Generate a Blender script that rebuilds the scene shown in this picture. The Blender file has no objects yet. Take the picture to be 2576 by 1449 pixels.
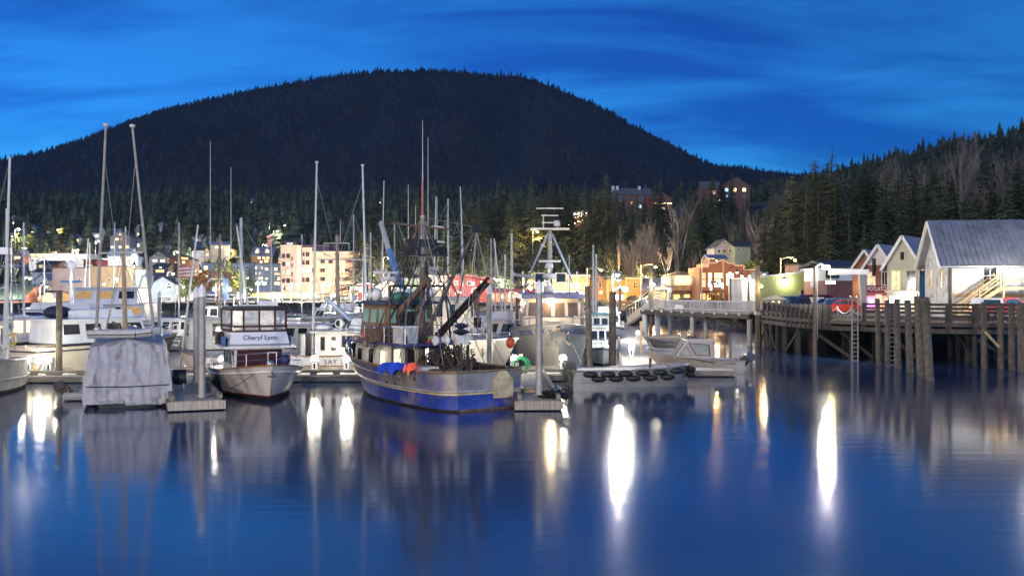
import bpy, math, random
import numpy as np
from mathutils import Vector, Matrix, noise as mnoise
R = math.radians
random.seed(7)
SC = bpy.context.scene
COL = SC.collection

# ------------------------------------------------------------------ camera
H, F, CX, HZ = 5.5, 2504.0, 1288.0, 727.0        # eye height, focal length and horizon of a 2576 px wide picture
cam = bpy.data.cameras.new('camera')
cam.sensor_width = 36.0
cam.lens = 36.0 * F / 2576
cam.clip_start, cam.clip_end = 0.5, 20000
cam.shift_y = (HZ - 724.5) / 2576
camo = bpy.data.objects.new('camera', cam)
camo.location = (0, 0, H)
camo.rotation_euler = (R(90), 0, 0)
COL.objects.link(camo)
SC.camera = camo

# ------------------------------------------------------------------ sky: blue hour, thin cloud streaks
W = bpy.data.worlds.new('World')
SC.world = W
W.use_nodes = True
nt = W.node_tree
nt.nodes.clear()
def N(t, **k):
    n = nt.nodes.new(t)
    for a, b in k.items():
        setattr(n, a, b)
    return n
SUN_EL, SUN_AZ = 26.0, 218.0                      # glow of the western sky, behind the camera
sky = N('ShaderNodeTexSky', sky_type='NISHITA', sun_disc=False, sun_elevation=R(SUN_EL), sun_rotation=R(-SUN_AZ),
        air_density=1.0, dust_density=1.0, ozone_density=3.0, altitude=0)
tc = N('ShaderNodeTexCoord')
sep = N('ShaderNodeSeparateXYZ')
nt.links.new(tc.outputs['Generated'], sep.inputs[0])
den = N('ShaderNodeMath', operation='ADD'); den.inputs[1].default_value = 0.22
nt.links.new(sep.outputs['Z'], den.inputs[0])
dmx = N('ShaderNodeMath', operation='MAXIMUM'); dmx.inputs[1].default_value = 0.05
nt.links.new(den.outputs[0], dmx.inputs[0])
def div(o):
    d = N('ShaderNodeMath', operation='DIVIDE')
    nt.links.new(o, d.inputs[0]); nt.links.new(dmx.outputs[0], d.inputs[1])
    return d.outputs[0]
cmb = N('ShaderNodeCombineXYZ')
nt.links.new(div(sep.outputs['X']), cmb.inputs[0]); nt.links.new(div(sep.outputs['Y']), cmb.inputs[1])
mp = N('ShaderNodeMapping'); mp.inputs['Rotation'].default_value = (0, 0, R(24)); mp.inputs['Scale'].default_value = (0.8, 2.3, 1)
mp.inputs['Location'].default_value = (3.1, 0.45, 0)
nt.links.new(cmb.outputs[0], mp.inputs['Vector'])
cn = N('ShaderNodeTexNoise'); cn.inputs['Scale'].default_value = 1.25; cn.inputs['Detail'].default_value = 7
cn.inputs['Roughness'].default_value = 0.58; cn.inputs['Distortion'].default_value = 0.5
nt.links.new(mp.outputs[0], cn.inputs['Vector'])
cr = N('ShaderNodeValToRGB')
cr.color_ramp.elements[0].position = 0.36; cr.color_ramp.elements[0].color = (0.20, 0.42, 0.66, 1)
cr.color_ramp.elements[1].position = 0.57; cr.color_ramp.elements[1].color = (1.05, 0.97, 0.97, 1)
nt.links.new(cn.outputs['Fac'], cr.inputs[0])
tint = N('ShaderNodeMixRGB', blend_type='MULTIPLY'); tint.inputs[0].default_value = 1
nt.links.new(sky.outputs[0], tint.inputs[1]); tint.inputs[2].default_value = (0.05, 0.46, 1.0, 1)
mul = N('ShaderNodeMixRGB', blend_type='MULTIPLY'); mul.inputs[0].default_value = 1
nt.links.new(tint.outputs[0], mul.inputs[1]); nt.links.new(cr.outputs[0], mul.inputs[2])
bg = N('ShaderNodeBackground'); bg.inputs['Strength'].default_value = 0.094
nt.links.new(mul.outputs[0], bg.inputs[0])
wo = N('ShaderNodeOutputWorld')
nt.links.new(bg.outputs[0], wo.inputs[0])

# ------------------------------------------------------------------ the one sun lamp: last soft glow from behind the camera
sl = bpy.data.lights.new('sun', 'SUN')
sl.energy = 0.8
sl.angle = R(8)
sl.color = (1.0, 0.80, 0.62)
so = bpy.data.objects.new('sun', sl)
_d = Vector((math.sin(R(SUN_AZ)) * math.cos(R(SUN_EL)), math.cos(R(SUN_AZ)) * math.cos(R(SUN_EL)), math.sin(R(SUN_EL))))
so.rotation_euler = _d.to_track_quat('Z', 'Y').to_euler()
COL.objects.link(so)

SC.view_settings.view_transform = 'Standard'
SC.view_settings.look = 'None'
SC.view_settings.exposure = 0.62
SC.view_settings.gamma = 1.0
SC.view_settings.use_curve_mapping = False
SC.render.engine = 'CYCLES'
cy = SC.cycles
cy.use_denoising = True
cy.denoiser = 'OPENIMAGEDENOISE'
cy.use_light_tree = True
cy.max_bounces = 5; cy.diffuse_bounces = 2; cy.glossy_bounces = 3; cy.transmission_bounces = 4; cy.transparent_max_bounces = 6
cy.sample_clamp_indirect = 3.0
cy.caustics_reflective = False; cy.caustics_refractive = False

# ------------------------------------------------------------------ helpers
def P(x, y, d):
    """a point of the picture (2576 px wide) at depth d metres -> a place"""
    return Vector(((x - CX) / F * d, d, H - (y - HZ) / F * d))
def WX(x, d): return (x - CX) / F * d
def WZ(y, d): return H - (y - HZ) / F * d
def DW(y, z=0.0): return (H - z) * F / (y - HZ)       # depth of a point at height z seen at row y
def lerp(a, b, t): return a + (b - a) * t
def interp(x, pts):
    if x <= pts[0][0]: return pts[0][1]
    for (a, b), (c, d) in zip(pts, pts[1:]):
        if x <= c: return b + (d - b) * (x - a) / (c - a)
    return pts[-1][1]

MATS = {}
def mat(name, col, rough=0.6, metal=0.0, var=0.18, scale=2.0, bump=0.0, streak=0.0, dirt=None, emit=0.0, ecol=None,
        rnd=0.0, spec=0.5, alpha=1.0, trans=0.0, coat=0.0, stretch=(1, 1, 1), island=0.0):
    """principled colour with noise wear; dirt = second colour in patches, streak = vertical runs"""
    if name in MATS: return MATS[name]
    m = bpy.data.materials.new(name); m.use_nodes = True
    t = m.node_tree; b = t.nodes['Principled BSDF']; L = t.links.new
    b.inputs['Roughness'].default_value = rough
    b.inputs['Metallic'].default_value = metal
    b.inputs['Specular IOR Level'].default_value = spec
    if alpha < 1: b.inputs['Alpha'].default_value = alpha
    if trans: b.inputs['Transmission Weight'].default_value = trans
    if coat: b.inputs['Coat Weight'].default_value = coat
    if emit:
        b.inputs['Emission Color'].default_value = (*(ecol or col), 1); b.inputs['Emission Strength'].default_value = emit
    c = list(col)
    tcn = t.nodes.new('ShaderNodeTexCoord')
    mpn = t.nodes.new('ShaderNodeMapping'); mpn.inputs['Scale'].default_value = stretch
    L(tcn.outputs['Object'], mpn.inputs[0])
    nz = t.nodes.new('ShaderNodeTexNoise'); nz.inputs['Scale'].default_value = scale; nz.inputs['Detail'].default_value = 5
    nz.inputs['Roughness'].default_value = 0.62
    L(mpn.outputs[0], nz.inputs['Vector'])
    rp = t.nodes.new('ShaderNodeValToRGB')
    rp.color_ramp.elements[0].position = 0.33; rp.color_ramp.elements[1].position = 0.68
    rp.color_ramp.elements[0].color = (*[v * (1 - var) for v in c], 1)
    rp.color_ramp.elements[1].color = (*[min(1, v * (1 + var)) for v in c], 1)
    L(nz.outputs['Fac'], rp.inputs[0])
    out = rp.outputs[0]
    def mix(a, fac, colr):
        x = t.nodes.new('ShaderNodeMixRGB'); L(a, x.inputs[1]); L(fac, x.inputs[0]); x.inputs[2].default_value = (*colr, 1)
        return x.outputs[0]
    if dirt is not None or streak:
        d = dirt if dirt is not None else [v * 0.45 for v in c]
        m2 = t.nodes.new('ShaderNodeMapping')
        m2.inputs['Scale'].default_value = (1, 1, 0.12) if streak else (1, 1, 1)
        L(tcn.outputs['Object'], m2.inputs[0])
        n2 = t.nodes.new('ShaderNodeTexNoise'); n2.inputs['Scale'].default_value = scale * (2.5 if streak else 0.8); n2.inputs['Detail'].default_value = 6
        L(m2.outputs[0], n2.inputs['Vector'])
        r2 = t.nodes.new('ShaderNodeValToRGB'); r2.color_ramp.elements[0].position = 0.50; r2.color_ramp.elements[1].position = 0.72
        f = streak if streak else 0.8
        r2.color_ramp.elements[0].color = (0, 0, 0, 1); r2.color_ramp.elements[1].color = (f, f, f, 1)
        L(n2.outputs['Fac'], r2.inputs[0])
        out = mix(out, r2.outputs[0], d)
    if rnd or island:
        if island:
            g = t.nodes.new('ShaderNodeNewGeometry'); ro = g.outputs['Random Per Island']; rv = island
        else:
            g = t.nodes.new('ShaderNodeObjectInfo'); ro = g.outputs['Random']; rv = rnd
        mr = t.nodes.new('ShaderNodeMapRange'); mr.inputs['To Min'].default_value = 1 - rv; mr.inputs['To Max'].default_value = 1 + rv
        L(ro, mr.inputs[0])
        hv = t.nodes.new('ShaderNodeHueSaturation'); L(mr.outputs[0], hv.inputs['Value']); L(out, hv.inputs['Color'])
        out = hv.outputs[0]
    L(out, b.inputs['Base Color'])
    if bump:
        bp = t.nodes.new('ShaderNodeBump'); bp.inputs['Strength'].default_value = bump; bp.inputs['Distance'].default_value = 0.03
        L(nz.outputs['Fac'], bp.inputs['Height']); L(bp.outputs[0], b.inputs['Normal'])
    MATS[name] = m
    return m

class MB:
    """collects shapes; build() links them as ONE mesh object"""
    def __init__(s): s.v, s.f = [], []
    def add(s, vs, fs):
        o = len(s.v); s.v += [tuple(v) for v in vs]; s.f += [tuple(i + o for i in f) for f in fs]; return s
    def box(s, c, size, rz=0.0, ry=0.0, rx=0.0):
        x, y, z = [k / 2 for k in size]
        vs = [Vector((a, b, d)) for a in (-x, x) for b in (-y, y) for d in (-z, z)]
        if rz or ry or rx:
            m = Matrix.Rotation(rz, 3, 'Z') @ Matrix.Rotation(ry, 3, 'Y') @ Matrix.Rotation(rx, 3, 'X')
            vs = [m @ v for v in vs]
        c = Vector(c)
        return s.add([v + c for v in vs], [(0, 1, 3, 2), (4, 6, 7, 5), (0, 4, 5, 1), (2, 3, 7, 6), (0, 2, 6, 4), (1, 5, 7, 3)])
    def bb(s, a, b):
        return s.box([(p + q) / 2 for p, q in zip(a, b)], [abs(q - p) for p, q in zip(a, b)])
    def tube(s, p0, p1, r0, r1=None, n=8, caps=True):
        p0, p1 = Vector(p0), Vector(p1); r1 = r0 if r1 is None else r1
        ax = (p1 - p0)
        if ax.length < 1e-6: return s
        q = ax.to_track_quat('Z', 'Y')
        vs = []
        for p, r in ((p0, r0), (p1, r1)):
            for i in range(n):
                a = 2 * math.pi * i / n
                vs.append(p + q @ Vector((r * math.cos(a), r * math.sin(a), 0)))
        fs = [(i, (i + 1) % n, n + (i + 1) % n, n + i) for i in range(n)]
        if caps: fs += [tuple(range(n))[::-1], tuple(range(n, 2 * n))]
        return s.add(vs, fs)
    def path(s, pts, r, n=6):
        for a, b in zip(pts, pts[1:]): s.tube(a, b, r, r, n)
        return s
    def beam(s, p0, p1, w, h):
        """rectangular timber from p0 to p1"""
        p0, p1 = Vector(p0), Vector(p1); ax = p1 - p0
        q = ax.to_track_quat('Y', 'Z')
        vs = []
        for p in (p0, p1):
            for a, b in ((-w, -h), (w, -h), (w, h), (-w, h)): vs.append(p + q @ Vector((a / 2, 0, b / 2)))
        return s.add(vs, [(0, 1, 2, 3)[::-1], (4, 5, 6, 7), (0, 1, 5, 4), (1, 2, 6, 5), (2, 3, 7, 6), (3, 0, 4, 7)])
    def prism(s, poly, y0, y1, axis='y'):
        """polygon in (x,z) pulled along y (axis='y'), or in (y,z) along x, or (x,y) along z"""
        n = len(poly)
        def m(a, b, t): return {'y': (a, t, b), 'x': (t, a, b), 'z': (a, b, t)}[axis]
        vs = [m(a, b, y0) for a, b in poly] + [m(a, b, y1) for a, b in poly]
        fs = [tuple(range(n)), tuple(range(n, 2 * n))[::-1]] + [(i, n + i, n + (i + 1) % n, (i + 1) % n) for i in range(n)]
        return s.add(vs, fs)
    def ball(s, c, r, n=10, m=6, sc=(1, 1, 1), rz=0.0):
        c = Vector(c); vs = []; cr_, sr = math.cos(rz), math.sin(rz)
        for j in range(m + 1):
            th = math.pi * j / m
            for i in range(n):
                a = 2 * math.pi * i / n
                x, y, z = r * math.sin(th) * math.cos(a) * sc[0], r * math.sin(th) * math.sin(a) * sc[1], r * math.cos(th) * sc[2]
                vs.append(c + Vector((x * cr_ - y * sr, x * sr + y * cr_, z)))
        fs = [(j * n + i, (j + 1) * n + i, (j + 1) * n + (i + 1) % n, j * n + (i + 1) % n) for j in range(m) for i in range(n)]
        return s.add(vs, fs)
    def lathe(s, c, prof, n=14):
        c = Vector(c); vs = []; k = len(prof)
        for r, z in prof:
            for i in range(n):
                a = 2 * math.pi * i / n; vs.append(c + Vector((r * math.cos(a), r * math.sin(a), z)))
        fs = [(j * n + i, j * n + (i + 1) % n, (j + 1) * n + (i + 1) % n, (j + 1) * n + i) for j in range(k - 1) for i in range(n)]
        fs += [tuple(range(n))[::-1], tuple(range((k - 1) * n, k * n))]
        return s.add(vs, fs)
    def grid(s, rows, closed=False):
        """rows of points -> quads"""
        n = len(rows[0]); vs = [p for r in rows for p in r]; fs = []
        for j in range(len(rows) - 1):
            for i in range(n if closed else n - 1):
                k = (i + 1) % n
                fs.append((j * n + i, j * n + k, (j + 1) * n + k, (j + 1) * n + i))
        return s.add(vs, fs)
    def torus(s, c, Rr, r, axis='z', n=18, m=6, a0=0, a1=2 * math.pi):
        c = Vector(c); pts = []
        full = abs(a1 - a0 - 2 * math.pi) < 1e-3
        for i in range(n + 1):
            a = a0 + (a1 - a0) * i / n; u, w = Rr * math.cos(a), Rr * math.sin(a)
            pts.append(c + Vector({'z': (u, w, 0), 'x': (0, u, w), 'y': (u, 0, w)}[axis]))
        return s.path(pts, r, m)
    def build(s, name, m, parent=None, smooth=False, loc=None):
        me = bpy.data.meshes.new(name)
        me.from_pydata(s.v, [], s.f)
        import bmesh
        bm = bmesh.new(); bm.from_mesh(me); bmesh.ops.recalc_face_normals(bm, faces=bm.faces); bm.to_mesh(me); bm.free()
        if smooth:
            me.polygons.foreach_set('use_smooth', [True] * len(me.polygons))
            me.set_sharp_from_angle(angle=R(38)) if hasattr(me, 'set_sharp_from_angle') else None
        me.materials.append(m)
        o = bpy.data.objects.new(name, me)
        COL.objects.link(o)
        if parent is not None: o.parent = parent
        if loc is not None: o.location = loc
        return o

def tag(o, label=None, cat=None, group=None, kind=None):
    if label: o['label'] = label
    if cat: o['category'] = cat
    if group: o['group'] = group
    if kind: o['kind'] = kind
    return o
def thing(name, label, cat, loc=(0, 0, 0), rz=0.0, group=None):
    o = bpy.data.objects.new(name, None); COL.objects.link(o)
    o.empty_display_size = 0.2
    o.location = loc; o.rotation_euler = (0, 0, rz)
    return tag(o, label, cat, group)
def share(name, src, parent, loc=(0, 0, 0), rz=0.0, scale=(1, 1, 1), rot=None):
    """another object on the same mesh data"""
    o = bpy.data.objects.new(name, src.data if hasattr(src, 'data') else src); COL.objects.link(o)
    o.parent = parent; o.location = loc; o.rotation_euler = rot if rot is not None else (0, 0, rz); o.scale = scale
    return o
def kids(o): return [c for c in bpy.data.objects if c.parent == o]
def copy_tree(o, parent=None, ch=None):
    c = o.copy(); COL.objects.link(c); c.parent = parent
    for k in list(o.children): copy_tree(k, c)
    return c
def np_mesh(name, V, Fc, m, nper=3):
    """fast mesh of triangles or quads from numpy arrays"""
    me = bpy.data.meshes.new(name)
    V = np.asarray(V, np.float32); Fc = np.asarray(Fc, np.int32)
    me.vertices.add(len(V)); me.vertices.foreach_set('co', V.ravel())
    nl = Fc.size
    me.loops.add(nl); me.loops.foreach_set('vertex_index', Fc.ravel())
    me.polygons.add(len(Fc)); me.polygons.foreach_set('loop_start', np.arange(0, nl, nper, dtype=np.int32))
    me.update(calc_edges=True)
    me.materials.append(m)
    return me
def point_light(loc, power, col, parent=None, radius=0.15, spot=None):
    l = bpy.data.lights.new('lamp_light', 'POINT' if spot is None else 'SPOT')
    l.energy = power * 2.4; l.color = col; l.shadow_soft_size = radius
    if spot is not None: l.spot_size = spot; l.spot_blend = 0.5
    o = bpy.data.objects.new('lamp_light', l); COL.objects.link(o); o.location = loc
    if parent is not None: o.parent = parent
    return o
def text(body, m, parent, loc, size, rot=(R(90), 0, 0), depth=0.01, name='lettering', sx=1.0, shear=0.0, align='CENTER'):
    c = bpy.data.curves.new(name, 'FONT'); c.body = body; c.size = size; c.extrude = depth; c.align_x = align; c.align_y = 'CENTER'; c.shear = shear
    c.resolution_u = 3
    c.materials.append(m)
    t_ = bpy.data.objects.new(name, c); COL.objects.link(t_)
    bpy.context.view_layer.update()
    me = bpy.data.meshes.new_from_object(t_.evaluated_get(bpy.context.evaluated_depsgraph_get()))
    bpy.data.objects.remove(t_)
    o = bpy.data.objects.new(name, me); COL.objects.link(o); o.parent = parent; o.location = loc; o.rotation_euler = rot; o.scale = (sx, 1, 1)
    return o

# ------------------------------------------------------------------ water
def make_water():
    m = bpy.data.materials.new('harbour_water'); m.use_nodes = True
    t = m.node_tree; b = t.nodes['Principled BSDF']; L = t.links.new
    b.inputs['Base Color'].default_value = (0.016, 0.036, 0.09, 1)
    b.inputs['Roughness'].default_value = 0.12
    b.inputs['IOR'].default_value = 1.5
    b.inputs['Specular IOR Level'].default_value = 0.5
    tcn = t.nodes.new('ShaderNodeTexCoord')
    def nz(scale, st, det, w):
        mp_ = t.nodes.new('ShaderNodeMapping'); mp_.inputs['Scale'].default_value = st; L(tcn.outputs['Object'], mp_.inputs[0])
        n = t.nodes.new('ShaderNodeTexNoise'); n.inputs['Scale'].default_value = scale; n.inputs['Detail'].default_value = det
        L(mp_.outputs[0], n.inputs['Vector'])
        k = t.nodes.new('ShaderNodeMath'); k.operation = 'MULTIPLY'; k.inputs[1].default_value = w; L(n.outputs['Fac'], k.inputs[0])
        return k.outputs[0]
    a = t.nodes.new('ShaderNodeMath'); a.operation = 'ADD'
    L(nz(0.7, (0.22, 1.9, 1), 3, 1.0), a.inputs[0]); L(nz(7.0, (0.35, 1.3, 1), 4, 0.30), a.inputs[1])
    bp = t.nodes.new('ShaderNodeBump'); bp.inputs['Strength'].default_value = 0.10; bp.inputs['Distance'].default_value = 0.05
    L(a.outputs[0], bp.inputs['Height']); L(bp.outputs[0], b.inputs['Normal'])
    # breeze patches: rougher and smoother areas
    n3 = t.nodes.new('ShaderNodeTexNoise'); n3.inputs['Scale'].default_value = 0.045; n3.inputs['Detail'].default_value = 3
    L(tcn.outputs['Object'], n3.inputs['Vector'])
    mr = t.nodes.new('ShaderNodeMapRange'); mr.inputs['From Min'].default_value = 0.35; mr.inputs['From Max'].default_value = 0.65
    mr.inputs['To Min'].default_value = 0.06; mr.inputs['To Max'].default_value = 0.17
    L(n3.outputs['Fac'], mr.inputs[0]); L(mr.outputs[0], b.inputs['Roughness'])
    return m
MW = make_water()
mb = MB(); mb.add([(-900, -60, 0), (900, -60, 0), (900, 300, 0), (-900, 300, 0)], [(0, 1, 2, 3)])
tag(mb.build('water', MW), kind='structure')

# ------------------------------------------------------------------ terrain round the harbour
DS = [105, 125, 145, 165, 200, 225, 262, 340, 420, 520, 700, 1000, 1400]
PROF = {
    -1600: [-4, -4, -4, -4, -3, 2.2, 2.5, 4, 12, 26, 55, 88, 110],
    0:     [-4, -4, -4, -4, -3, 2.2, 2.5, 4, 12, 26, 56, 88, 112],
    600:   [-4, -4, -4, -4, -3, 2.2, 2.5, 4, 12, 26, 54, 84, 108],
    1000:  [-4, -4, -4, -4, -3, 2.2, 2.5, 5, 15, 30, 56, 84, 104],
    1350:  [-4, -4, -4, -3, -1, 2.3, 2.6, 9, 25, 40, 60, 82, 96],
    1600:  [-4, -4, -1.6, 1.9, 2.4, 2.5, 3.2, 12, 30, 44, 62, 80, 92],
    1900:  [-4, -3, 0.2, 2.2, 2.5, 2.6, 4, 15, 33, 47, 64, 82, 90],
    2050:  [-3.5, 1.2, 2.4, 2.6, 2.8, 4, 9, 20, 35, 52, 80, 96, 102],
    2250:  [-3, 1.8, 2.6, 2.8, 5, 9, 15, 26, 41, 61, 94, 110, 114],
    2600:  [-2, 2.5, 2.8, 4, 9, 14, 20, 32, 49, 73, 113, 130, 134],
    4200:  [2, 2.7, 3, 5, 12, 18, 26, 40, 60, 85, 118, 134, 138],
}
PX = sorted(PROF)
PA = np.array([PROF[k] for k in PX])
def ground_z(x, d):
    xv = CX + x / d * F
    col = [np.interp(xv, PX, PA[:, j]) for j in range(len(DS))]
    z = float(np.interp(d, DS, col))
    if z > 3.5: z += mnoise.noise(Vector((x * 0.013, d * 0.013, 3.3))) * min(7, (z - 3.5) * 0.5)
    return z
M_ground = mat('hillside_soil', (0.030, 0.030, 0.020), 0.95, var=0.5, scale=0.05, bump=0.4)
xs = list(range(-1600, 4201, 75)); ds = []
for a, b in zip(DS, DS[1:]):
    k = 4 if b < 300 else 6
    ds += [a + (b - a) * i / k for i in range(k)]
ds.append(1400)
rows = []
for d in ds:
    rows.append([(WX(xv, d), d, ground_z(WX(xv, d), d)) for xv in xs])
rows.append([(WX(xv, 1900), 1900, -2) for xv in xs])
o = MB().grid(rows).build('hillside_ground', M_ground, smooth=True); tag(o, kind='structure')

# ------------------------------------------------------------------ the mountain
RIDGE = [(-900, 560), (-500, 480), (-200, 430), (0, 397), (100, 378), (200, 348), (300, 313), (400, 279), (500, 253), (600, 228), (700, 207), (800, 190), (900, 177),
         (1000, 171), (1100, 171), (1180, 175), (1250, 182), (1300, 182), (1340, 191), (1400, 215), (1480, 247), (1550, 283), (1620, 326), (1700, 367), (1750, 393),
         (1800, 413), (1860, 418), (1950, 432), (2100, 445), (2400, 440), (2800, 430), (3300, 470)]
DR, DB = 2700.0, 1600.0
def ridge_z(xv): return WZ(interp(xv, RIDGE) + 10, DR)
def mtn(xv, t):
    """t 0 foot .. 1 ridge"""
    d = lerp(DB, DR, t)
    zr = ridge_z(xv); s = t ** 0.85
    z = lerp(15, zr, s)
    w = math.sin(math.pi * min(1, t)) 
    x = WX(xv, d)
    z += w * (mnoise.noise(Vector((x * 0.0022, d * 0.0016, 0.5))) * 110 + mnoise.noise(Vector((x * 0.007, d * 0.004, 1.5))) * 40)
    # a shallow gully running down the middle of the slope
    z -= w * (60 * math.exp(-((xv - 1420 + 260 * (1 - t)) / 80.0) ** 2) + 45 * math.exp(-((xv - 620 - 200 * (1 - t)) / 70.0) ** 2) + 40 * math.exp(-((xv - 1010 + 120 * (1 - t)) / 60.0) ** 2))
    return x, d, z
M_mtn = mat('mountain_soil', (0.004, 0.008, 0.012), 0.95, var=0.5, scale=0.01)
rows = []
for j in range(27):
    rows.append([mtn(xv, j / 26) for xv in range(-900, 3301, 50)])
rows.append([(WX(xv, 3300), 3300, -2) for xv in range(-900, 3301, 50)])
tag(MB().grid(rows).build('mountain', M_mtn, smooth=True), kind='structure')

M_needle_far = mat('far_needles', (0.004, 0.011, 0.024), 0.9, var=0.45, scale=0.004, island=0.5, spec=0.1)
rng = np.random.default_rng(3)
def cone_forest(name, pts, hts, m, tiers, spikes, rad=0.2):
    """low conifers of stacked ragged tiers in one mesh"""
    nT = len(pts); Vl, Fl = [], []
    base = np.arange(nT)[:, None]
    per = tiers * (spikes + 1)
    V = np.zeros((nT, per, 3), np.float32)
    for k in range(tiers):
        z0 = 0.08 + 0.82 * k / tiers; z1 = min(1.0, z0 + 1.25 / tiers + 0.04)
        r = rad * (1 - 0.86 * k / tiers)
        ang = rng.random((nT, 1)) * 6.28 + np.arange(spikes)[None, :] * 6.2832 / spikes
        rr = r * (0.55 + 0.65 * rng.random((nT, spikes)))
        o_ = k * (spikes + 1)
        V[:, o_, 2] = z1 * hts
        V[:, o_, 0] = rng.normal(0, 0.012, nT) * hts; V[:, o_, 1] = rng.normal(0, 0.012, nT) * hts
        V[:, o_ + 1:o_ + 1 + spikes, 0] = np.cos(ang) * rr * hts[:, None]
        V[:, o_ + 1:o_ + 1 + spikes, 1] = np.sin(ang) * rr * hts[:, None]
        V[:, o_ + 1:o_ + 1 + spikes, 2] = (z0 + rng.normal(0, 0.02, (nT, spikes))) * hts[:, None]
        for i in range(spikes):
            Fl.append(np.stack([base[:, 0] * per + o_, base[:, 0] * per + o_ + 1 + i, base[:, 0] * per + o_ + 1 + (i + 1) % spikes], 1))
    V += np.asarray(pts, np.float32)[:, None, :]
    me = np_mesh(name, V.reshape(-1, 3), np.concatenate(Fl), m)
    ob = bpy.data.objects.new(name, me); COL.objects.link(ob)
    return tag(ob, kind='stuff')
pts = []
for _ in range(36000):
    xv = rng.uniform(-150, 2300); t = rng.random() ** 0.8
    if rng.random() < 0.06: t = rng.uniform(0.96, 1.0)
    pts.append(mtn(xv, t))
pts = np.array(pts, np.float32); pts[:, 2] -= 1
hts = (rng.uniform(6, 14, len(pts)) + 10 * rng.random(len(pts)) ** 6).astype(np.float32)
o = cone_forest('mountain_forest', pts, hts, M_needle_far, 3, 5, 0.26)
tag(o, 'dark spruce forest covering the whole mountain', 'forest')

# ------------------------------------------------------------------ trees
M_needle = mat('spruce_needles', (0.075, 0.092, 0.045), 0.85, var=0.5, scale=6, rnd=0.5, spec=0.15)
M_bark = mat('bark', (0.045, 0.038, 0.032), 0.9, var=0.4, scale=8)
M_twig = mat('bare_twigs', (0.15, 0.125, 0.105), 0.9, var=0.3, scale=5, rnd=0.25)
M_needle_mid = mat('hill_needles', (0.042, 0.056, 0.036), 0.9, var=0.4, scale=0.02, island=0.45, spec=0.1)
def conifer_mesh(seed, bare=0.0, rad=0.19, gap=0.1):
    r = random.Random(seed); tr, cr_ = MB(), MB()
    tr.tube((0, 0, 0), (0, 0, 0.55), 0.017, 0.010, 6, False); tr.tube((0, 0, 0.55), (0, 0, 0.99), 0.010, 0.001, 5, False)
    z = 0.10 + bare
    while z < 0.985:
        t = (z - 0.08) / 0.92
        L = rad * ((1 - t) ** 0.78) * r.uniform(0.8, 1.15) + 0.008
        n = r.randint(6, 8); a0 = r.uniform(0, 6.28)
        for i in range(n):
            if r.random() < gap: continue
            a = a0 + i * 6.283 / n + r.uniform(-.3, .3); l = L * r.uniform(0.6, 1.2)
            zz = z + r.uniform(-.012, .012)
            dx, dy = math.cos(a), math.sin(a); px, py = -dy, dx
            drop = l * r.uniform(0.18, 0.48)
            def at(s): return Vector((dx * l * s, dy * l * s, zz - drop * s * s + 0.06 * l * s))
            K = 4
            for k in range(K):
                s0, s1 = 0.12 + 0.8 * k / K, 0.12 + 0.8 * (k + 1.15) / K
                w = l * 0.46 * (1 - 0.62 * k / K) * r.uniform(0.7, 1.3)
                A, B = at(s0), at(min(1, s1))
                for sg in (-1, 1):
                    C = at(min(1.05, s1 + 0.05)) + Vector((px * w * sg, py * w * sg, -w * r.uniform(0.25, 0.7)))
                    cr_.add([A, B, C], [(0, 1, 2)])
            A, B = at(0.8) + Vector((px, py, 0)) * l * 0.06, at(0.8) - Vector((px, py, 0)) * l * 0.06
            cr_.add([A, at(1.12), B], [(0, 1, 2)])
        z += lerp(0.036, 0.018, t)
    a = tr.build('trunk', M_bark); b = cr_.build('crown', M_needle)
    out = (a.data, b.data)
    bpy.data.objects.remove(a); bpy.data.objects.remove(b)
    return out
def bare_mesh(seed, spread=0.45, lv=4, up=.35):
    r = random.Random(seed); tr, cr_ = MB(), MB()
    def grow(p, d, l, rad, k):
        q = p + d * l
        (tr if k == 0 else cr_).tube(p, q, rad, rad * 0.55, 5 if k == 0 else 3, False)
        if k >= lv: return
        n = [13, 7, 5, 3][min(k, 3)]
        for i in range(n):
            s = r.uniform(0.28, 1.0) if k == 0 else r.uniform(0.25, 1.0)
            ax = Vector((r.uniform(-1, 1), r.uniform(-1, 1), r.uniform(-.2, .5)))
            nd = (d * r.uniform(0.75, 1.1) + ax * spread * (1.15 if k == 0 else 1.0) + Vector((0, 0, up))).normalized()
            grow(p + d * l * s, nd, l * r.uniform(0.3, 0.55) * (1 if k else 0.85 - .35 * s), rad * (0.42 if k else .3), k + 1)
    grow(Vector((0, 0, 0)), Vector((0, 0, 1)), 0.62, 0.013, 0)
    for i in range(3):
        grow(Vector((r.uniform(-.02, .02), r.uniform(-.02, .02), r.uniform(.1, .35))), Vector((r.uniform(-.3, .3), r.uniform(-.3, .3), 1)).normalized(), 0.45, 0.008, 1)
    mz = max(v[2] for v in cr_.v)
    for m_ in (tr, cr_): m_.v = [(a / mz, b / mz, c / mz) for a, b, c in m_.v]
    a = tr.build('trunk', M_twig); b = cr_.build('crown', M_twig)
    out = (a.data, b.data)
    bpy.data.objects.remove(a); bpy.data.objects.remove(b)
    return out
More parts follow.
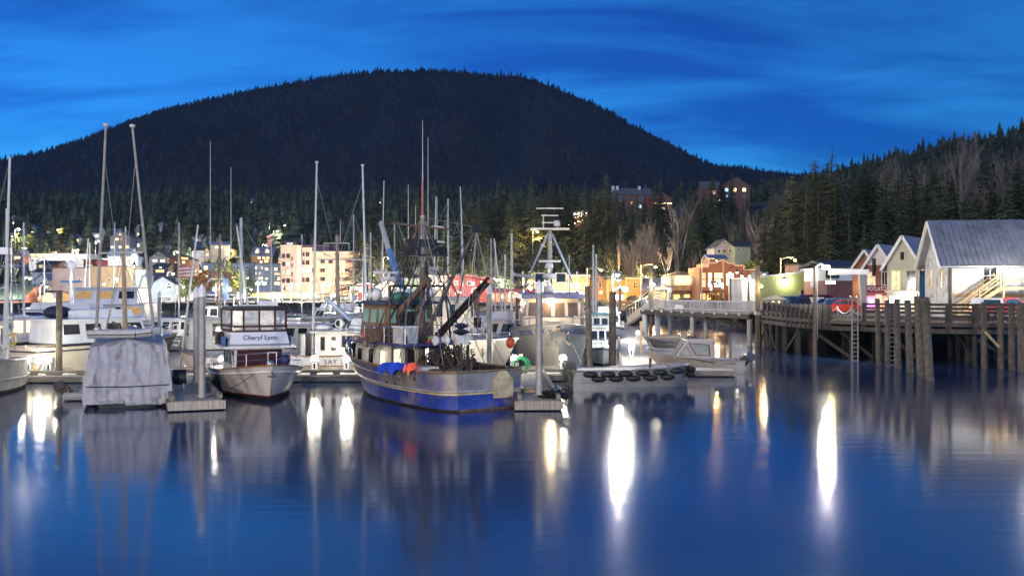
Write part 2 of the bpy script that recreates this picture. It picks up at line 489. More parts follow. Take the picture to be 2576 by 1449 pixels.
def leafy_mesh(seed, m, n=900, sz=0.05):
    r = random.Random(seed); tr, cr_ = MB(), MB()
    tr.tube((0, 0, 0), (0, 0, 0.6), 0.03, 0.012, 6, False)
    cl = [(Vector((r.uniform(-.24, .24), r.uniform(-.24, .24), r.uniform(.3, .85))), r.uniform(.1, .2)) for _ in range(16)]
    for c, q in cl: tr.tube((0, 0, r.uniform(.15, .45)), c, 0.010, 0.003, 4, False)
    for _ in range(n):
        c, q = r.choice(cl)
        v = Vector((r.gauss(0, 1), r.gauss(0, 1), r.gauss(0, 1))).normalized() * q * r.random() ** 0.4
        p = c + v; u = Vector((r.gauss(0, 1), r.gauss(0, 1), r.gauss(0, 1))).normalized() * sz; w = u.orthogonal().normalized() * sz * 0.6
        cr_.add([p - u, p + w, p + u, p - w], [(0, 1, 2, 3)])
    a = tr.build('trunk', M_bark); b = cr_.build('crown', m)
    out = (a.data, b.data)
    bpy.data.objects.remove(a); bpy.data.objects.remove(b)
    return out
CON = [conifer_mesh(s, rad=rd, gap=g, bare=b) for s, rd, g, b in
       ((1, .18, .04, 0), (2, .16, .08, .02), (3, .21, .04, 0), (4, .15, .14, .05), (5, .19, .10, .02), (6, .165, .05, 0))]
THIN = [conifer_mesh(s, rad=.15, gap=.42, bare=.12) for s in (11, 12)]
BARE = [bare_mesh(21, .62, 4, .18), bare_mesh(22, .45, 3, .3), bare_mesh(23, .5, 3, .25)]
def tree(name, label, cat, meshes, x, d, h, wid=1.0, group=None, z=None, rz=None):
    z = ground_z(x, d) - 0.4 if z is None else z
    t = thing(name, label, cat, (x, d, z), random.uniform(0, 6.28) if rz is None else rz, group); t.rotation_euler[0] = random.gauss(0, .022); t.rotation_euler[1] = random.gauss(0, .022)
    for nm, me in zip(('trunk', 'crown'), meshes):
        share(nm, me, t, scale=(h * wid, h * wid, h))
    return t
def treeV(name, label, meshes, xv, ytop, d, wid=1.0, group=None, cat='tree'):
    x = WX(xv, d); z = ground_z(x, d) - 0.4
    return tree(name, label, cat, meshes, x, d, max(4, WZ(ytop, d) - z), wid, group, z)
G = 'spruces on the slope beyond the peach hotel'
LB = 'dark green spruce on the wooded slope between the peach hotel and the hilltop lodge'
for xv, yt, d in ((905, 578, 300), (928, 560, 310), (960, 545, 315), (1000, 520, 330), (1042, 490, 340), (1078, 520, 335), (1120, 535, 330), (1172, 500, 345), (1205, 505, 340),
                  (1228, 485, 350), (1262, 470, 350), (1285, 480, 345), (1312, 475, 360), (1345, 470, 350), (1380, 456, 345), (1412, 470, 350), (1440, 455, 350), (1470, 452, 345),
                  (1500, 470, 330), (1528, 434, 330), (1555, 480, 325), (1590, 500, 330), (1620, 500, 335), (1650, 485, 345), (1665, 470, 360)):
    treeV('spruce_tree', LB, random.choice(CON), xv, yt, d, random.uniform(1.15, 1.6), G)
for _ in range(42):
    xv = random.uniform(890, 1560); d = random.uniform(345, 440); x = WX(xv, d)
    tree('spruce_tree', LB, 'tree', random.choice(CON), x, d, random.uniform(11, 22), random.uniform(1.1, 1.7), G)
for _ in range(26):
    xv = random.uniform(1100, 1600); d = random.uniform(285, 330); x = WX(xv, d)
    tree('spruce_tree', LB, 'tree', random.choice(CON), x, d, random.uniform(7, 17), random.uniform(1.1, 1.8), G)
G2 = 'spruces below the hilltop lodge'
LB2 = 'tall spruce on the dark slope under the hilltop lodge'
for xv, yt, d in ((1765, 470, 380), (1790, 432, 400), (1812, 448, 410), (1838, 428, 420), (1700, 520, 420), (1745, 500, 330), (1800, 520, 320), (1850, 560, 300), (1600, 560, 300), (1640, 560, 300), (1925, 520, 240), (1940, 480, 260)):
    treeV('spruce_tree', LB2, random.choice(CON), xv, yt, d, random.uniform(0.9, 1.2), G2)
for xv, yt in ((1552, 478), (1568, 492), (1583, 500), (1600, 488), (1622, 492), (1645, 505), (1660, 498), (1682, 512), (1760, 488), (1778, 500), (1806, 505), (1822, 492), (1846, 498), (1868, 505), (1885, 488)):
    treeV('spruce_tree', LB2, random.choice(CON), xv, yt, random.uniform(395, 440), random.uniform(.9, 1.3), G2)
for _ in range(34):
    xv = random.uniform(1570, 1960); d = random.uniform(275, 400); x = WX(xv, d)
    tree('spruce_tree', LB2, 'tree', random.choice(CON + THIN), x, d, random.uniform(9, 17), random.uniform(0.9, 1.2), G2)
G3 = 'spruces on the steep slope behind the wharf houses'
LB3 = 'tall spruce on the steep slope behind the wharf houses'
for xv, yt, d in ((2078, 370, 250), (2045, 402, 255), (2105, 432, 235), (2060, 470, 225), (2020, 450, 240), (1995, 440, 260), (2165, 420, 260), (2190, 415, 255), (2230, 400, 270), (2300, 395, 280),
                  (2330, 450, 250), (2270, 470, 245), (2140, 500, 215), (2075, 545, 190), (1985, 540, 200), (1955, 560, 205), (2030, 560, 190), (2210, 500, 225), (2390, 440, 250), (2440, 470, 230),
                  (2500, 450, 240), (2560, 400, 240), (2255, 432, 262), (2345, 405, 268), (2480, 395, 262), (2530, 470, 220), (2470, 500, 210), (2360, 500, 220), (2290, 540, 205), (1930, 590, 200)):
    treeV('spruce_tree', LB3, random.choice(CON + CON + THIN), xv, yt, d, random.uniform(1.2, 1.75), G3)
for _ in range(70):
    xv = random.uniform(1930, 2640); d = random.uniform(190, 380); x = WX(xv, d)
    tree('spruce_tree', LB3, 'tree', random.choice(CON + THIN), x, d, random.uniform(7, 17), random.uniform(1.0, 1.6), G3)
# bare deciduous trees
for lab, xv, yt, d, w in (('large bare tree with a broad fan of grey twigs above the street', 1705, 478, 285, 1.05),
                          ('slim bare tree with pale trunk beside the large bare tree', 1590, 560, 280, 1.0),
                          ('lit bare tree with pale twigs beside the white shed', 968, 650, 268, 1.7),
                          ('bare tree rising above the slope behind the white corrugated warehouse', 2415, 325, 320, 0.8),
                          ('pale leafless trunk on the slope above the cream house', 2300, 420, 300, 0.7)):
    treeV('bare_tree', lab, BARE[0] if w > 1.2 else random.choice(BARE), xv, yt, d, w)
for _ in range(96):
    xv = random.choice((random.uniform(1840, 2060), random.uniform(2180, 2640), random.uniform(2180, 2640), random.uniform(1480, 1780))); d = random.uniform(240, 460); x = WX(xv, d)
    tree('bare_tree', 'leafless tree among the spruces on the dark hillside', 'tree', random.choice(BARE), x, d, random.uniform(12, 23), random.uniform(0.7, 1.2), 'leafless trees among the spruces')
M_autumn = mat('autumn_leaves', (0.34, 0.15, 0.04), 0.8, var=0.4, scale=5)
M_leafg = mat('yellow_green_leaves', (0.20, 0.22, 0.05), 0.8, var=0.4, scale=5)
M_leafd = mat('dull_green_leaves', (0.10, 0.13, 0.05), 0.8, var=0.4, scale=5)
LA, LG, LD = leafy_mesh(31, M_autumn), leafy_mesh(32, M_leafg), leafy_mesh(33, M_leafd)
for lab, ms, xv, yt, d, w in (('round tree with orange autumn leaves beside the dark blue barn', LA, 485, 672, 262, 1.3),
                              ('broad yellow-green tree between the autumn tree and the blue apartments', LG, 575, 655, 258, 1.1),
                              ('dull green bushy tree in front of the orange autumn tree', LD, 468, 690, 248, 1.2),
                              ('small yellow-green bush beside the mauve block', LG, 150, 712, 262, 1.4),
                              ('bright leafy tree lit by the street lamp on the left hillside', LG, 57, 585, 470, 1.2),
                              ('small orange bush in front of the stepped-front brown building', LA, 1835, 728, 150, 1.7),
                              ('yellow-lit bush on the bank beside the green hillside house', LG, 1912, 650, 215, 1.4)):
    treeV('leafy_tree', lab, ms, xv, yt, d, w)
treeV('spruce_tree', 'full spruce in front of the blue apartments', CON[2], 628, 662, 262, 1.0)
treeV('spruce_tree', 'rounded spruce beside the gabled house under the tree line', CON[2], 447, 640, 330, 1.1)
# the wood further up the hills reads as one mass
pts, hs = [], []
k = 0
while len(pts) < 5200:
    xv = rng.uniform(-120, 2700) if rng.random() < .75 else rng.uniform(1900, 2700); d = 430 + 620 * rng.random() ** 1.15; x = WX(xv, d)
    if xv < 880 and d < 560 and rng.random() < 0.72: continue
    if 1740 < xv < 1940 and 430 < d < 560: continue
    if 1530 < xv < 1760 and 430 < d < 520: continue
    pts.append((x, d, ground_z(x, d) - 1)); hs.append((rng.uniform(8, 18) + 10 * rng.random() ** 3) * (0.75 if 1350 < xv < 1950 and d > 500 else .55 if xv > 1900 else 1.0))
o = cone_forest('hillside_forest', np.array(pts, np.float32), np.array(hs, np.float32), M_needle_mid, 7, 8, 0.25)
tag(o, 'dense dark conifer wood on the hills behind the town', 'forest')
pts = []; hs = []
for _ in range(420):
    xv = rng.uniform(-80, 880); d = rng.uniform(330, 470); x = WX(xv, d)
    pts.append((x, d, ground_z(x, d) - 0.5)); hs.append(rng.uniform(2.0, 6.5))
o = cone_forest('hillside_shrubbery', np.array(pts, np.float32), np.array(hs, np.float32), M_needle_mid, 4, 7, 0.42)
tag(o, 'low dark shrubs and small trees between the hillside houses', 'shrubs')

# ------------------------------------------------------------------ town
def wallm(n, c, **k): return mat('wall_' + n, c, k.pop('rough', 0.85), var=k.pop('var', 0.12), scale=k.pop('scale', 0.6), streak=k.pop('streak', 0.25), **k)
M_trimw = mat('white_trim', (0.72, 0.70, 0.66), 0.6, var=0.08)
M_trimo = mat('cream_trim', (0.62, 0.5, 0.34), 0.6, var=0.08)
M_glassd = mat('dark_glass', (0.015, 0.02, 0.03), 0.08, var=0.3, scale=1.5, spec=0.8)
M_lit = {'d': M_glassd,
         'w': mat('warm_window', (0.9, 0.62, 0.3), 0.4, var=0.45, scale=1.8, emit=3.0, ecol=(1.0, 0.62, 0.25)),
         'o': mat('orange_window', (0.9, 0.4, 0.12), 0.4, var=0.4, scale=1.6, emit=2.8, ecol=(1.0, 0.42, 0.10)),
         'c': mat('bright_window', (0.95, 0.9, 0.8), 0.4, var=0.3, scale=1.6, emit=3.5, ecol=(1.0, 0.90, 0.70)),
         'b': mat('bluish_window', (0.5, 0.7, 0.95), 0.4, var=0.3, scale=1.6, emit=0.9, ecol=(0.45, 0.7, 1.0)),
         'y': mat('dim_yellow_window', (0.5, 0.38, 0.2), 0.4, var=0.5, scale=1.8, emit=0.55, ecol=(1.0, 0.75, 0.4))}
for k, m in M_lit.items():        # curtains and furniture inside: the glow is uneven
    if k == 'd': continue
    t = m.node_tree; b = t.nodes['Principled BSDF']
    n = t.nodes.new('ShaderNodeTexNoise'); n.inputs['Scale'].default_value = 2.4; n.inputs['Detail'].default_value = 4
    tcn = t.nodes.new('ShaderNodeTexCoord'); oi = t.nodes.new('ShaderNodeObjectInfo')
    ad = t.nodes.new('ShaderNodeVectorMath'); ad.operation = 'ADD'
    cx_ = t.nodes.new('ShaderNodeCombineXYZ'); mm = t.nodes.new('ShaderNodeMath'); mm.operation = 'MULTIPLY'; mm.inputs[1].default_value = 40
    t.links.new(oi.outputs['Random'], mm.inputs[0]); t.links.new(mm.outputs[0], cx_.inputs[0])
    t.links.new(tcn.outputs['Object'], ad.inputs[0]); t.links.new(cx_.outputs[0], ad.inputs[1]); t.links.new(ad.outputs[0], n.inputs['Vector'])
    mr = t.nodes.new('ShaderNodeMapRange'); e = b.inputs['Emission Strength'].default_value
    mr.inputs['From Min'].default_value = 0.3; mr.inputs['From Max'].default_value = 0.7; mr.inputs['To Min'].default_value = e * 0.25; mr.inputs['To Max'].default_value = e * 1.7
    t.links.new(n.outputs['Fac'], mr.inputs[0]); t.links.new(mr.outputs[0], b.inputs['Emission Strength'])
WC = {}
def window(parent, x, z, w, h, kind='d', frame=None, mull=(1, 0), y=0.0, rz=0.0, name='window', t=0.07):
    """frame proud of the wall, glass set back in it; local front face looks to -y"""
    frame = frame or M_trimw
    key = (round(w, 2), round(h, 2), frame.name, mull, t)
    if key not in WC:
        m = MB(); q = t
        m.bb((-w / 2 - q, -.09, -h / 2 - q), (-w / 2, 0.02, h / 2 + q)); m.bb((w / 2, -.09, -h / 2 - q), (w / 2 + q, 0.02, h / 2 + q))
        m.bb((-w / 2, -.09, h / 2), (w / 2, 0.02, h / 2 + q)); m.bb((-w / 2 - .02, -.13, -h / 2 - q), (w / 2 + .02, 0.02, -h / 2))
        for i in range(1, mull[0] + 1): xx = -w / 2 + w * i / (mull[0] + 1); m.bb((xx - q * .35, -.075, -h / 2), (xx + q * .35, -.035, h / 2))
        for i in range(1, mull[1] + 1): zz = -h / 2 + h * i / (mull[1] + 1); m.bb((-w / 2, -.07, zz - q * .35), (w / 2, -.04, zz + q * .35))
        a = m.build('window', frame)
        g = MB().bb((-w / 2, -.03, -h / 2), (w / 2, -.012, h / 2)).build('pane', M_glassd)
        WC[key] = (a.data, g.data)
        bpy.data.objects.remove(a); bpy.data.objects.remove(g)
    fr = share(name, WC[key][0], parent, (x, y, z), rz)
    g = share('pane', WC[key][1], fr)
    if kind != 'd':
        g.material_slots[0].link = 'OBJECT'; g.material_slots[0].material = M_lit[kind]
    return fr
M_roofd = mat('dark_shingle', (0.05, 0.05, 0.055), 0.85, var=0.3, scale=1.2)
M_roofb = mat('blue_metal_roof', (0.16, 0.20, 0.27), 0.5, var=0.2, scale=0.8, streak=0.3)
M_roofg = mat('grey_metal_roof', (0.27, 0.28, 0.30), 0.5, var=0.2, scale=0.8, streak=0.3)
M_roofr = mat('flat_roof_felt', (0.09, 0.08, 0.08), 0.9, var=0.2)
def roof_prism(kind, w, dep, h, ov=0.35, th=0.16):
    m = MB()
    if kind == 'gf':          # gable looks to the front
        for s in (-1, 1):
            e = (w / 2 + ov); k = h * ov / (w / 2)
            m.prism([(0, h), (s * e, -k), (s * e, -k + th), (0, h + th)], -ov, dep + ov)
    elif kind == 'gs':        # ridge runs left-right
        e = dep / 2 + ov; k = h * ov / (dep / 2)
        for s in (-1, 1):
            m.prism([(dep / 2, h), (dep / 2 + s * e, -k), (dep / 2 + s * e, -k + th), (dep / 2, h + th)], -w / 2 - ov, w / 2 + ov, 'x')
    elif kind == 'hip':
        e = w / 2 + ov; r = max(0.2, w / 2 - dep / 2)
        m.add([(-e, -ov, 0), (e, -ov, 0), (e, dep + ov, 0), (-e, dep + ov, 0), (-r, dep / 2, h), (r, dep / 2, h)],
              [(0, 1, 5, 4), (1, 2, 5), (2, 3, 4, 5), (3, 0, 4), (0, 3, 2, 1)])
    elif kind == 'flat':
        m.bb((-w / 2 - .12, -.12, 0), (w / 2 + .12, dep + .12, 0.25))
    return m
def house(name, label, cat, x0, x1, yt, d, dep, wall, roof=('flat', 0, None), wins=(), base=None, rz=0.0, trim=None, group=None, mull=(1, 0)):
    """yt: row of the wall top; roof=(kind, rise in px, material); wins: (kind, w, h, xs, ys) in px"""
    w = (x1 - x0) * d / F; xc = WX((x0 + x1) / 2, d)
    zt = WZ(yt, d)
    zb = base if base is not None else min(ground_z(xc, d), ground_z(xc, d + dep)) - 1.0
    zb = min(zb, zt - 2)
    o = thing(name, label, cat, (xc, d, zb), rz, group)
    h = zt - zb
    m = MB(); m.bb((-w / 2, 0, 0), (w / 2, dep, h))
    rk, rp, rm = roof; rh = rp * d / F
    if rk == 'gf': m.prism([(-w / 2, h), (w / 2, h), (0, h + rh)], 0.0, dep)
    if rk == 'gs': m.prism([(0.0, h), (dep, h), (dep / 2, h + rh)], -w / 2, w / 2, 'x')
    m.build('wall', wall, o)
    rm_ = rm or M_roofr
    ro = roof_prism(rk, w, dep, rh).build('roof', rm_, o, loc=(0, 0, h + 0.003))
    if trim:
        MB().bb((-w / 2 - .15, -.22, h - .35), (w / 2 + .15, -.003, h - .02)).build('cornice', trim, o)
    for wd in wins:
        k, ww, wh, xs_, ys_ = wd[:5]; fr = wd[5] if len(wd) > 5 else None; ml = wd[6] if len(wd) > 6 else mull
        for i, xx in enumerate(xs_):
            for j, yy in enumerate(ys_):
                kk = k[(i * len(ys_) + j) % len(k)]
                window(o, WX(xx, d) - xc, WZ(yy, d) - zb, ww * d / F, wh * d / F, kk, fr, ml)
    return o
W_mauve = wallm('mauve', (0.30, 0.25, 0.25)); W_tan = wallm('tan', (0.38, 0.29, 0.18)); W_red = wallm('red', (0.32, 0.05, 0.045)); W_glassg = wallm('greygreen', (0.28, 0.33, 0.33))
W_barn = wallm('slate', (0.10, 0.13, 0.17)); W_white = wallm('white', (0.66, 0.66, 0.64)); W_brick = wallm('brick', (0.28, 0.12, 0.09)); W_navy = wallm('navy', (0.07, 0.09, 0.15))
W_cream = wallm('cream', (0.55, 0.50, 0.36)); W_blue = wallm('blue', (0.17, 0.24, 0.33)); W_brown = wallm('brown', (0.16, 0.10, 0.07)); W_pink = wallm('peach', (0.50, 0.33, 0.26))
W_peach = wallm('orange_peach', (0.52, 0.30, 0.20)); W_green = wallm('pale_green', (0.42, 0.47, 0.20)); W_orange = wallm('orange', (0.48, 0.25, 0.09)); W_ochre = wallm('ochre', (0.30, 0.17, 0.06))
W_rust = wallm('rust', (0.30, 0.13, 0.07)); W_sage = wallm('sage', (0.33, 0.37, 0.24)); W_dgreen = wallm('dark_green', (0.07, 0.11, 0.09)); W_grey = wallm('grey', (0.32, 0.33, 0.34))

house('mauve_block', 'mauve windowless-looking block with four small square windows beside the tan block', 'building', 132, 213, 675, 250, 14, W_mauve, ('flat', 0, None),
      [('dd', 5, 8, [180, 200.5], [704.5]), ('yd', 5, 8, [179, 200.5], [731]), ('c', 11, 8, [181], [750])], base=1.5, mull=(0, 1))
o = house('tan_block', 'tan ribbed block with one bright square window', 'building', 214, 306, 671, 254, 14, W_tan, ('flat', 0, None),
      [('c', 7, 10, [294], [705]), ('d', 5, 7, [221, 274], [705]), ('w', 16, 9, [258], [750])], base=1.5, mull=(0, 0))
for i in range(31): MB().bb((-4.6 + i * .3, -.05, .2), (-4.52 + i * .3, -.002, 9.3)).build('wall_rib', W_tan, o)
MB().bb((-3.6, -.09, 3.2), (-2.0, -.052, 4.2)).build('sign_board', W_mauve, o)
house('red_rooftop_box', 'plain dark red box standing behind the tan block', 'building', 210, 242, 655, 272, 8, W_red, ('flat', 0, None))
house('pale_tower', 'narrow grey-green block at the corner of the tan block', 'building', 318, 341, 678, 262, 9, W_glassg, ('flat', 0, None), [('d', 4, 9, [336], [690, 706, 722, 738])], base=1.5)
o = house('slate_barn', 'dark slate-blue barn with round red window and arched window', 'building', 378, 442, 716, 248, 16, W_barn, ('gf', 19, M_roofd),
      [('d', 24, 20, [420], [757])], base=1.5, mull=(0, 3))
zc = WZ(718, 248) - o.location.z; xa = WX(425.5, 248) - o.location.x; xr = WX(408, 248) - o.location.x
m = MB(); m.torus((xa, -.06, zc), 0.62, 0.09, 'y', 12, 5, 0, math.pi); m.bb((xa - .7, -.12, zc - .95), (xa + .7, -.02, zc - .82)); m.bb((xa - .7, -.1, zc - .82), (xa - .58, -.02, zc)); m.bb((xa + .58, -.1, zc - .82), (xa + .7, -.02, zc)); m.bb((xa - .58, -.1, zc - .05), (xa + .58, -.02, zc + .05))
f = m.build('arched_window', M_trimw, o); MB().prism([(xa - .58, zc - .82), (xa + .58, zc - .82), (xa + .58, zc)] + [(xa + .58 * math.cos(a * .314), zc + .58 * math.sin(a * .314)) for a in range(1, 10)] + [(xa - .58, zc)], -.03, -.005).build('pane', M_glassd, f)
f = MB().torus((xr, -.05, zc + .1), 0.36, 0.09, 'y', 14, 5).build('round_window', M_trimw, o); MB().tube((xr, -.03, zc + .1), (xr, 0, zc + .1), .33, .33, 14).build('pane', W_red, f)
o = house('white_annex', 'narrow white annex with roof terrace rail beside the slate barn', 'building', 443, 456, 712, 252, 10, W_white, ('flat', 0, None), [('d', 2.4, 9, [446, 449.5, 453], [722])], base=1.5)
zt = WZ(712, 252) - o.location.z
m = MB()
for i in range(6): m.tube((-.65 + i * .26, 0, zt), (-.65 + i * .26, 0, zt + 1.3), .04, .04, 4)
m.tube((-.65, 0, zt + 1.3), (.65, 0, zt + 1.3), .05, .05, 4); m.build('roof_rail', M_trimw, o)
house('white_school', 'long white hall on the hillside with four lit orange windows', 'building', 73, 172, 638, 385, 12, W_white, ('flat', 0, None), [('o', 9, 8, [84, 97, 115, 139], [644]), ('d', 5, 4, [82, 94, 117], [656])])
house('teal_hall', 'low hall with teal fascia below the strong street lamp', 'building', 173, 220, 640, 392, 12, W_grey, ('flat', 0, M_roofb), [('d', 8, 4, [190], [652])])
house('brick_house', 'small brick house with two white-framed windows below the white hall', 'building', 92, 147, 664, 345, 9, W_brick, ('gs', 8, M_roofd), [('y', 9, 7, [103.5], [670]), ('d', 8, 6, [123], [670])])
house('white_garage', 'long white shed in front of the brick house', 'building', 80, 134, 684, 322, 8, W_white, ('gs', 7, M_roofd), [('d', 7, 3, [119, 129], [690])])
house('white_cottage', 'small white cottage with blue roof and gable', 'building', 88, 121, 703, 300, 8, W_white, ('gf', 14, M_roofb), [('d', 6, 4, [104], [712])])
o = house('church', 'white chapel with a small steeple and cross', 'church', 158, 171, 677, 338, 9, W_white, ('gf', 6, M_roofd))
zt = WZ(671, 338) - o.location.z
s_ = MB().lathe((0, .8, zt - .3), [(.8, 0), (.7, .9), (.05, 2.2)], 6).build('steeple', W_white, o)
MB().bb((-.09, .72, zt + 1.85), (.09, .9, zt + 3.4)).bb((-.5, .74, zt + 2.6), (.5, .88, zt + 2.8)).build('cross', M_trimw, s_)
house('dark_warehouse', 'dark teal-roofed warehouse with brick wall on the harbour front', 'building', -40, 55, 752, 232, 14, W_brick, ('gs', 34, W_dgreen), base=1.5)
house('storefront', 'low storefront with bright canopy next to the dark warehouse', 'building', 55, 128, 741, 240, 10, W_orange, ('gs', 8, M_roofd), [('c', 12, 8, [72, 92, 112], [751])], base=1.5)
house('gabled_porch', 'small cream gable beside the mauve block', 'building', 106, 131, 747, 236, 5, W_cream, ('gf', 9, M_roofg), base=1.5)
house('white_market', 'white flat market hall lit from the harbour side', 'building', 20, 100, 722, 262, 10, W_white, ('gs', 6, M_roofg), [('c', 9, 5, [40, 55], [730])], base=1.5)
o = house('navy_house', 'big navy house with two white dormers on the hillside', 'house', 64, 116, 602, 500, 10, W_navy, ('gs', 16, M_roofd), [('o', 6, 4, [72, 83.5, 94], [623]), ('y', 6, 3, [85], [606]), ('o', 4, 3, [75], [611])])
house('victorian_house', 'small brick house with pointed gables and lit windows', 'house', 33, 57, 643, 420, 8, W_brick, ('gf', 14, M_roofb), [('w', 3.4, 6, [39, 44, 49], [648])])
house('tall_blue_house', 'three-storey blue house with lit windows and steep gable', 'house', 277, 327, 597, 450, 9, W_navy, ('gf', 17, M_roofd), [('o', 9, 5, [293], [602]), ('w', 7, 5, [308], [602]), ('y', 6, 4, [303], [590]), ('w', 5, 5, [282, 302], [622]), ('o', 10, 6, [319], [622])])
house('blue_roof_house', 'white house with broad blue roof under the three-storey blue house', 'house', 271, 327, 644, 395, 9, W_white, ('gs', 20, M_roofb), [('d', 6, 4, [287], [650]), ('w', 4, 4, [316], [654])])
house('cream_bungalow', 'cream bungalow with dormer and two bright windows', 'house', 376, 421, 648, 360, 9, W_cream, ('gf', 16, M_roofd), [('c', 10, 5, [390, 409], [656]), ('d', 6, 4, [395, 403], [642])])
house('porch_house', 'dark house with orange-lit porch below the cream bungalow', 'house', 385, 424, 671, 335, 8, W_navy, ('gs', 8, M_roofd), [('o', 9, 6, [397, 408], [682]), ('c', 4, 3, [404], [673])])
house('log_house', 'low dark house with glowing red-orange sign windows', 'house', 424, 480, 654, 345, 9, W_brown, ('gf', 12, M_roofd), [('o', 16, 4, [465], [650]), ('w', 6, 5, [443, 462], [660])])
house('lit_cabin', 'cabin high under the tree line with four bright windows', 'house', 466, 506, 599, 560, 9, W_grey, ('gs', 10, M_roofb), [('w', 4, 4, [474, 479], [604]), ('c', 4, 4, [486, 494], [604]), ('c', 3, 3, [478, 483], [611])])
house('dim_house', 'dim grey gabled house behind the lamp post of the hillside street', 'house', 485, 512, 630, 420, 8, W_grey, ('gs', 8, M_roofd), [('d', 5, 4, [492, 503], [636])])
house('masthead_house', 'house with two warm windows above the blue apartments', 'house', 530, 575, 617, 430, 8, W_cream, ('gs', 9, M_roofb), [('w', 7, 5, [545, 557], [622])])
WARMS = ('w', 'y', 'd', 'w', 'd', 'y', 'w')
house('blue_apartments', 'long blue-grey apartment block with lit windows behind the green tree', 'building', 507, 640, 663, 305, 12, W_blue, ('flat', 0, None), [('wcdd', 8, 8, [518, 541], [674, 692]), ('ddw', 9, 6, [588, 600], [674, 687.5, 700]), ('d', 8, 6, [622], [674, 700])], base=1.5)
house('blue_tower_block', 'taller blue-grey apartment wing next to the peach hotel', 'building', 641, 706, 664, 300, 12, W_blue, ('flat', 0, None),
      [(WARMS, 3, 6, [644, 653, 659], [674, 687.5, 700, 713]), (WARMS, 7, 5, [671], [677, 701]), (WARMS, 6, 6, [694, 701], [677, 689, 701, 713])], base=1.5)
o = house('gabled_inn', 'dark shingled inn with two lit dormers and blue roof', 'house', 632, 686, 643, 370, 9, W_brown, ('gs', 22, M_roofb), [('w', 6, 4, [652, 664, 674], [649]), ('o', 9, 6, [670], [657]), ('w', 5, 5, [657], [659])])
for xx in (647, 672):
    zz = WZ(637, 370) - o.location.z; q = WX(xx, 370) - o.location.x
    dm = MB().prism([(q - .8, zz), (q + .8, zz), (q + .8, zz + 1.1), (q, zz + 2.0), (q - .8, zz + 1.1)], 0.2, 3).build('dormer', M_trimw, o)
    window(o, q, zz + .65, .8, .8, 'w', y=.19)
house('red_trim_house', 'dark house with red fascia behind the shingled inn', 'house', 664, 690, 626, 410, 8, W_brown, ('gf', 10, W_red), [('y', 6, 4, [676], [630])])
house('hip_roof_house', 'hipped-roof house with greenish lit windows above the hotel', 'house', 716, 747, 608, 440, 9, W_brown, ('hip', 10, M_roofd), [('b', 6, 4, [725, 733], [613])])
for lab, x0, x1, y, d, k in (('low lit house alone in the dark wood above the apartments', 612, 637, 508, 840, 'w'), ('brightly lit cabin beside the low lit house in the wood', 641, 665, 514, 830, 'c'),
                             ('lit house with pale hipped roof half way up the wood', 640, 661, 566, 640, 'c'), ('broad blue-roofed house with a row of lit windows high in the wood', 948, 982, 508, 760, 'w')):
    n = [x0 + (x1 - x0) * f for f in (.2, .5, .8)]
    house('hillside_house', lab, 'house', x0, x1, y - 2, d, 10, W_brown, ('hip' if 'hipped' in lab else 'gs', 7, M_roofb), [(k, 5, 3.5, n, [y + 2])])
house('hillside_house', 'pale blue house with two white dormers in the wood', 'house', 859, 899, 563, 620, 10, W_blue, ('gs', 10, M_roofb), [('b', 3, 4, [866, 892], [558]), ('w', 3, 3, [880, 889], [567])])
# the peach hotel: three wings
HB = 1.5
o = house('peach_hotel', 'large peach hotel of six storeys with rows of windows', 'hotel', 781, 892, 633, 300, 22, W_peach, ('flat', 0, None),
          [(('d', 'd', 'y', 'd', 'd'), 11, 9, [812, 873.5], [680, 702, 724, 746], W_brown, (1, 1)), ('d', 10, 8, [812, 832], [658.5], W_brown, (1, 1)), (('d', 'y', 'w'), 4, 9, [786], [680, 702, 724], W_brown)], base=HB, trim=W_pink)
ow = o
def wing(nm, x0, x1, yt, d, dep, wl):
    w = (x1 - x0) * d / F; xc = WX((x0 + x1) / 2, d) - ow.location.x; zt = WZ(yt, d) - HB
    p = MB().bb((-w / 2, 0, 0), (w / 2, dep, zt)).build(nm, wl, ow, loc=(xc, d - 300, 0))
    MB().bb((-w / 2 - .12, -.12, zt + .002), (w / 2 + .12, dep, zt + .3)).build('parapet', W_pink, p)
    return p, xc + ow.location.x, d
def wing_wins(pw, lst):
    p, xc, d = pw
    for k, ww, wh, xs_, ys_ in lst:
        for i, xx in enumerate(xs_):
            for j, yy in enumerate(ys_): window(p, WX(xx, d) - xc, WZ(yy, d) - HB, ww * d / F, wh * d / F, k[(i * 5 + j) % len(k)], W_brown, (1, 0))
pw = wing('projecting_wing', 706, 747, 619, 292, 20, W_pink); wing_wins(pw, [('ddydd', 6, 10, [713.5], [644, 664, 685, 706, 725]), ('dbcdy', 8, 10, [725], [644, 664, 685, 706, 725]), ('d', 2, 9, [735], [650, 668, 690, 708])])
pw = wing('middle_wing', 748, 781, 625, 298, 20, W_pink); wing_wins(pw, [('d', 4, 14, [752], [650, 683]), (('d', 'd', 'c', 'd', 'y'), 8, 10, [762, 774], [640, 661, 681, 704, 725])])
wing('penthouse', 747, 828, 619, 312, 14, wallm('plum', (0.20, 0.13, 0.17)))
o = house('green_storehouse', 'low pale-green storehouse lit by added wall lamps under the hotel', 'building', 596, 793, 738, 278, 10, W_green, ('flat', 0, W_pink), [('d', 8, 5, [709], [753], W_red)], base=1.5)
for xx in (612, 690, 765): MB().ball((WX(xx, 277) - o.location.x, -.5, WZ(742, 277) - 1.5), .18, 8, 5).build('wall_lamp', M_trimw, o); point_light((WX(xx, 277) - o.location.x, -1.3, WZ(744, 277) - 1.5), 500, (1, .95, .6), o, .2)  # lamps added to brighten the green wall
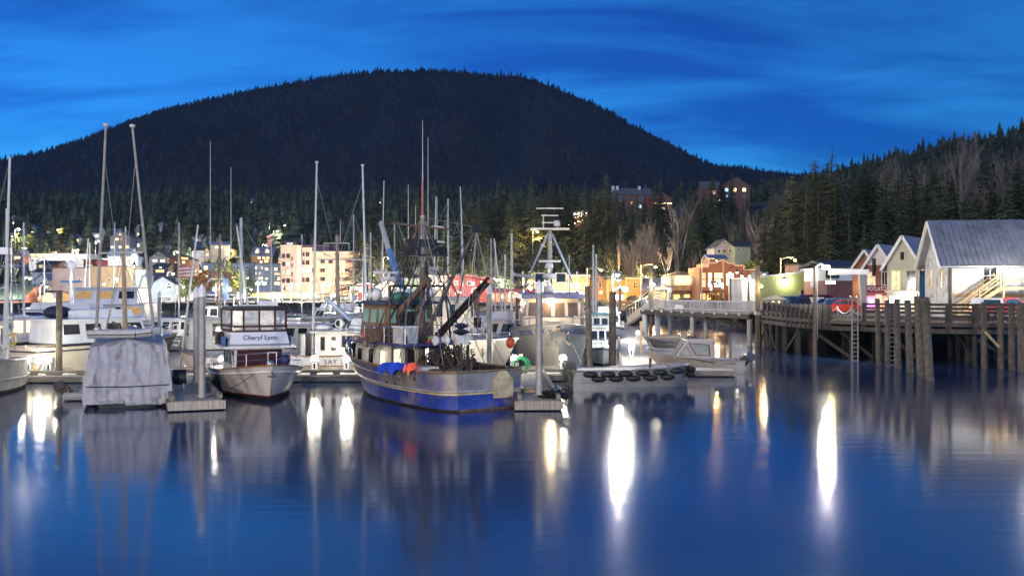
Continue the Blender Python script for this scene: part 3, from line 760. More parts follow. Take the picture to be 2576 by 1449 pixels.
house('cream_store', 'cream flat-roofed annex on the end of the pale-green storehouse', 'building', 793, 830, 740, 281, 9, W_tan, ('flat', 0, None), [('w', 4, 16, [800, 812], [750])], base=1.5)
o = house('sign_building', 'small red and white striped shop front beside the hotel', 'shop', 901, 929, 716, 272, 8, W_red, ('flat', 0, M_trimw), [('c', 22, 11, [914], [729])], base=1.5, mull=(0, 0))
house('white_shed', 'white gabled shed beside the striped shop', 'building', 948, 1003, 721, 262, 10, W_cream, ('gf', 14, M_trimw), [('c', 5, 6, [985], [735])], base=1.5)
house('green_shed', 'pale green corrugated shed behind the crane boom', 'building', 1003, 1060, 702, 266, 12, W_sage, ('flat', 0, M_roofg), [('c', 9, 7, [1030], [720])], base=1.5)
house('yellow_house', 'cream lit two-storey house beside the red stepped-front building', 'building', 1084, 1126, 693, 246, 10, W_cream, ('flat', 0, None), [('c', 5, 9, [1098, 1112], [705, 722])], base=1.5, trim=M_trimw)
house('red_hall', 'red hall with stepped cornice and white-framed windows', 'building', 1131, 1196, 692, 238, 12, W_red, ('flat', 0, None), [('d', 7, 10, [1148, 1164, 1180], [712]), ('w', 6, 8, [1190], [714])], base=1.5, trim=W_brick)
house('red_hall_extension', 'lower red extension with a warm window next to the red hall', 'building', 1197, 1234, 697, 239, 12, W_red, ('flat', 0, None), [('w', 7, 9, [1212], [712])], base=1.5, trim=W_brick)
house('rust_shed', 'long rust-red shed with a gable roof behind the moored boats', 'building', 1240, 1345, 738, 236, 12, W_rust, ('gs', 10, W_red), [('o', 5, 6, [1262, 1290, 1318], [746])], base=1.5)
house('red_shop', 'narrow red shop with a tall window beside the orange false front', 'shop', 1347, 1386, 712, 240, 10, W_red, ('flat', 0, None), [('y', 9, 14, [1376], [724]), ('o', 12, 10, [1360], [744])], base=1.5, trim=M_trimo)
o = house('orange_false_front', 'orange false-front building with upper windows and a glowing shop floor', 'building', 1387, 1483, 692, 236, 14, W_orange, ('flat', 0, None),
          [('y', 6, 13, [1427, 1441, 1456, 1472], [717], M_trimo), ('c', 12, 9, [1400, 1418, 1440, 1462], [738], M_trimo), ('w', 20, 8, [1402, 1428, 1456], [752], M_trimo)], base=1.5, trim=M_trimo)
MB().bb((-2.2, -.1, 5.55), (2.4, -.01, 6.0)).build('sign_board', W_ochre, o)
for q in (-3, 0, 3): MB().lathe((q, -.8, 3.0), [(.25, 0), (.1, .25)], 8).build('added_shop_lamp', M_roofd, o); point_light((q, -1.4, 2.9), 420, (1, .62, .22), o, .15)  # lamps added to brighten the orange shop front
house('ochre_gable', 'ochre house with a dark gable roof and one upper window', 'building', 1484, 1524, 706, 238, 12, W_ochre, ('gf', 16, M_roofd), [('d', 6, 14, [1509], [717], M_trimo), ('w', 7, 6, [1511], [735], M_trimo)], base=1.5)
house('small_orange_house', 'small orange house with two upper windows behind the dock lamp', 'building', 1531, 1572, 704, 232, 10, W_orange, ('flat', 0, None), [('d', 9, 11, [1557], [722], M_trimo), ('c', 13, 14, [1552], [748], M_trimo), ('w', 8, 12, [1566], [748], M_trimo)], base=1.5)
o = house('bracket_cornice_house', 'orange house with a bracketed cornice and one four-pane window', 'building', 1577, 1616, 698, 228, 12, W_orange, ('flat', 0, None), [('d', 9, 14, [1598], [717], M_trimo, (1, 1))], base=1.5, trim=M_trimo)
for i in range(6): MB().bb((-1.6 + i * .6, -.2, 5.15), (-1.45 + i * .6, -.012, 5.5)).build('bracket', M_trimo, o)
house('blue_roof_row', 'long low shed with blue roof between the orange and the balcony houses', 'building', 1616, 1690, 730, 226, 10, W_brown, ('gs', 30, M_roofb), base=1.5)
# balcony house and the stepped-front building
o = house('balcony_house', 'two-storey cream house with a lit upper balcony', 'building', 1686, 1759, 692, 196, 12, W_cream, ('hip', 10, M_roofd), [('y', 8, 15, [1700, 1722, 1746], [711], None), ('o', 14, 12, [1702, 1728, 1750], [747], W_rust)], base=1.5, trim=M_trimw)
d = 196; zf = WZ(731, d) - 1.5; wv = 73 * d / F
MB().bb((-wv / 2, -1.4, zf - .2), (wv / 2, -.01, zf)).build('balcony_floor', W_rust, o)
MB().bb((-wv / 2, -1.45, zf + .95), (wv / 2, -1.37, zf + 1.05)).build('balcony_rail', W_rust, o)
for i in range(29): MB().bb((-wv / 2 + .05 + i * .2, -1.44, zf), (-wv / 2 + .15 + i * .2, -1.38, zf + .95)).build('baluster', W_rust, o)
for i in range(4): MB().bb((-wv / 2 + .05 + i * wv / 3.1, -1.43, 0), (-wv / 2 + .17 + i * wv / 3.1, -1.3, zf - .2)).build('post', W_rust, o)
for xx in (1708.5, 1731, 1754):
    q = WX(xx, d) - o.location.x; zz = WZ(705, d) - 1.5
    MB().ball((q, -.3, zz), .17, 8, 5).build('porch_lamp', mat('bulb_warm', (1, .8, .5), .4, emit=30, ecol=(1.0, 0.75, 0.4)), o)
    point_light((q, -.55, zz), 45, (1.0, 0.72, 0.36), o, .15)
def stepped():
    d = 186; x0, x1 = 1760, 1902; xc = WX(1820, d); o = thing('stepped_front_building', 'brown building with a stepped white-trimmed parapet and big lit windows', 'building', (xc, d, 1.5))
    X = lambda v: WX(v, d) - xc
    Z = lambda v: WZ(v, d) - 1.5
    prof = [(1760, 672), (1782, 672), (1782, 662), (1800, 662), (1806, 658), (1818, 654), (1822, 656), (1834, 663), (1848, 663), (1848, 668), (1871, 668), (1871, 679), (1902, 679)]
    poly = [(X(a), Z(b)) for a, b in prof]
    MB().prism([(X(1760), 0)] + poly + [(X(1902), 0)], 0, 12).build('wall', W_rust, o)
    m = MB()
    for (a, b), (c, e) in zip(poly, poly[1:]):
        m.beam((a, -.06, b), (c, -.06, e), .24, .24)
    m.bb((X(1819) - .1, -.12, 0), (X(1819) + .1, -.005, Z(656)))
    m.build('parapet_trim', M_trimo, o)
    for xx in (1770, 1786, 1802, 1812): 
        for yy, hh in ((694, 14), (713, 18)): window(o, X(xx), Z(yy), 8.5 * d / F, hh * d / F, 'c' if yy == 713 and xx > 1780 else 'w' if xx > 1775 else 'y', M_trimo)
    for xx in (1831, 1841):
        for yy, hh in ((694, 11), (710, 16)): window(o, X(xx), Z(yy), 8 * d / F, hh * d / F, 'w' if yy == 710 else 'c', M_trimo)
    window(o, X(1866), Z(701), 8 * d / F, 9 * d / F, 'w', M_trimo)
    MB().bb((X(1760), -.9, Z(732)), (X(1822), -.01, Z(729))).build('awning', W_rust, o)
    for xx in (1768, 1785, 1802): window(o, X(xx), Z(746), 13 * d / F, 16 * d / F, 'o' if xx == 1785 else 'y', W_rust)
    return o
stepped()
# the green warehouse, its white end and the brick-and-white hall
def warehouse():
    d = 138; x0, x1 = 1868, 2090; xc = WX(1990, d); o = thing('green_warehouse', 'long green corrugated warehouse with low-pitched roof behind the parked cars', 'warehouse', (xc, d, 1.8))
    X = lambda v: WX(v, d) - xc
    Z = lambda v: WZ(v, d) - 1.8
    wl = mat('wall_lime', (0.18, 0.205, 0.09), .6, var=.12, scale=.6, streak=.25)
    MB().prism([(X(1905), 0), (X(2090), 0), (X(2090), Z(688)), (X(2040), Z(683)), (X(1905), Z(699))], 0, 14).build('wall', wl, o)
    m = MB().beam((X(1900), -.1, Z(698)), (X(2040), -.1, Z(682)), .5, .22); m.beam((X(2040), -.1, Z(682)), (X(2092), -.1, Z(687)), .5, .22)
    m.build('roof_edge', M_roofg, o)
    x = X(1905)
    i = 0
    while x < X(2090):
        zt = Z(interp(CX + (x + xc) / d * F, [(1905, 701), (2040, 685), (2090, 690)]))
        MB().bb((x, -.05, .1), (x + .09, -.002, zt - .1)).build('corrugation', wl, o); x += .28
    window(o, X(2022), Z(748) , .95, 2.1, 'd', M_roofg, (0, 0), name='door', y=-.05)
    MB().bb((X(1868), .5, 0), (X(1903), 9, Z(703))).build('white_end', W_white, o)
    MB().bb((X(1866), .3, Z(703) + .004), (X(1905) - .02, 9.2, Z(699))).build('end_roof', M_roofg, o)
    MB().bb((X(1912), 3, Z(697)), (X(1947), 5, Z(683))).build('rooftop_screen', W_grey, o)
    q = (X(1984), -.45, Z(702))
    lm = MB().torus((X(1980) , -.3, Z(697)), .35, .035, 'y', 8, 5, 0, math.pi).build('lamp_arm', M_roofd, o)
    MB().lathe((X(1974), -.3, Z(703)), [(.32, 0), (.12, .22), (.08, .4)], 10).build('lamp_shade', M_roofd, o)
    point_light((X(1974), -.8, Z(705)), 260, (1.0, 0.92, 0.62), o, .15)
    point_light((X(1885), -1.2, Z(708)), 110, (1.0, 0.93, 0.7), o, .15)
warehouse()
house('pale_box_house', 'pale pink box-shaped building behind the warehouse roof', 'building', 2010, 2046, 666, 156, 8, W_pink, ('flat', 0, None), [('y', 5, 5, [2040], [680])])
def brickhall():
    d = 128; xc = WX(2140, d); o = thing('brick_white_hall', 'hall with a maroon lower wall and white upper band beside the wharf houses', 'building', (xc, d, 1.8))
    X = lambda v: WX(v, d) - xc
    Z = lambda v: WZ(v, d) - 1.8
    wl = wallm('maroon', (0.19, 0.085, 0.075))
    MB().bb((X(2080), 0, 0), (X(2200), 12, Z(706))).build('wall', wl, o)
    z = .15
    while z < Z(706) - .2:
        MB().bb((X(2080), -.035, z), (X(2200), -.002, z + .17)).build('siding_board', wl, o); z += .21
    MB().bb((X(2080), .02, Z(706) + .002), (X(2200), 12, Z(672))).build('upper_wall', W_white, o)
    MB().prism([(-.4, Z(674)), (6, Z(656)), (12.4, Z(674)), (12.4, Z(674) + .2), (6, Z(656) + .2), (-.4, Z(674) + .2)], X(2078), X(2202), 'x').build('roof', M_roofd, o)
    window(o, X(2094), Z(689), 1.6, 1.0, 'd', W_barn, (1, 0), y=.02)
    window(o, X(2180), Z(691), .6, .9, 'd', None, (0, 0), y=.02)
brickhall()
o = house('green_hill_house', 'pale green house on posts on the dark slope above the stepped-front building', 'house', 1848, 1888, 620, 232, 9, W_sage, ('gs', 12, M_roofd), [('d', 4, 9, [1857, 1870], [628])])
house('grey_hill_house', 'dim grey house with a gable and veranda next to the pale green hill house', 'house', 1797, 1847, 622, 236, 9, W_grey, ('gf', 20, M_roofd), [('d', 6, 9, [1808, 1822, 1836], [632]), ('d', 5, 5, [1822], [612])])
house('blue_roof_cottage', 'small blue-roofed cottage peeping over the stepped-front building', 'house', 1786, 1828, 652, 215, 8, W_brown, ('gs', 11, M_roofb))
# the lodge on the hilltop
W_lodge = wallm('lodge', (0.20, 0.085, 0.065))
M_lroof = mat('lodge_shingle', (0.115, 0.105, 0.105), .9, var=.2, scale=1)
o = house('hilltop_lodge', 'long dark red lodge with white chimneys on the hilltop', 'hotel', 1545, 1640, 490, 470, 14, W_lodge, ('gs', 19, M_lroof), [('d', 8, 9, [1562, 1612], [500]), ('o', 5, 9, [1589], [512]), ('b', 6, 8, [1610], [520])])
for xx in (1545, 1556, 1612):
    zz = WZ(473, 470) - o.location.z; q = WX(xx, 470) - o.location.x
    MB().bb((q - .6, 5, zz - 1.5), (q + .6, 6.4, zz + 1.4)).build('chimney', M_trimw, o)
house('lodge_gable_wing', 'gabled lodge wing with a glowing curved terrace below it', 'hotel', 1640, 1690, 500, 462, 12, W_lodge, ('gf', 17, M_lroof), [('w', 12, 3, [1652, 1668, 1684], [512]), ('y', 8, 6, [1668], [524])])
house('lodge_tower_wing', 'tall lodge wing with one warm window between the spruces', 'hotel', 1766, 1814, 474, 450, 12, W_lodge, ('gs', 20, M_lroof), [('w', 9, 8, [1795], [484]), ('o', 4, 5, [1792], [503]), ('w', 5, 6, [1811], [504])])
house('lodge_end_wing', 'end wing of the lodge with a row of three upper windows', 'hotel', 1818, 1886, 468, 458, 12, W_lodge, ('gf', 22, M_lroof), [('bww', 8, 8, [1828, 1848, 1872], [478]), ('b', 5, 6, [1829], [494]), ('d', 5, 6, [1852, 1872], [494])])
o = house('lodge_sunroom', 'glazed lodge sunroom glowing yellow on the slope', 'hotel', 1440, 1482, 533, 380, 6, W_lodge, ('flat', 0, M_trimw), [('c', 6, 13, [1446, 1455, 1464, 1473], [541])])
for i in range(9):
    MB().ball((WX(1425 + i * 5, 378) - o.location.x, -3, WZ(567 - i * 1.4, 378) - o.location.z), .22, 6, 4).build('string_lamp', MATS['bulb_warm'], o)
MB().bb((WX(1423, 378) - o.location.x, -4, WZ(574, 378) - o.location.z), (WX(1480, 378) - o.location.x, -1, WZ(571, 378) - o.location.z)).build('terrace', W_brown, o)
point_light((WX(1448, 376) - o.location.x, -5, WZ(552, 376) - o.location.z), 500, (1.0, .6, .2), o, .4)

# ------------------------------------------------------------------ street lamps of the town and the hills
M_pole = mat('galvanised_pole', (0.30, 0.30, 0.31), .5, .6, var=.2)
M_polew = mat('wooden_pole', (0.13, 0.10, 0.075), .9, var=.35, scale=3, stretch=(3, 3, .4))
M_bw = mat('bulb_white', (1, 1, 1), .4, emit=45, ecol=(1.0, .93, .80))
M_bo = mat('bulb_orange', (1, .6, .2), .4, emit=60, ecol=(1.0, .48, .10))
def street_lamp(label, xv, yv, d, power, warm=False, arm=1.6, side=1, zb=None, bulb=.25, wood=False, group=None):
    p = P(xv, yv, d); z0 = zb if zb is not None else max(ground_z(p.x, d), 2.0)
    px = p.x - side * arm
    o = thing('street_lamp', label, 'street lamp', (px, d, z0), 0, group)
    h = p.z - z0
    MB().tube((0, 0, -.5), (0, 0, h + .35), .13 if not wood else .17, .08 if not wood else .13, 8).build('pole', M_polew if wood else M_pole, o)
    MB().path([(0, 0, h + .1), (side * arm * .5, 0, h + .45), (side * arm, 0, h + .3)], .05, 6).build('arm', M_pole, o)
    MB().lathe((side * arm, 0, h + .02), [(.28, 0), (.3, .1), (.14, .28)], 10).build('lamp_head', M_pole, o)
    MB().ball((side * arm, 0, h - .04), bulb, 10, 6, (1, 1, .7)).build('bulb', M_bo if warm else M_bw, o)
    point_light((side * arm, -.1, h - .35), power * 2.6, (1.0, .58, .20) if warm else (1.0, .93, .80), o, bulb)
    return o
street_lamp('very bright white street lamp below the long white hillside hall', 193, 631, 372, 9000, bulb=.5)
street_lamp('white street lamp high on the left hillside beside a lit tree', 47, 577, 465, 3500, bulb=.45)
street_lamp('small white street lamp near the three-storey blue house', 250, 607, 425, 1500, bulb=.3)
street_lamp('bright white harbour lamp between the pale tower and the slate barn', 345, 731, 236, 5500, bulb=.4)
street_lamp('white lamp on the rear of the slate barn', 436, 688, 266, 900, bulb=.3)
street_lamp('yellow street lamp above the brown house with red sign windows', 521, 640, 380, 700, True, bulb=.25)
street_lamp('bright white lamp in front of the blue apartment wing', 665, 712, 246, 4800, bulb=.42)
street_lamp('white lamp on a wooden pole in front of the hotel', 748, 714, 240, 4200, wood=True, bulb=.36)
street_lamp('yellow lamp by the cream annex under the hotel', 796, 735, 262, 900, True, bulb=.22)
street_lamp('round white lamp beside the striped shop', 897, 725, 258, 1300, bulb=.35)
street_lamp('white lamp in front of the green corrugated shed', 1032, 720, 250, 1800, bulb=.32)
street_lamp('orange lamp in the trees above the bare lit tree', 978, 650, 300, 900, True, bulb=.3)
street_lamp('orange lamp glowing among the spruces below the sunroom', 1352, 583, 338, 2600, True, bulb=.4)
street_lamp('orange lamp in front of the rust-red shed', 1299, 738, 224, 900, True, bulb=.26)
street_lamp('white lamp beside the narrow red shop', 1335, 726, 222, 2000, bulb=.3)
street_lamp('white lamp on the orange false-front building', 1384, 711, 228, 900, bulb=.22)
street_lamp('orange street lamp on a curved arm above the ochre house', 1512, 679, 215, 2200, True, 3.0, bulb=.28)
street_lamp('orange street lamp on a curved arm above the blue-roofed shed', 1649, 671, 205, 2600, True, 3.0, bulb=.28)
street_lamp('orange street lamp behind the warehouse roof', 2000, 654, 165, 1200, True, 2.4, bulb=.2)
street_lamp('orange street lamp in front of the stepped-front building', 1803, 656, 172, 300, True, 2.6, bulb=.12)

HL = 'small hillside house with lit windows between trees and neighbouring roofs'
rh_ = random.Random(77)
walls_ = [W_white, W_grey, W_cream, W_navy, W_brown, W_blue, W_brick, W_sage]
taken = [(x0, x1, y) for x0, x1, y in ((60, 225, 645), (270, 330, 615), (375, 425, 660), (425, 510, 650), (630, 690, 640))]
n_ = 0
while n_ < 34:
    xv = rh_.uniform(8, 720); d_ = rh_.uniform(375, 600); x = WX(xv, d_); z = ground_z(x, d_); w_ = rh_.uniform(6, 11); h_ = rh_.uniform(3.2, 6)
    yv = HZ - (z + h_ - H) / d_ * F; hw_ = w_ / 2 / d_ * F
    if any(a - hw_ < xv < b + hw_ and abs(yv - c) < 26 for a, b, c in taken): continue
    taken.append((xv - hw_, xv + hw_, yv)); n_ += 1
    ks = [rh_.choice('wwocyd') for _ in range(4)]; px_ = h_ / d_ * F
    house('hillside_house', HL, 'house', xv - hw_, xv + hw_, yv, d_, rh_.uniform(6, 9), rh_.choice(walls_), (rh_.choice(('gs', 'gf', 'hip')), rh_.uniform(8, 15), rh_.choice((M_roofd, M_roofb, M_roofg))),
          [(ks, rh_.uniform(5, 8), rh_.uniform(4, 6), [xv - hw_ * .5, xv + hw_ * .5], [yv + px_ * .35])], group='small lit houses on the hillside')
for i in range(24):  # extra lamps at random spots, added to brighten the hillside
    xv = rh_.uniform(10, 720); d_ = rh_.uniform(330, 560); x = WX(xv, d_); yv = HZ - (ground_z(x, d_) + 7.5 - H) / d_ * F
    street_lamp('added small street lamp among the hillside houses', xv, yv, d_, rh_.uniform(500, 1600), rh_.random() < .4, bulb=.24, group='added street lamps among the hillside houses')
for i, xv in enumerate((925, 1010, 1090, 1165, 1250, 1330, 1420, 1560, 1625, 1740)):  # added lamps, placed to light the spruces from below
    street_lamp('added street lamp at the foot of the wooded slope behind the harbour street', xv, 712 - (i % 3) * 8, 284 + (i % 2) * 8, 6500, i % 3 == 2, bulb=.22, group='added street lamps along the foot of the slope')
for i, xv in enumerate((15, 118, 262, 372, 462, 560, 632, 728, 830, 935, 1015, 1110, 1205)):  # added lamps, put in to brighten the town fronts
    street_lamp('added lamp post on the harbour street above the dark timber harbour wall', xv, 728 - (i * 7 % 3) * 7, 230 + (i % 2) * 3, 480, i % 4 == 1, bulb=.2, zb=2.4, group='added lamp posts along the harbour street')

# ------------------------------------------------------------------ wharf on piles
M_timber = mat('wet_timber', (0.06, 0.05, 0.04), .8, var=.45, scale=2.5, streak=.5, dirt=(.10, .085, .07), stretch=(3, 3, .5))
M_timberd = mat('dark_timber', (0.036, 0.031, 0.027), .85, var=.4, scale=2.5, rnd=.3)
M_plank = mat('weathered_plank', (0.30, 0.27, 0.23), .85, var=.3, scale=1.5, rnd=.18, stretch=(1, 6, 1))
M_plankw = mat('pale_dock_boards', (0.52, 0.49, 0.43), .8, var=.18, scale=1.2, stretch=(.5, 5, 1))
M_newwood = mat('new_timber', (0.42, 0.29, 0.15), .75, var=.2, scale=2, rnd=.12)
M_galv = mat('galvanised_steel', (0.42, 0.43, 0.45), .4, .7, var=.2, scale=3)
M_pilesteel = mat('steel_pile', (0.30, 0.28, 0.27), .55, .2, var=.25, scale=2, streak=.5, dirt=(.16, .10, .06))
M_capw = mat('white_pile_cap', (.72, .72, .74), .5, var=.1)
M_black = mat('black_rubber', (.012, .012, .014), .55, var=.3)
M_white = mat('white_gelcoat', (.70, .70, .69), .28, var=.07, scale=1, streak=.22, coat=.3)
DZ = 3.2
EV = [(1912, 97), (1976, 87), (2050, 81), (2150, 77), (2330, 73), (2576, 70.5), (2900, 68.5)]
E = [Vector((WX(a, d), d, 0)) for a, d in EV]
wh = thing('wharf', 'timber wharf on tall piles carrying the parked cars and houses', 'wharf', (E[3].x, E[3].y, 0))
off = Vector((-E[3].x, -E[3].y, 0))
poly = [(e.x + off.x, e.y + off.y) for e in E] + [(E[-1].x + 20 + off.x, 150 + off.y), (WX(1900, 150) + off.x, 150 + off.y)]
MB().prism(poly, DZ - .22, DZ, 'z').build('deck', M_plank, wh)
def along(e, step):
    out = []
    for a, b in zip(e, e[1:]):
        n = max(1, int((b - a).length / step))
        out += [a.lerp(b, i / n) for i in range(n)]
    return out + [e[-1]]
for a, b in zip(E, E[1:]):
    u = (b - a).normalized(); nrm = Vector((u.y, -u.x, 0))
    for z, t, q in ((DZ - .3, .3, .16), (DZ - .78, .34, .10)):
        MB().beam(a + off + nrm * q + Vector((0, 0, z)), b + off + nrm * q + Vector((0, 0, z)), .22, t).build('edge_beam', M_timber, wh)
    MB().beam(a + off + nrm * .02 + Vector((0, 0, DZ + .14)), b + off + nrm * .02 + Vector((0, 0, DZ + .14)), .28, .24).build('bull_rail', M_timber, wh)
pm = MB().lathe((0, 0, 0), [(.2, -1.5), (.19, .6), (.18, 1.4), (.175, DZ - .9)], 9).build('pile', M_timberd); pm.name = 'pile_source'; pmd = pm.data; bpy.data.objects.remove(pm)
front = along(E, 2.5)
for r_, dd in ((0, .25), (1, 3.2), (2, 6.4), (3, 9.8)):
    for i, p in enumerate(front):
        q = p + off; share('pile', pmd, wh, (q.x + random.uniform(-.15, .15) + dd * .25, q.y + dd, 0), random.uniform(0, 6), (1, 1, 1), (random.uniform(-.012, .012), random.uniform(-.012, .012), 0))
for i in range(0, len(front) - 1):
    if i % 2 == 0 or random.random() < .4:
        a, b = front[i] + off, front[i + 1] + off
        z0, z1 = (.1, DZ - 1.1) if random.random() < .5 else (DZ - 1.1, .1)
        dd = random.choice((.55, .0, 3.4))
        MB().beam((a.x, a.y + dd, z0), (b.x, b.y + dd, z1), .10, .26).build('brace', M_timberd, wh)
for i in range(1, len(front) - 1, 3):
    a = front[i] + off; MB().beam((a.x, a.y + .2, .3), (a.x + 1.2, a.y + 5.5, DZ - 1.0), .10, .24).build('brace', M_timberd, wh)
# close-set tall guard posts at the bridge end
gp = thing('guard_post_row', 'row of close-set tall timber guard posts on the wharf edge by the bridge', 'fence', (E[0].x, E[0].y, DZ))
for i in range(15):
    xv = 1924 + i * 11.6; d = interp(xv, EV) - .35
    p = P(xv, 0, d)
    MB().prism([(-.15, -.9), (.15, -.9), (.17, .95), (-.17, 1.12)], -.12, .12).build('post', M_timberd, gp, loc=(p.x - E[0].x, p.y - E[0].y, 0))
for z in (.35, .75):
    MB().path([(WX(x, interp(x, EV)) - E[0].x, interp(x, EV) - E[0].y - .2, z) for x in (1920, 1976, 2050, 2088)], .07, 4).build('rail', M_timberd, gp)
def rail_fence(label, x0, x1, nb, zs, off_d=-.1, top=1.25):
    d0 = interp(x0, EV) + off_d; a = P(x0, 0, d0); f = thing('rail_fence', label, 'fence', (a.x, a.y, DZ))
    pts_ = []
    for i in range(nb + 1):
        xv = lerp(x0, x1, i / nb); d = interp(xv, EV) + off_d; p = P(xv, 0, d); pts_.append(Vector((p.x - a.x, p.y - a.y, 0)))
    for p in pts_: MB().bb((-.15, -.15, -.95), (.15, .12, top)).build('post', M_timber, f, loc=p)
    for p, q in zip(pts_, pts_[1:]):
        for z in zs: MB().beam(p + Vector((0, .16, z)), q + Vector((0, .16, z)), .07, .17).build('rail', M_timberd, f)
rail_fence('three-rail timber fence on the wharf edge in front of the cream house', 2172, 2384, 3, (.55, .85, 1.15))
rail_fence('four-rail timber fence on the wharf edge in front of the warehouse stairs', 2388, 2452, 1, (.3, .58, .86, 1.14))
rail_fence('timber fence on the wharf edge in front of the red pickup', 2456, 2640, 3, (.3, .58, .86, 1.16))
ch = thing('chain_barrier', 'slack white chain on low stanchions beside the red hatchback', 'barrier', (E[2].x, E[2].y, DZ))
for x in (2068, 2108, 2140):
    p = P(x, 0, interp(x, EV) + .4); MB().tube((p.x - E[2].x, p.y - E[2].y, 0), (p.x - E[2].x, p.y - E[2].y, .95), .035, .035, 6).build('stanchion', M_galv, ch)
for x0, x1, z0 in ((2068, 2108, .9), (2108, 2140, .75)):
    ps = []
    for i in range(9):
        t = i / 8; x = lerp(x0, x1, t); p = P(x, 0, interp(x, EV) + .4); ps.append((p.x - E[2].x, p.y - E[2].y, z0 - 1.5 * t * (1 - t)))
    MB().path(ps, .025, 4).build('chain', M_white, ch)
def ladder(label, xv, ytop, ybot, d, w=.45, hoop=True):
    p = P(xv, 0, d); o = thing('ladder', label, 'ladder', (p.x, d, -.6)); zt = WZ(ytop, d) + .6
    for s in (-1, 1):
        MB().tube((s * w / 2, 0, 0), (s * w / 2, 0, zt - .3), .055, .055, 8).build('side_rail', M_pilesteel, o)
        if hoop: MB().torus((s * w / 2, .3, zt - .3), .3, .05, 'x', 10, 6, 0, math.pi).build('hand_hoop', M_pilesteel, o)
    for i in range(int((zt - .9) / .33)): MB().tube((-w / 2, 0, .3 + i * .33), (w / 2, 0, .3 + i * .33), .035, .035, 6).build('rung', M_pilesteel, o)
ladder('steel ladder with hooped handrails down the wharf face beside the red hatchback', 2151, 746, 905, 76.2)
ladder('dark ladder between the leaning fender piles', 2244, 770, 905, 71.8, .4, False)
M_pileold = mat('old_fender_pile', (.11, .092, .07), .9, var=.45, scale=3, streak=.6, dirt=(.05, .045, .04))
for i, (xt, xb, yt, d, r_, lab) in enumerate(((2207, 2212, 753, 72.5, .19, 'wooden fender pile standing next to the ladder hoops, square-topped'), (2231, 2235, 756, 70.5, .19, 'second wooden fender pile in the row out from the ladder'), (2256, 2261, 754, 68.5, .21, 'third wooden fender pile in the row, cut flat in front of the bright shop'),
                                     (2283, 2292, 757, 66, .22, 'fourth wooden fender pile in the row, leaning slightly'), (2307, 2318, 747, 63.5, .22, 'fifth wooden fender pile in the row, tallest and square-topped'), (2327, 2342, 750, 60, .26, 'thick outermost leaning fender pile with moss on its top'),
                                     (2474, 2477, 762, 69, .2, 'slim round mooring pile by the red pickup with a loose plank'), (2516, 2518, 764, 69, .21, 'mooring pile between the slim pile and the double ladder frame'), (2544, 2547, 764, 68, .22, 'mooring pile beside the double ladder frame'), (2569, 2574, 764, 66, .3, 'thick dark mooring pile at the end of the wharf fence'))):
    a, b = P(xt, yt, d), P(xb, 0, d); o = thing('fender_pile', lab, 'pile', (b.x, d, 0))
    MB().tube((0, 0, -1.5), (a.x - b.x, 0, a.z), r_ * 1.06, r_ * .92, 10).build('shaft', M_pileold, o)
    MB().tube((a.x - b.x, 0, a.z), (a.x - b.x, 0, a.z + .06), r_ * .86, r_ * .7, 10).build('top_cap', M_timberd, o)
    if i == 5:
        mm = MB(); r2 = random.Random(5)
        for _ in range(160):
            aa = r2.uniform(2.8, 6.5); zz = r2.uniform(a.z - 1.1, a.z - .2); u = Vector((math.cos(aa), math.sin(aa), 0)) * (r_ * .97); c = Vector((a.x - b.x, 0, zz)) + u
            mm.add([c, c + Vector((r2.uniform(-.06, .06), r2.uniform(-.06, .02), r2.uniform(-.12, .1))) + u * .3, c + Vector((r2.uniform(-.08, .08), 0, r2.uniform(-.1, .1)))], [(0, 1, 2)])
        mm.build('moss', mat('moss', (.08, .10, .03), .9), o)
MB_ = MB().beam(P(2478, 835, 67.5) - P(2478, 835, 67.5), P(2513, 873, 67.5) - P(2478, 835, 67.5), .12, .16)
o = MB_.build('loose_plank', M_newwood, loc=P(2478, 835, 67.5)); tag(o, 'loose pale plank hanging slantwise from the slim mooring pile', 'plank')

# ------------------------------------------------------------------ wharf houses
def board_rows(o, w, h, rh, m, y=-.03, step=.26, gable=True):
    z = .05
    while z < h + (rh if gable else 0) - .12:
        ww = w if z < h else w * (1 - (z + .1 - h) / rh)
        if ww > .15: MB().bb((-ww / 2 + .01, y, z), (ww / 2 - .01, -.002, z + step - .035)).build('board', m, o)
        z += step
def wharf_house(name, label, xv, d, rz, w, dep, ze, zr, wall, roofm, ov=.45):
    p = P(xv, 0, d); o = thing(name, label, 'house', (p.x, p.y, DZ), rz); h = ze - DZ; rh = zr - ze
    MB().bb((-w / 2, 0, 0), (w / 2, dep, h)).prism([(-w / 2, h), (w / 2, h), (0, h + rh)], 0, dep).build('wall', wall, o)
    rf = MB()
    for s in (-1, 1):
        e = w / 2 + ov; k = rh * ov / (w / 2)
        rf.prism([(0, rh + .02), (s * e, -k), (s * e, -k + .14), (0, rh + .16)], -ov - .05, dep + .2)
    rf = rf.build('roof', roofm, o, loc=(0, 0, h))
    n = int(dep / .4)
    for s in (-1, 1):
        e = w / 2 + ov; k = rh * ov / (w / 2)
        for i in range(n): MB().beam((0, -ov + .1 + i * .4, rh + .17), (s * e, -ov + .1 + i * .4, -k + .15), .05, .05).build('roof_rib', roofm, rf)
        MB().beam((0, -ov - .09, rh + .06), (s * e, -ov - .09, -k + .03), .05, .26).build('bargeboard', M_trimw, rf)
    return o, h, rh
RZ = R(-36)
W_cl = wallm('clapboard', (.46, .46, .36)); M_rfb = mat('wharf_metal_roof', (.20, .24, .32), .45, .3, var=.15, scale=.8, streak=.3)
o, h, rh = wharf_house('cream_clapboard_house', 'tall cream clapboard house with a steep gable beside the white warehouse', 2272, 92, RZ, 2.9, 6.5, 7.9, 10.3, W_cl, M_rfb)
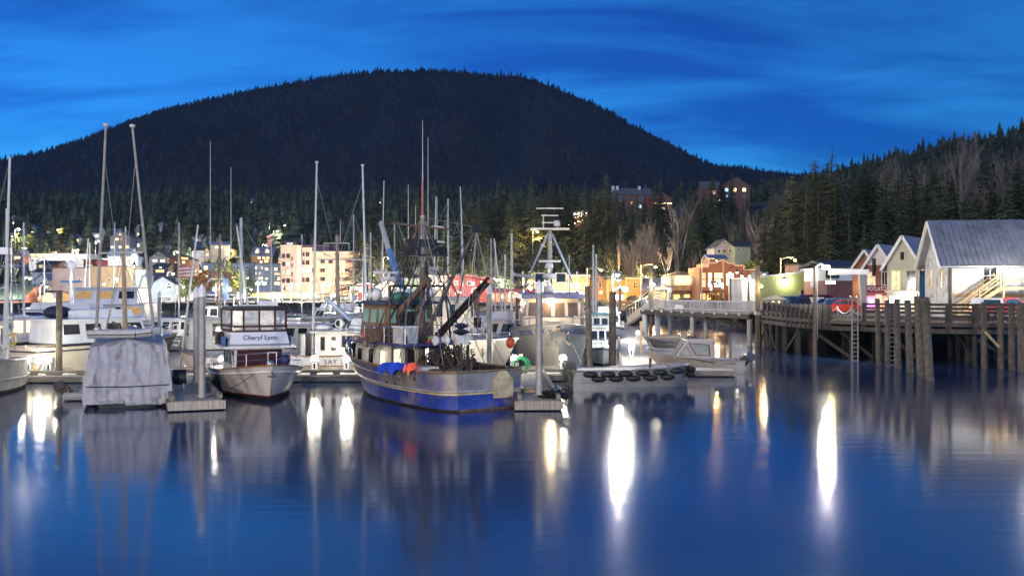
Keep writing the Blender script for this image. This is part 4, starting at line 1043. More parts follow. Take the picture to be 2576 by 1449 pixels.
board_rows(o, 2.9, h, rh, W_cl, step=.27)
window(o, -.62, 3.1, .75, 1.75, 'y', M_trimo, (1, 1), y=-.035); window(o, .72, 3.1, .8, 1.75, 'd', M_trimo, (1, 1), y=-.035); window(o, -.05, 5.35, .34, .75, 'd', M_trimo, (0, 0), y=-.035)
window(o, -.75, .95, .85, 1.3, 'c', M_trimw, (0, 0), y=-.035, name='shop_window'); window(o, .75, .95, .8, 1.7, 'y', M_trimw, (1, 0), y=-.035, name='door')
MB().bb((-1.5, -.55, 2.0), (1.5, -.04, 2.12)).build('shop_canopy', M_trimw, o)
MB().ball((.55, -.5, 1.92), .16, 8, 6).build('bulb', M_bw, o)
point_light((.55, -.75, 1.75), 35, (.95, 1.0, .92), o, .12)
o, h, rh = wharf_house('potlatch_house', 'narrow brick-red gabled tavern with white gable and bright window signs', 2211, 101, RZ, 2.6, 6.5, 7.9, 9.9, W_brick, M_rfb)
board_rows(o, 2.6, h, 0.01, W_brick, step=.2, gable=False)
MB().prism([(-1.3, h + .02), (1.3, h + .02), (0, h + rh)], -.03, -.002).build('gable_panel', M_trimw, o)
window(o, -.72, 3.35, .75, 1.25, 'y', None, (2, 0), y=-.035); window(o, .72, 3.35, .75, 1.25, 'd', None, (2, 0), y=-.035)
MB().bb((-1.28, -.06, 1.95), (1.28, -.036, 2.68)).build('sign_band', wallm('maroon_band', (.10, .03, .03)), o)
text('POTLATCH', M_trimw, o, (-.08, -.075, 2.30), .62, depth=.015, sx=.64)
M_pk = mat('pink_neon', (1, .2, .7), .4, emit=2.2, ecol=(1.0, .12, .75)); M_rd = mat('red_neon', (1, .25, .1), .4, emit=2.2, ecol=(1.0, .14, .05)); M_cy = mat('white_neon', (1, 1, 1), .4, emit=8, ecol=(.8, .8, 1))
for q, mm in ((-.75, M_pk), (.8, M_rd)):
    f = window(o, q, .9, .72, 1.25, 'd', None, (0, 0), y=-.035, name='shop_window')
    MB().torus((0, -.05, .2), .16, .04, 'y', 10, 5).build('neon_sign', M_cy, f); MB().bb((-.34, -.034, -.6), (.34, -.031, .6)).build('neon_glow', mm, f)
window(o, .02, .85, .5, 1.7, 'y', None, (0, 0), y=-.035, name='door')
point_light((-.6, -.7, 1.0), 12, (1, .2, .7), o, .2); point_light((.7, -.7, 1.0), 12, (1, .25, .1), o, .2)
sg = MB().bb((-.42, -.9, 3.6), (-.30, -.05, 5.4)).build('hanging_sign', mat('sign_black', (.02, .022, .024), .6), o)
for i in range(5):
    for q in (-.62, -.38): MB().bb((-.435, q - .07, 5.15 - i * .28), (-.421, q + .07, 5.27 - i * .28)).build('sign_mark', M_trimw, sg)
o, h, rh = wharf_house('brown_gable_house', 'brown shingled house with a steep gable behind the jib crane', 2177, 110, RZ, 2.8, 6.5, 7.7, 9.7, wallm('shingle', (.24, .12, .085)), M_rfb)
board_rows(o, 2.8, h, rh, MATS['wall_shingle'], step=.22)
window(o, -.2, 1.4, .6, 1.6, 'c', M_trimo, (1, 0), y=-.035)
point_light((-.2, -1.0, 2.6), 50, (1, .65, .25), o, .15)
# white corrugated warehouse
def white_warehouse():
    d = 80; p = P(2386, 0, d); rz = R(-7)
    o = thing('white_warehouse', 'white corrugated warehouse with a long ribbed metal roof and peeling gable end', 'warehouse', (p.x, p.y, DZ), rz)
    Lw, D, h, rh = 19.0, 6.2, 4.55, 3.35
    wc = mat('white_corrugated', (.62, .62, .60), .55, .1, var=.08, scale=.8, streak=.35, dirt=(.33, .26, .19)); pe = mat('peeling_paint', (.50, .50, .49), .8, var=.15, scale=2, dirt=(.16, .14, .12), bump=.3)
    MB().bb((0, 0, 0), (Lw, D, h)).build('wall', wc, o)
    x = .25
    while x < Lw:
        MB().bb((x, -.045, .05), (x + .075, -.002, 1.62)).build('corrugation', wc, o); MB().bb((x, -.045, 1.95), (x + .075, -.002, h - .12)).build('corrugation', wc, o); x += .17
    MB().bb((.05, -.09, 1.65), (Lw, -.002, 1.92)).build('belt_board', M_newwood, o)
    MB().prism([(0, 0), (D, 0), (D, h), (D / 2, h + rh), (0, h)], -.08, -.003, 'x').build('gable_wall', pe, o)
    f = MB()
    for s in (-1, 1):
        e = D / 2 + .5; k = rh * .5 / (D / 2)
        f.prism([(D / 2, h + rh), (D / 2 + s * e, h - k), (D / 2 + s * e, h - k + .12), (D / 2, h + rh + .12)], -.75, Lw + .5, 'x')
    rf = f.build('roof', mat('warehouse_metal_roof', (.30, .31, .34), .36, .6, var=.2, scale=.6, streak=.6, dirt=(.16, .14, .13)), o)
    for i in range(int(Lw / .42)):
        xx = -.6 + i * .42; k = rh * .5 / (D / 2)
        MB().beam((xx, D / 2, h + rh + .13), (xx, -.5, h - k + .135), .07, .09).build('roof_rib', rf.data.materials[0], rf)
    for s, nm in ((-1, 'bargeboard'), (1, 'bargeboard')):
        e = D / 2 + .5; k = rh * .5 / (D / 2); MB().beam((-.78, D / 2, h + rh + .02), (-.78, D / 2 + s * e, h - k + .02), .24, .06).build(nm, M_trimw, rf)
    for yy, ii in ((1.5, 0), (4.4, 1)):
        fr = window(o, 0, 0, .55, 1.5, 'd', M_trimo, (0, 1)); fr.location = (-.085, yy, 3.2); fr.rotation_euler = (0, 0, R(-90))
    window(o, 3.15, 3.35, .95, 1.35, 'd', M_trimw, (1, 1), y=-.045, t=.1)
    window(o, 13.5, 3.35, .95, 1.35, 'y', M_trimw, (1, 1), y=-.045, t=.1)
    MB().bb((-.02, -.13, 0), (.2, -.003, h - .1)).build('corner_board', M_timber, o)
    MB().bb((.1, -.5, h - .36), (Lw, -.05, h - .30)).build('eave_board', M_timber, o)
white_warehouse()
def wood_stairs():
    d = 77.5; a = P(2408, 763, d); b = P(2519, 712, d)
    o = thing('wooden_stairs', 'new timber stairs with a railed landing along the white warehouse', 'stairs', (a.x, d, DZ))
    B = Vector((b.x - a.x, 0, b.z - a.z + .9)); A = Vector((0, 0, 0))
    for y in (0, 1.1):
        MB().beam(A + Vector((0, y, .12)), B + Vector((0, y, -.1)), .08, .3).build('stringer', M_newwood, o)
        for z in (.45, .75, 1.02): MB().beam(A + Vector((0, y, z)), B + Vector((0, y, z)), .06, .11).build('hand_rail', M_newwood, o)
        for t in (0.02, .5, .98): q = A.lerp(B, t); MB().bb((q.x - .06, y - .06, q.z - .1), (q.x + .06, y + .06, q.z + 1.1)).build('post', M_newwood, o)
    for i in range(9):
        q = A.lerp(B, (i + .5) / 9); MB().bb((q.x - .15, 0, q.z), (q.x + .15, 1.1, q.z + .05)).build('step', M_newwood, o)
    MB().bb((B.x, -.05, B.z - .22), (B.x + 6, 1.15, B.z - .02)).build('landing', M_newwood, o)
    for z in (.45, .75, 1.02): MB().bb((B.x, -.04, B.z + z - .06), (B.x + 6, .02, B.z + z + .05)).build('hand_rail', M_newwood, o)
    for i in range(4): MB().bb((B.x + .1 + i * 1.9, -.06, -.1), (B.x + .24 + i * 1.9, .08, B.z + 1.1)).build('post', M_newwood, o)
wood_stairs()
# grey kiosk at the bridge head
p = P(1948, 0, 98); o = thing('grey_kiosk', 'small grey timber kiosk with overhanging roof at the head of the bridge', 'kiosk', (p.x, p.y, DZ), R(-20))
MB().bb((-.85, 0, 0), (.85, 1.6, 1.35)).build('wall', W_grey, o)
MB().prism([(-1.3, 1.25), (1.3, 1.25), (.1, 1.75)], -.5, 2.0).build('roof', M_roofg, o)
for q in (-.1, .45): window(o, q, .75, .12, .75, 'w', M_roofg, (0, 0), t=.04)
# jib crane with work lights
p = P(2172, 0, 88); o = thing('jib_crane', 'white dockside jib crane with a long level boom and yellow work lights', 'crane', (p.x, p.y, DZ))
z0 = WZ(690, 88) - DZ; xl = WX(2085, 88) - p.x
MB().prism([(-.42, z0), (.25, z0), (.18, .0), (-.12, .0)], -.16, .16).build('post', mat('crane_grey', (.22, .22, .24), .5, .3), o)
MB().prism([(xl, z0 + .05), (.45, z0 + .02), (.45, z0 + .42), (xl, z0 + .5)], -.18, .18).build('boom', M_capw, o)
MB().bb((xl - .05, -.22, z0 - .04), (.45, .22, z0 + .02)).build('boom_flange', M_capw, o)
for q in (0, .42): MB().bb((xl - .25 + q, -.2, z0 - .85), (xl + .1 + q, .1, z0 - .6)).build('work_light', mat('amber_lamp', (1, .7, .2), .4, emit=14, ecol=(1, .66, .15)), o)
MB().tube((xl + .15, 0, z0 - .6), (xl + .15, 0, z0), .03, .03, 5).build('bracket', M_pole, o)
point_light((xl, -.6, z0 - .9), 60, (1, .7, .25), o, .15)

# big lamp pole and the other wharf lamps
def wharf_lamp(label, xp, xl_, yl, d, power, zb, r_=.13, bulb=.3, col=(1.0, .96, .86), lean=0.0):
    a = P(xl_, yl, d); px = WX(xp, d); o = thing('wharf_lamp', label, 'lamp post', (px, d, zb)); h = a.z - zb; q = a.x - px
    MB().tube((0, 0, -.3), (lean, 0, h + .05), r_, r_ * .75, 9).build('pole', M_polew, o)
    MB().path([(lean, 0, h - .05), (lean + q * .5, 0, h + .22), (q, 0, h + .18)], .045, 6).build('arm', M_galv, o)
    MB().lathe((q, 0, h + .02), [(.3, 0), (.26, .12), (.1, .22)], 10).build('lamp_head', M_galv, o)
    MB().ball((q, 0, h - .03), bulb, 10, 6, (1, 1, .6)).build('bulb', M_bw, o)
    point_light((q, -.15, h - .3), power, col, o, bulb)
    return o
o = wharf_lamp('tall dark pole with a dazzling white lamp on the wharf edge by the parked cars', 2050, 2078, 671, 79, 800, -.5, .16, .34)
MB().bb((-.28, -.1, 6.1), (-.12, .2, 7.0)).build('meter_box', M_pole, o); MB().tube((.17, -.1, 2.0), (.17, -.1, 7.5), .03, .03, 5).build('conduit', M_galv, o)
wharf_lamp('assumed lamp post lighting the long wall of the white warehouse', 2640, 2614, 640, 74, 1000, DZ, .13, .28)  # assumed lamp just out of view, added to light the warehouse wall
# gooseneck promenade lamps by the stepped-front building
def gooseneck(label, xv, ytop, d, side, power=28):
    p = P(xv, ytop, d); zb = 2.4; o = thing('gooseneck_lamp', label, 'lamp post', (p.x, d, zb)); h = p.z - zb
    MB().tube((0, 0, -.3), (0, 0, h), .15, .11, 8).build('pole', M_polew, o)
    MB().torus((side * .45, 0, h - .35), .45, .04, 'y', 10, 5, 0, math.pi).build('arm', M_roofd, o)
    MB().lathe((side * .9, 0, h - .75), [(.36, 0), (.14, .22), (.10, .4)], 10).build('lamp_shade', M_roofd, o)
    MB().ball((side * .9, 0, h - .72), .14, 8, 5).build('bulb', M_bw, o)
    MB().bb((side * -.12 - .12, -.2, h - 1.5), (side * -.12 + .12, -.12, h - .7)).build('lit_panel', M_lit['c'], o)
    point_light((side * .9, -.2, h - .95), power, (1, .9, .65), o, .15)
for i, (xv, yt, d, s, lab) in enumerate(((1838, 672, 140, 1, 'gooseneck promenade lamp in front of the stepped-front building, tallest of its row'), (1883, 680, 136, -1, 'gooseneck promenade lamp in front of the white warehouse end'), (1905, 676, 134, 1, 'gooseneck lamp on a thick post between the white end and the green warehouse'),
                                         (1790, 705, 150, 1, 'short gooseneck lamp before the lit shop windows of the stepped-front building'), (1815, 700, 148, -1, 'gooseneck lamp at the corner of the stepped-front building'))):
    gooseneck(lab, xv, yt, d, s)

# assumed pier and lamps behind the camera, unseen, added to light the boats
pr_ = thing('assumed_pier', 'assumed timber pier on piles facing the moored boats from across the water', 'pier', (0, -6, 0))
MB().bb((-48, -5, 3.4), (48, 3.2, 3.7)).build('deck', M_plank, pr_); MB().bb((-48, 3.0, 3.0), (48, 3.3, 3.38)).build('edge_beam', M_timber, pr_)
for i in range(17): share('pile', pmd, pr_, (-46 + i * 5.75, 2.6, .6))
for x, lab in ((-34, 'covered boat'), (-6, 'blue seiner'), (22, 'pale dock')):
    o = thing('assumed_pier_lamp', 'assumed lamp post on the assumed pier opposite the ' + lab, 'lamp post', (x, -7, 3.7))
    MB().tube((0, 0, 0), (0, 0, 6.6), .13, .09, 9).build('pole', M_polew, o); MB().path([(0, 0, 6.3), (0, .8, 6.7), (0, 1.6, 6.6)], .05, 6).build('arm', M_galv, o)
    MB().lathe((0, 1.6, 6.4), [(.3, 0), (.26, .12), (.1, .22)], 10).build('lamp_head', M_galv, o); MB().ball((0, 1.6, 6.36), .25, 10, 6, (1, 1, .6)).build('bulb', M_bw, o)
    point_light((0, 1.7, 6.0), 9500, (1.0, .86, .68), o, .25)

# ------------------------------------------------------------------ access bridge, gangway, shore boardwalk
A, B = Vector((WX(1634, 117), 117, 0)), Vector((WX(1908, 97), 97, 0))
br = thing('access_bridge', 'access bridge with white picket railing between wharf and gangway', 'bridge', (A.x, A.y, DZ))
u = (B - A); Lb = u.length; u.normalize(); nn = Vector((u.y, -u.x, 0))
br.rotation_euler = (0, 0, math.atan2(u.y, u.x))
MB().bb((0, -1.1, -.16), (Lb, 1.1, 0)).build('deck', M_plank, br)
for y in (-1.15, 1.15): MB().bb((0, y - .12, -.62), (Lb, y + .12, -.17)).build('girder', M_timber, br)
for i in range(10): MB().bb((.6 + i * Lb / 10, -1.35, -.3), (.95 + i * Lb / 10, -1.28, -.05)).build('girder_clip', M_galv, br)
M_rail = mat('white_railing', (.40, .40, .40), .6, var=.15, streak=.3)
for y in (-1.05, 1.05):
    for z, t in ((1.02, .09), (.12, .07)): MB().bb((0, y - .05, z - t / 2), (Lb, y + .05, z + t / 2)).build('hand_rail', M_rail, br)
    bal = MB().bb((-.022, -.02, 0), (.022, .02, .9)).build('baluster', M_rail, br, loc=(.1, y, .1))
    n = int(Lb / .23)
    for i in range(1, n): share('baluster', bal, br, (.1 + i * .23, y, .1))
    for i in range(9): MB().bb((i * Lb / 8 - .06, y - .06, -.02), (i * Lb / 8 + .06, y + .06, 1.1)).build('post', M_rail, br)
MB().bb((7.6, -1.16, .12), (9.6, -1.11, .55)).build('notice_panel', M_galv, br)
for x, r_ in ((.3, .3), (Lb * .5, .26), (Lb - .3, .26)):
    for y in (-.8, .9): MB().tube((x, y, -DZ - 1.5), (x, y, -.62), r_, r_, 12).build('pile', M_capw if x < 1 else M_pilesteel, br)
# two tall mooring piles by the bridge
for xv, yt, d, lab in ((1637, 672, 115.5, 'tall square pale pole with a lamp at the gangway end of the bridge'), (1906, 668, 95.8, 'tall grey timber pole at the wharf end of the bridge')):
    p = P(xv, yt, d); o = thing('mooring_pole', lab, 'pole', (p.x, d, -1)); MB().bb((-.18, -.18, 0), (.18, .18, p.z + 1)).build('shaft', M_polew, o); MB().bb((-.26, -.26, 4.0), (.26, .26, 4.3)).build('collar', M_galv, o)
    MB().ball((.3, -.2, p.z + 1 - 2.0), .12, 8, 5).build('lamp', M_bw if xv < 1700 else M_bo, o); point_light((.5, -.5, p.z + 1 - 2.1), 140 if xv < 1700 else 70, (1, .93, .75) if xv < 1700 else (1, .7, .3), o, .12)
# gate shelter at the bridge end
p = P(1664, 0, 119); o = thing('gate_shelter', 'open gable-roofed shelter with pale lattice sides over the top of the gangway', 'shelter', (p.x, p.y, DZ))
zr, ze, hw = WZ(713, 119) - DZ, WZ(722, 119) - DZ, 22 * 119 / F
for x in (-hw, hw):
    for y in (0, 3): MB().bb((x - .08, y - .08, 0), (x + .08, y + .08, ze)).build('post', M_newwood, o)
for s in (-1, 1): MB().prism([(0, zr), (s * (hw + .25), ze - .1), (s * (hw + .25), ze), (0, zr + .1)], -.4, 3.4).build('roof_panel', M_roofb, o)
for y in (0, 1.5, 3): MB().beam((-hw, y, ze), (hw, y, ze), .08, .1).build('tie_beam', M_trimo, o)
m = MB(); m.beam((-hw, .02, ze), (0, .02, zr), .06, .12); m.beam((hw, .02, ze), (0, .02, zr), .06, .12); m.build('gable_frame', M_trimo, o)
for i in range(7): MB().beam((-hw + .1, 3.0, .3 + i * .32), (hw - .1, 3.0, .12 + i * .34), .04, .26).build('lattice_board', M_trimo, o)
MB().bb((-hw * .75, -.05, ze - .32), (hw * .75, -.01, ze - .08)).build('sign_board', M_trimw, o)
point_light((0, 1.2, zr - .5), 60, (1, .95, .7), o, .15)
# covered gangway down to the float
a, b = P(1655, 0, 121), P(1592, 0, 138); ln = math.hypot(b.x - a.x, b.y - a.y)
o = thing('covered_gangway', 'covered gangway with blue roof and windows sloping down to the float', 'gangway', (b.x, b.y, .6), math.atan2(a.y - b.y, a.x - b.x))
def sl(x, z): return (x, z + (DZ - .6) * x / ln)
MB().prism([sl(0, -.3), sl(ln, -.3), sl(ln, 0), sl(0, 0)], -.8, .8).build('ramp', M_plank, o)
for y in (-.8, .8):
    MB().prism([sl(0, 0), sl(ln, 0), sl(ln, 1.0), sl(0, 1.0)], y - .03, y + .03).build('side_panel', M_trimo, o)
    for i in range(9):
        x = ln * i / 8; MB().bb((x - .05, y - .05, sl(x, 1)[1]), (x + .05, y + .05, sl(x, 2.1)[1])).build('post', M_trimo, o)
for s in (-1, 1):
    MB().add([(*sl(0, 2.5)[:1], 0, sl(0, 2.5)[1]), (ln, 0, sl(ln, 2.5)[1]), (ln, s * 1.1, sl(ln, 2.05)[1]), (0, s * 1.1, sl(0, 2.05)[1]),
              (0, 0, sl(0, 2.6)[1]), (ln, 0, sl(ln, 2.6)[1]), (ln, s * 1.1, sl(ln, 2.15)[1]), (0, s * 1.1, sl(0, 2.15)[1])],
             [(0, 1, 2, 3), (4, 5, 6, 7), (0, 1, 5, 4), (2, 3, 7, 6), (1, 2, 6, 5), (0, 3, 7, 4)]).build('roof', M_roofb, o)
point_light((ln * .4, 0, 2.6), 80, (1, .9, .55), o, .15)
# shore boardwalk in front of the orange street
d = 205; a = P(1240, 0, d); o = thing('boardwalk', 'raised timber boardwalk with plank railing along the orange street', 'boardwalk', (a.x, d, 0))
Lx = WX(1625, d) - a.x; z = 2.25
MB().bb((0, 0, z - .25), (Lx, 5, z)).build('deck', M_plank, o); MB().bb((0, -.1, z - .8), (Lx, .1, z - .26)).build('edge_beam', M_timber, o)
for i in range(18):
    x = Lx * i / 17; MB().tube((x, .3, -2.5), (x, .3, z - .25), .17, .17, 7).build('pile', M_timberd, o); MB().bb((x - .08, -.02, z), (x + .08, .12, z + 1.1)).build('post', M_newwood, o)
for q in (.3, .6, .95): MB().bb((0, -.03, z + q - .07), (Lx, .02, z + q + .07)).build('rail', M_newwood, o)
# harbour wall on the far side of the basin
a = P(-180, 0, 222); o = thing('harbour_wall', 'dark timber harbour wall with a pale rail along the far side of the basin', 'wall', (a.x, 222, 0)); Lx = WX(1235, 222) - a.x
MB().bb((0, 0, -2), (Lx, .6, 2.45)).build('wall', M_timberd, o)
for i in range(44): MB().tube((Lx * i / 43, -.15, -2), (Lx * i / 43, -.15, 2.7), .16, .16, 6).build('pile', M_timber, o)
for q in (.5, 1.0): MB().bb((0, .2, 2.45 + q), (Lx, .28, 2.53 + q)).build('rail', M_rail, o)
# riprap under the bridge
M_rock = mat('wet_rock', (.085, .085, .08), .7, var=.5, scale=1.5, bump=.5, island=.4)
mm = MB(); r2 = random.Random(9)
for _ in range(520):
    xv = r2.uniform(1540, 1960); dd = r2.uniform(140, 166); x = WX(xv, dd); s = r2.uniform(.35, 1.0)
    n = len(mm.v); mm.ball((x, dd, ground_z(x, dd) + .1), s, 6, 4, (1, r2.uniform(.6, 1), r2.uniform(.5, .8)), r2.uniform(0, 3))
    for i in range(n, len(mm.v)):
        v = mm.v[i]; mm.v[i] = (v[0] + r2.uniform(-.12, .12) * s, v[1] + r2.uniform(-.12, .12) * s, v[2] + r2.uniform(-.12, .12) * s)
tag(mm.build('shore_rocks', M_rock), 'dark riprap boulders on the bank under the access bridge', 'rocks', kind='stuff')
# parked road behind
o = MB().bb((WX(1200, 215), 211, 2.3), (WX(1960, 190), 219, 2.62)).build('street', mat('asphalt', (.05, .05, .052), .8, var=.2, scale=3)); tag(o, kind='structure')

# ------------------------------------------------------------------ vehicles
M_tyre = mat('tyre', (.015, .015, .016), .8); M_rim = mat('alloy_rim', (.55, .55, .56), .3, .8)
M_cglass = mat('car_glass', (.02, .025, .03), .06, spec=.8, var=.1); M_lampw = mat('headlamp', (.8, .8, .78), .15); M_lampr = mat('tail_lamp', (.35, .02, .02), .2)
def car(label, kind, col, xv, d, z, rz, sc=1.0, cat='car', rough=.25):
    p = P(xv, 0, d); o = thing('parked_' + cat, label, cat, (p.x, d, z), rz); o.scale = (sc, sc, sc)
    m = mat('paint_' + '_'.join('%02d' % int(c * 99) for c in col), col, rough, .2, var=.05, coat=.6)
    PR = {  # lower body side outline, greenhouse outline, wheel x
        'hatch': ([(-2.05, .32), (2.1, .32), (2.15, .62), (1.95, .80), (1.0, .98), (-1.9, 1.02), (-2.12, .78)], [(1.0, .96), (.35, 1.40), (-.3, 1.48), (-1.3, 1.42), (-1.95, 1.0)], (-1.28, 1.32)),
        'wagon': ([(-2.3, .34), (2.3, .34), (2.36, .64), (2.2, .84), (1.1, 1.02), (-2.2, 1.06), (-2.36, .8)], [(1.1, 1.0), (.5, 1.48), (-.5, 1.56), (-1.9, 1.50), (-2.28, 1.04)], (-1.42, 1.45)),
        'van': ([(-2.5, .36), (2.45, .36), (2.5, .8), (2.3, 1.0), (1.7, 1.15), (-2.5, 1.18), (-2.55, .8)], [(1.75, 1.12), (1.05, 1.82), (.6, 1.9), (-2.35, 1.9), (-2.52, 1.16)], (-1.55, 1.5)),
        'pickup': ([(-2.7, .42), (2.6, .42), (2.65, .9), (2.5, 1.08), (1.2, 1.16), (-2.65, 1.14), (-2.72, .8)], [(1.25, 1.14), (.7, 1.72), (.2, 1.78), (-.55, 1.76), (-.62, 1.12)], (-1.7, 1.7)),
    }[kind]
    hw = .86; mb_ = MB(); low, gh, wx = PR
    n = len(low)
    secs = []
    for y, k in ((-hw, .94), (-hw * .9, 1.0), (hw * .9, 1.0), (hw, .94)):
        secs.append([(a, y * (1.0), .35 + (b - .35) * k if b > .35 else b) for a, b in low])
    mb_.grid([s + [s[0]] for s in secs]); mb_.add(secs[0], [tuple(range(n))]); mb_.add(secs[-1], [tuple(range(n))])
    mb_.build('body', m, o, True)
    g = MB(); zt = max(b for a, b in gh); zb = min(b for a, b in gh); k2 = len(gh)
    rows_ = []
    for s in (-1, 1): rows_.append([(a, s * lerp(hw * .96, hw * .74, (b - zb) / (zt - zb)), b) for a, b in gh])
    g.add(rows_[0] + rows_[1], [tuple(range(k2)), tuple(range(k2, 2 * k2))] + [(i, (i + 1) % k2, k2 + (i + 1) % k2, k2 + i) for i in range(k2)])
    cab = g.build('cabin', m, o)
    # windows follow the outline, set in by a pillar width
    cx_ = sum(a for a, b in gh) / k2; cz = sum(b for a, b in gh) / k2
    ins = [(cx_ + (a - cx_) * .88, cz + (b - cz) * .74) for a, b in gh]
    xs_ = sorted(a for a, b in ins); x0, x1 = xs_[0], xs_[-1]
    def top(x):
        pts_ = sorted(ins, key=lambda q: q[0]); up = [q for q in pts_ if q[1] > cz - .02] ; up = [(x0, ins[-1][1])] + up + [(x1, ins[0][1])]
        return interp(x, sorted(set(up)))
    zlo = min(b for a, b in ins)
    cuts = [x0, lerp(x0, x1, .36), lerp(x0, x1, .70), x1] if kind != 'pickup' else [x0, x1]
    for s in (-1, 1):
        for a, b in zip(cuts, cuts[1:]):
            a2, b2 = a + .04, b - .04; pp = []
            for t in (0, .35, .7, 1): x = lerp(a2, b2, t); pp.append((x, max(zlo + .03, top(x))))
            def yy(zv): return s * (lerp(hw * .96, hw * .74, (zv - zb) / (zt - zb)) + .012)
            vs = [(a2, yy(zlo), zlo), (b2, yy(zlo), zlo)] + [(x, yy(zv), zv) for x, zv in reversed(pp)]
            MB().add(vs, [tuple(range(len(vs)))]).build('side_window', M_cglass, cab)
    for (a, b), nm in (((gh[0], gh[1]), 'windscreen'), ((gh[-1], gh[-2]), 'rear_window')):
        A_, B_ = Vector((a[0], 0, a[1])).lerp(Vector((b[0], 0, b[1])), .1), Vector((a[0], 0, a[1])).lerp(Vector((b[0], 0, b[1])), .92)
        e = .02 if nm == 'windscreen' else -.02
        MB().add([(A_.x + e, -hw * .84, A_.z + .015), (A_.x + e, hw * .84, A_.z + .015), (B_.x + e, hw * .68, B_.z + .015), (B_.x + e, -hw * .68, B_.z + .015)], [(0, 1, 2, 3)]).build(nm, M_cglass, cab)
    for x in wx:
        for s in (-1, 1):
            w = MB().tube((x, s * (hw - .2), .33), (x, s * (hw + .02), .33), .33, .33, 16).build('wheel', M_tyre, o, True); MB().tube((x, s * (hw + .0), .33), (x, s * (hw + .035), .33), .21, .19, 12).build('rim', M_rim, w)
            MB().torus((x, s * (hw + .005), .34), .37, .035, 'y', 10, 4, 0, math.pi).build('wheel_arch', M_tyre, o)
    xf = max(a for a, b in low); xr = min(a for a, b in low)
    for s in (-1, 1):
        MB().ball((xf - .08, s * .62, .70), .13, 8, 5, (.6, 1.4, .8)).build('headlight', M_lampw, o); MB().bb((xr - .02, s * .66 - .12, .72), (xr + .06, s * .66 + .12, .9)).build('tail_light', M_lampr, o)
        MB().ball((gh[0][0] - .25, s * (hw + .06), 1.02), .09, 6, 4, (.7, 1, .8)).build('mirror', m, o)
    MB().bb((xr + .02, -hw * .9, .34), (xf - .03, hw * .9, .44)).build('bumper', M_tyre, o)
    for x in cuts[1:-1]: MB().bb((x - .12, -hw - .012, .84), (x + .06, -hw + .004, .87)).build('door_handle', M_rim, o)
    if kind == 'pickup':
        MB().prism([(-2.65, 1.145), (-.68, 1.145), (-.74, 1.75), (-2.5, 1.75)], -.8, .8).build('canopy', M_white, o)
        MB().bb((-2.35, -.815, 1.3), (-.95, -.803, 1.62)).build('canopy_window', M_cglass, o)
    return o
CD = DZ + .01
car('red hatchback parked on the wharf behind the slack chain', 'hatch', (.42, .035, .02), 2106, 89.5, CD, R(180 + 6), .9)
car('blue-silver station wagon behind the red hatchback', 'wagon', (.22, .26, .34), 2083, 95, CD, R(180 + 14), .92)
car('maroon minivan behind the station wagon', 'van', (.16, .02, .02), 2040, 103, CD, R(180 + 10), .9, 'van')
car('navy pickup truck nose-out between the minivan and the guard posts', 'pickup', (.02, .03, .07), 2018, 97.5, CD, R(180 + 24), .84, 'pickup')
car('grey minivan beside the grey kiosk', 'van', (.24, .25, .25), 1985, 108, CD, R(180), .82, 'van')
car('red pickup with a white canopy in front of the warehouse stairs', 'pickup', (.48, .03, .02), 2531, 75, CD, R(4), .92, 'pickup')
car('small dark car on the street under the bracketed orange house', 'hatch', (.03, .03, .035), 1600, 214, 2.63, 0, 1)
car('small orange car in front of the stepped-front building', 'hatch', (.5, .1, .02), 1803, 178, 2.5, R(180), .9)
car('pale car on the street below the balcony house', 'wagon', (.5, .45, .35), 1716, 188, 2.5, R(180), .9)

# ------------------------------------------------------------------ floating docks
M_float = mat('black_float', (.012, .012, .013), .6)
M_dockside = mat('dock_timber', (.20, .175, .145), .85, var=.35, scale=2, rnd=.15, stretch=(.6, 3, 3))
def dock(label, p0, p1, w, deckm=None, rails=(1, 1), end=True, zt=.46, name='floating_dock'):
    p0, p1 = Vector((*p0, 0)), Vector((*p1, 0)); u = p1 - p0; L = u.length
    o = thing(name, label, 'dock', p0, math.atan2(u.y, u.x))
    MB().bb((.05, -w / 2 + .05, zt - .1), (L - .05, w / 2 - .05, zt)).build('deck', deckm or M_plankw, o)
    n = max(1, round(L / 5.5)); q = L / n
    for i in range(n):
        a, b = i * q + .01, (i + 1) * q - .01
        MB().bb((a + .4, -w / 2 + .2, -.5), (b - .4, w / 2 - .2, zt - .13)).build('float', M_float, o)
        for s in (-1, 1):
            MB().bb((a, s * w / 2 - .08, .07), (b, s * w / 2 + .08, zt - .08)).build('fascia_board', M_dockside, o)
            if rails[0 if s < 0 else 1]:
                MB().bb((a, s * (w / 2 - .12) - .09, zt + .10), (b, s * (w / 2 - .12) + .09, zt + .27)).build('bull_rail', M_dockside, o)
                for j in range(4): x = a + (b - a) * (j + .5) / 4; MB().bb((x - .2, s * (w / 2 - .12) - .08, zt + .002), (x + .2, s * (w / 2 - .12) + .08, zt + .098)).build('rail_block', M_dockside, o)
    if end:
        for x in (0, L): MB().bb((x - .08, -w / 2 - .1, .06), (x + .08, w / 2 + .1, zt - .02)).build('end_board', M_plank, o)
    return o
dock('long floating dock running behind the covered boat, the cruiser and the seiner', (WX(-160, 59), 59.2), (WX(1445, 60.5), 60.6), 2.6)
dock('short finger dock with two steel piles between the covered boat and the white cruiser', (WX(446, 57.5), 57.7), (WX(497, 45), 44.9), 2.3, M_plank)
dock('short finger dock with one steel pile beside the blue seiner', (WX(1328, 58.8), 59.0), (WX(1356, 45), 44.9), 2.0, M_plank)
dock('long pale floating dock leading away to the gangway', (8.15, 61.9), (17.2, 150), 2.9)
dock('rear floating dock behind the wooden troller', (WX(380, 90), 90), (WX(1120, 92), 92), 2.4)
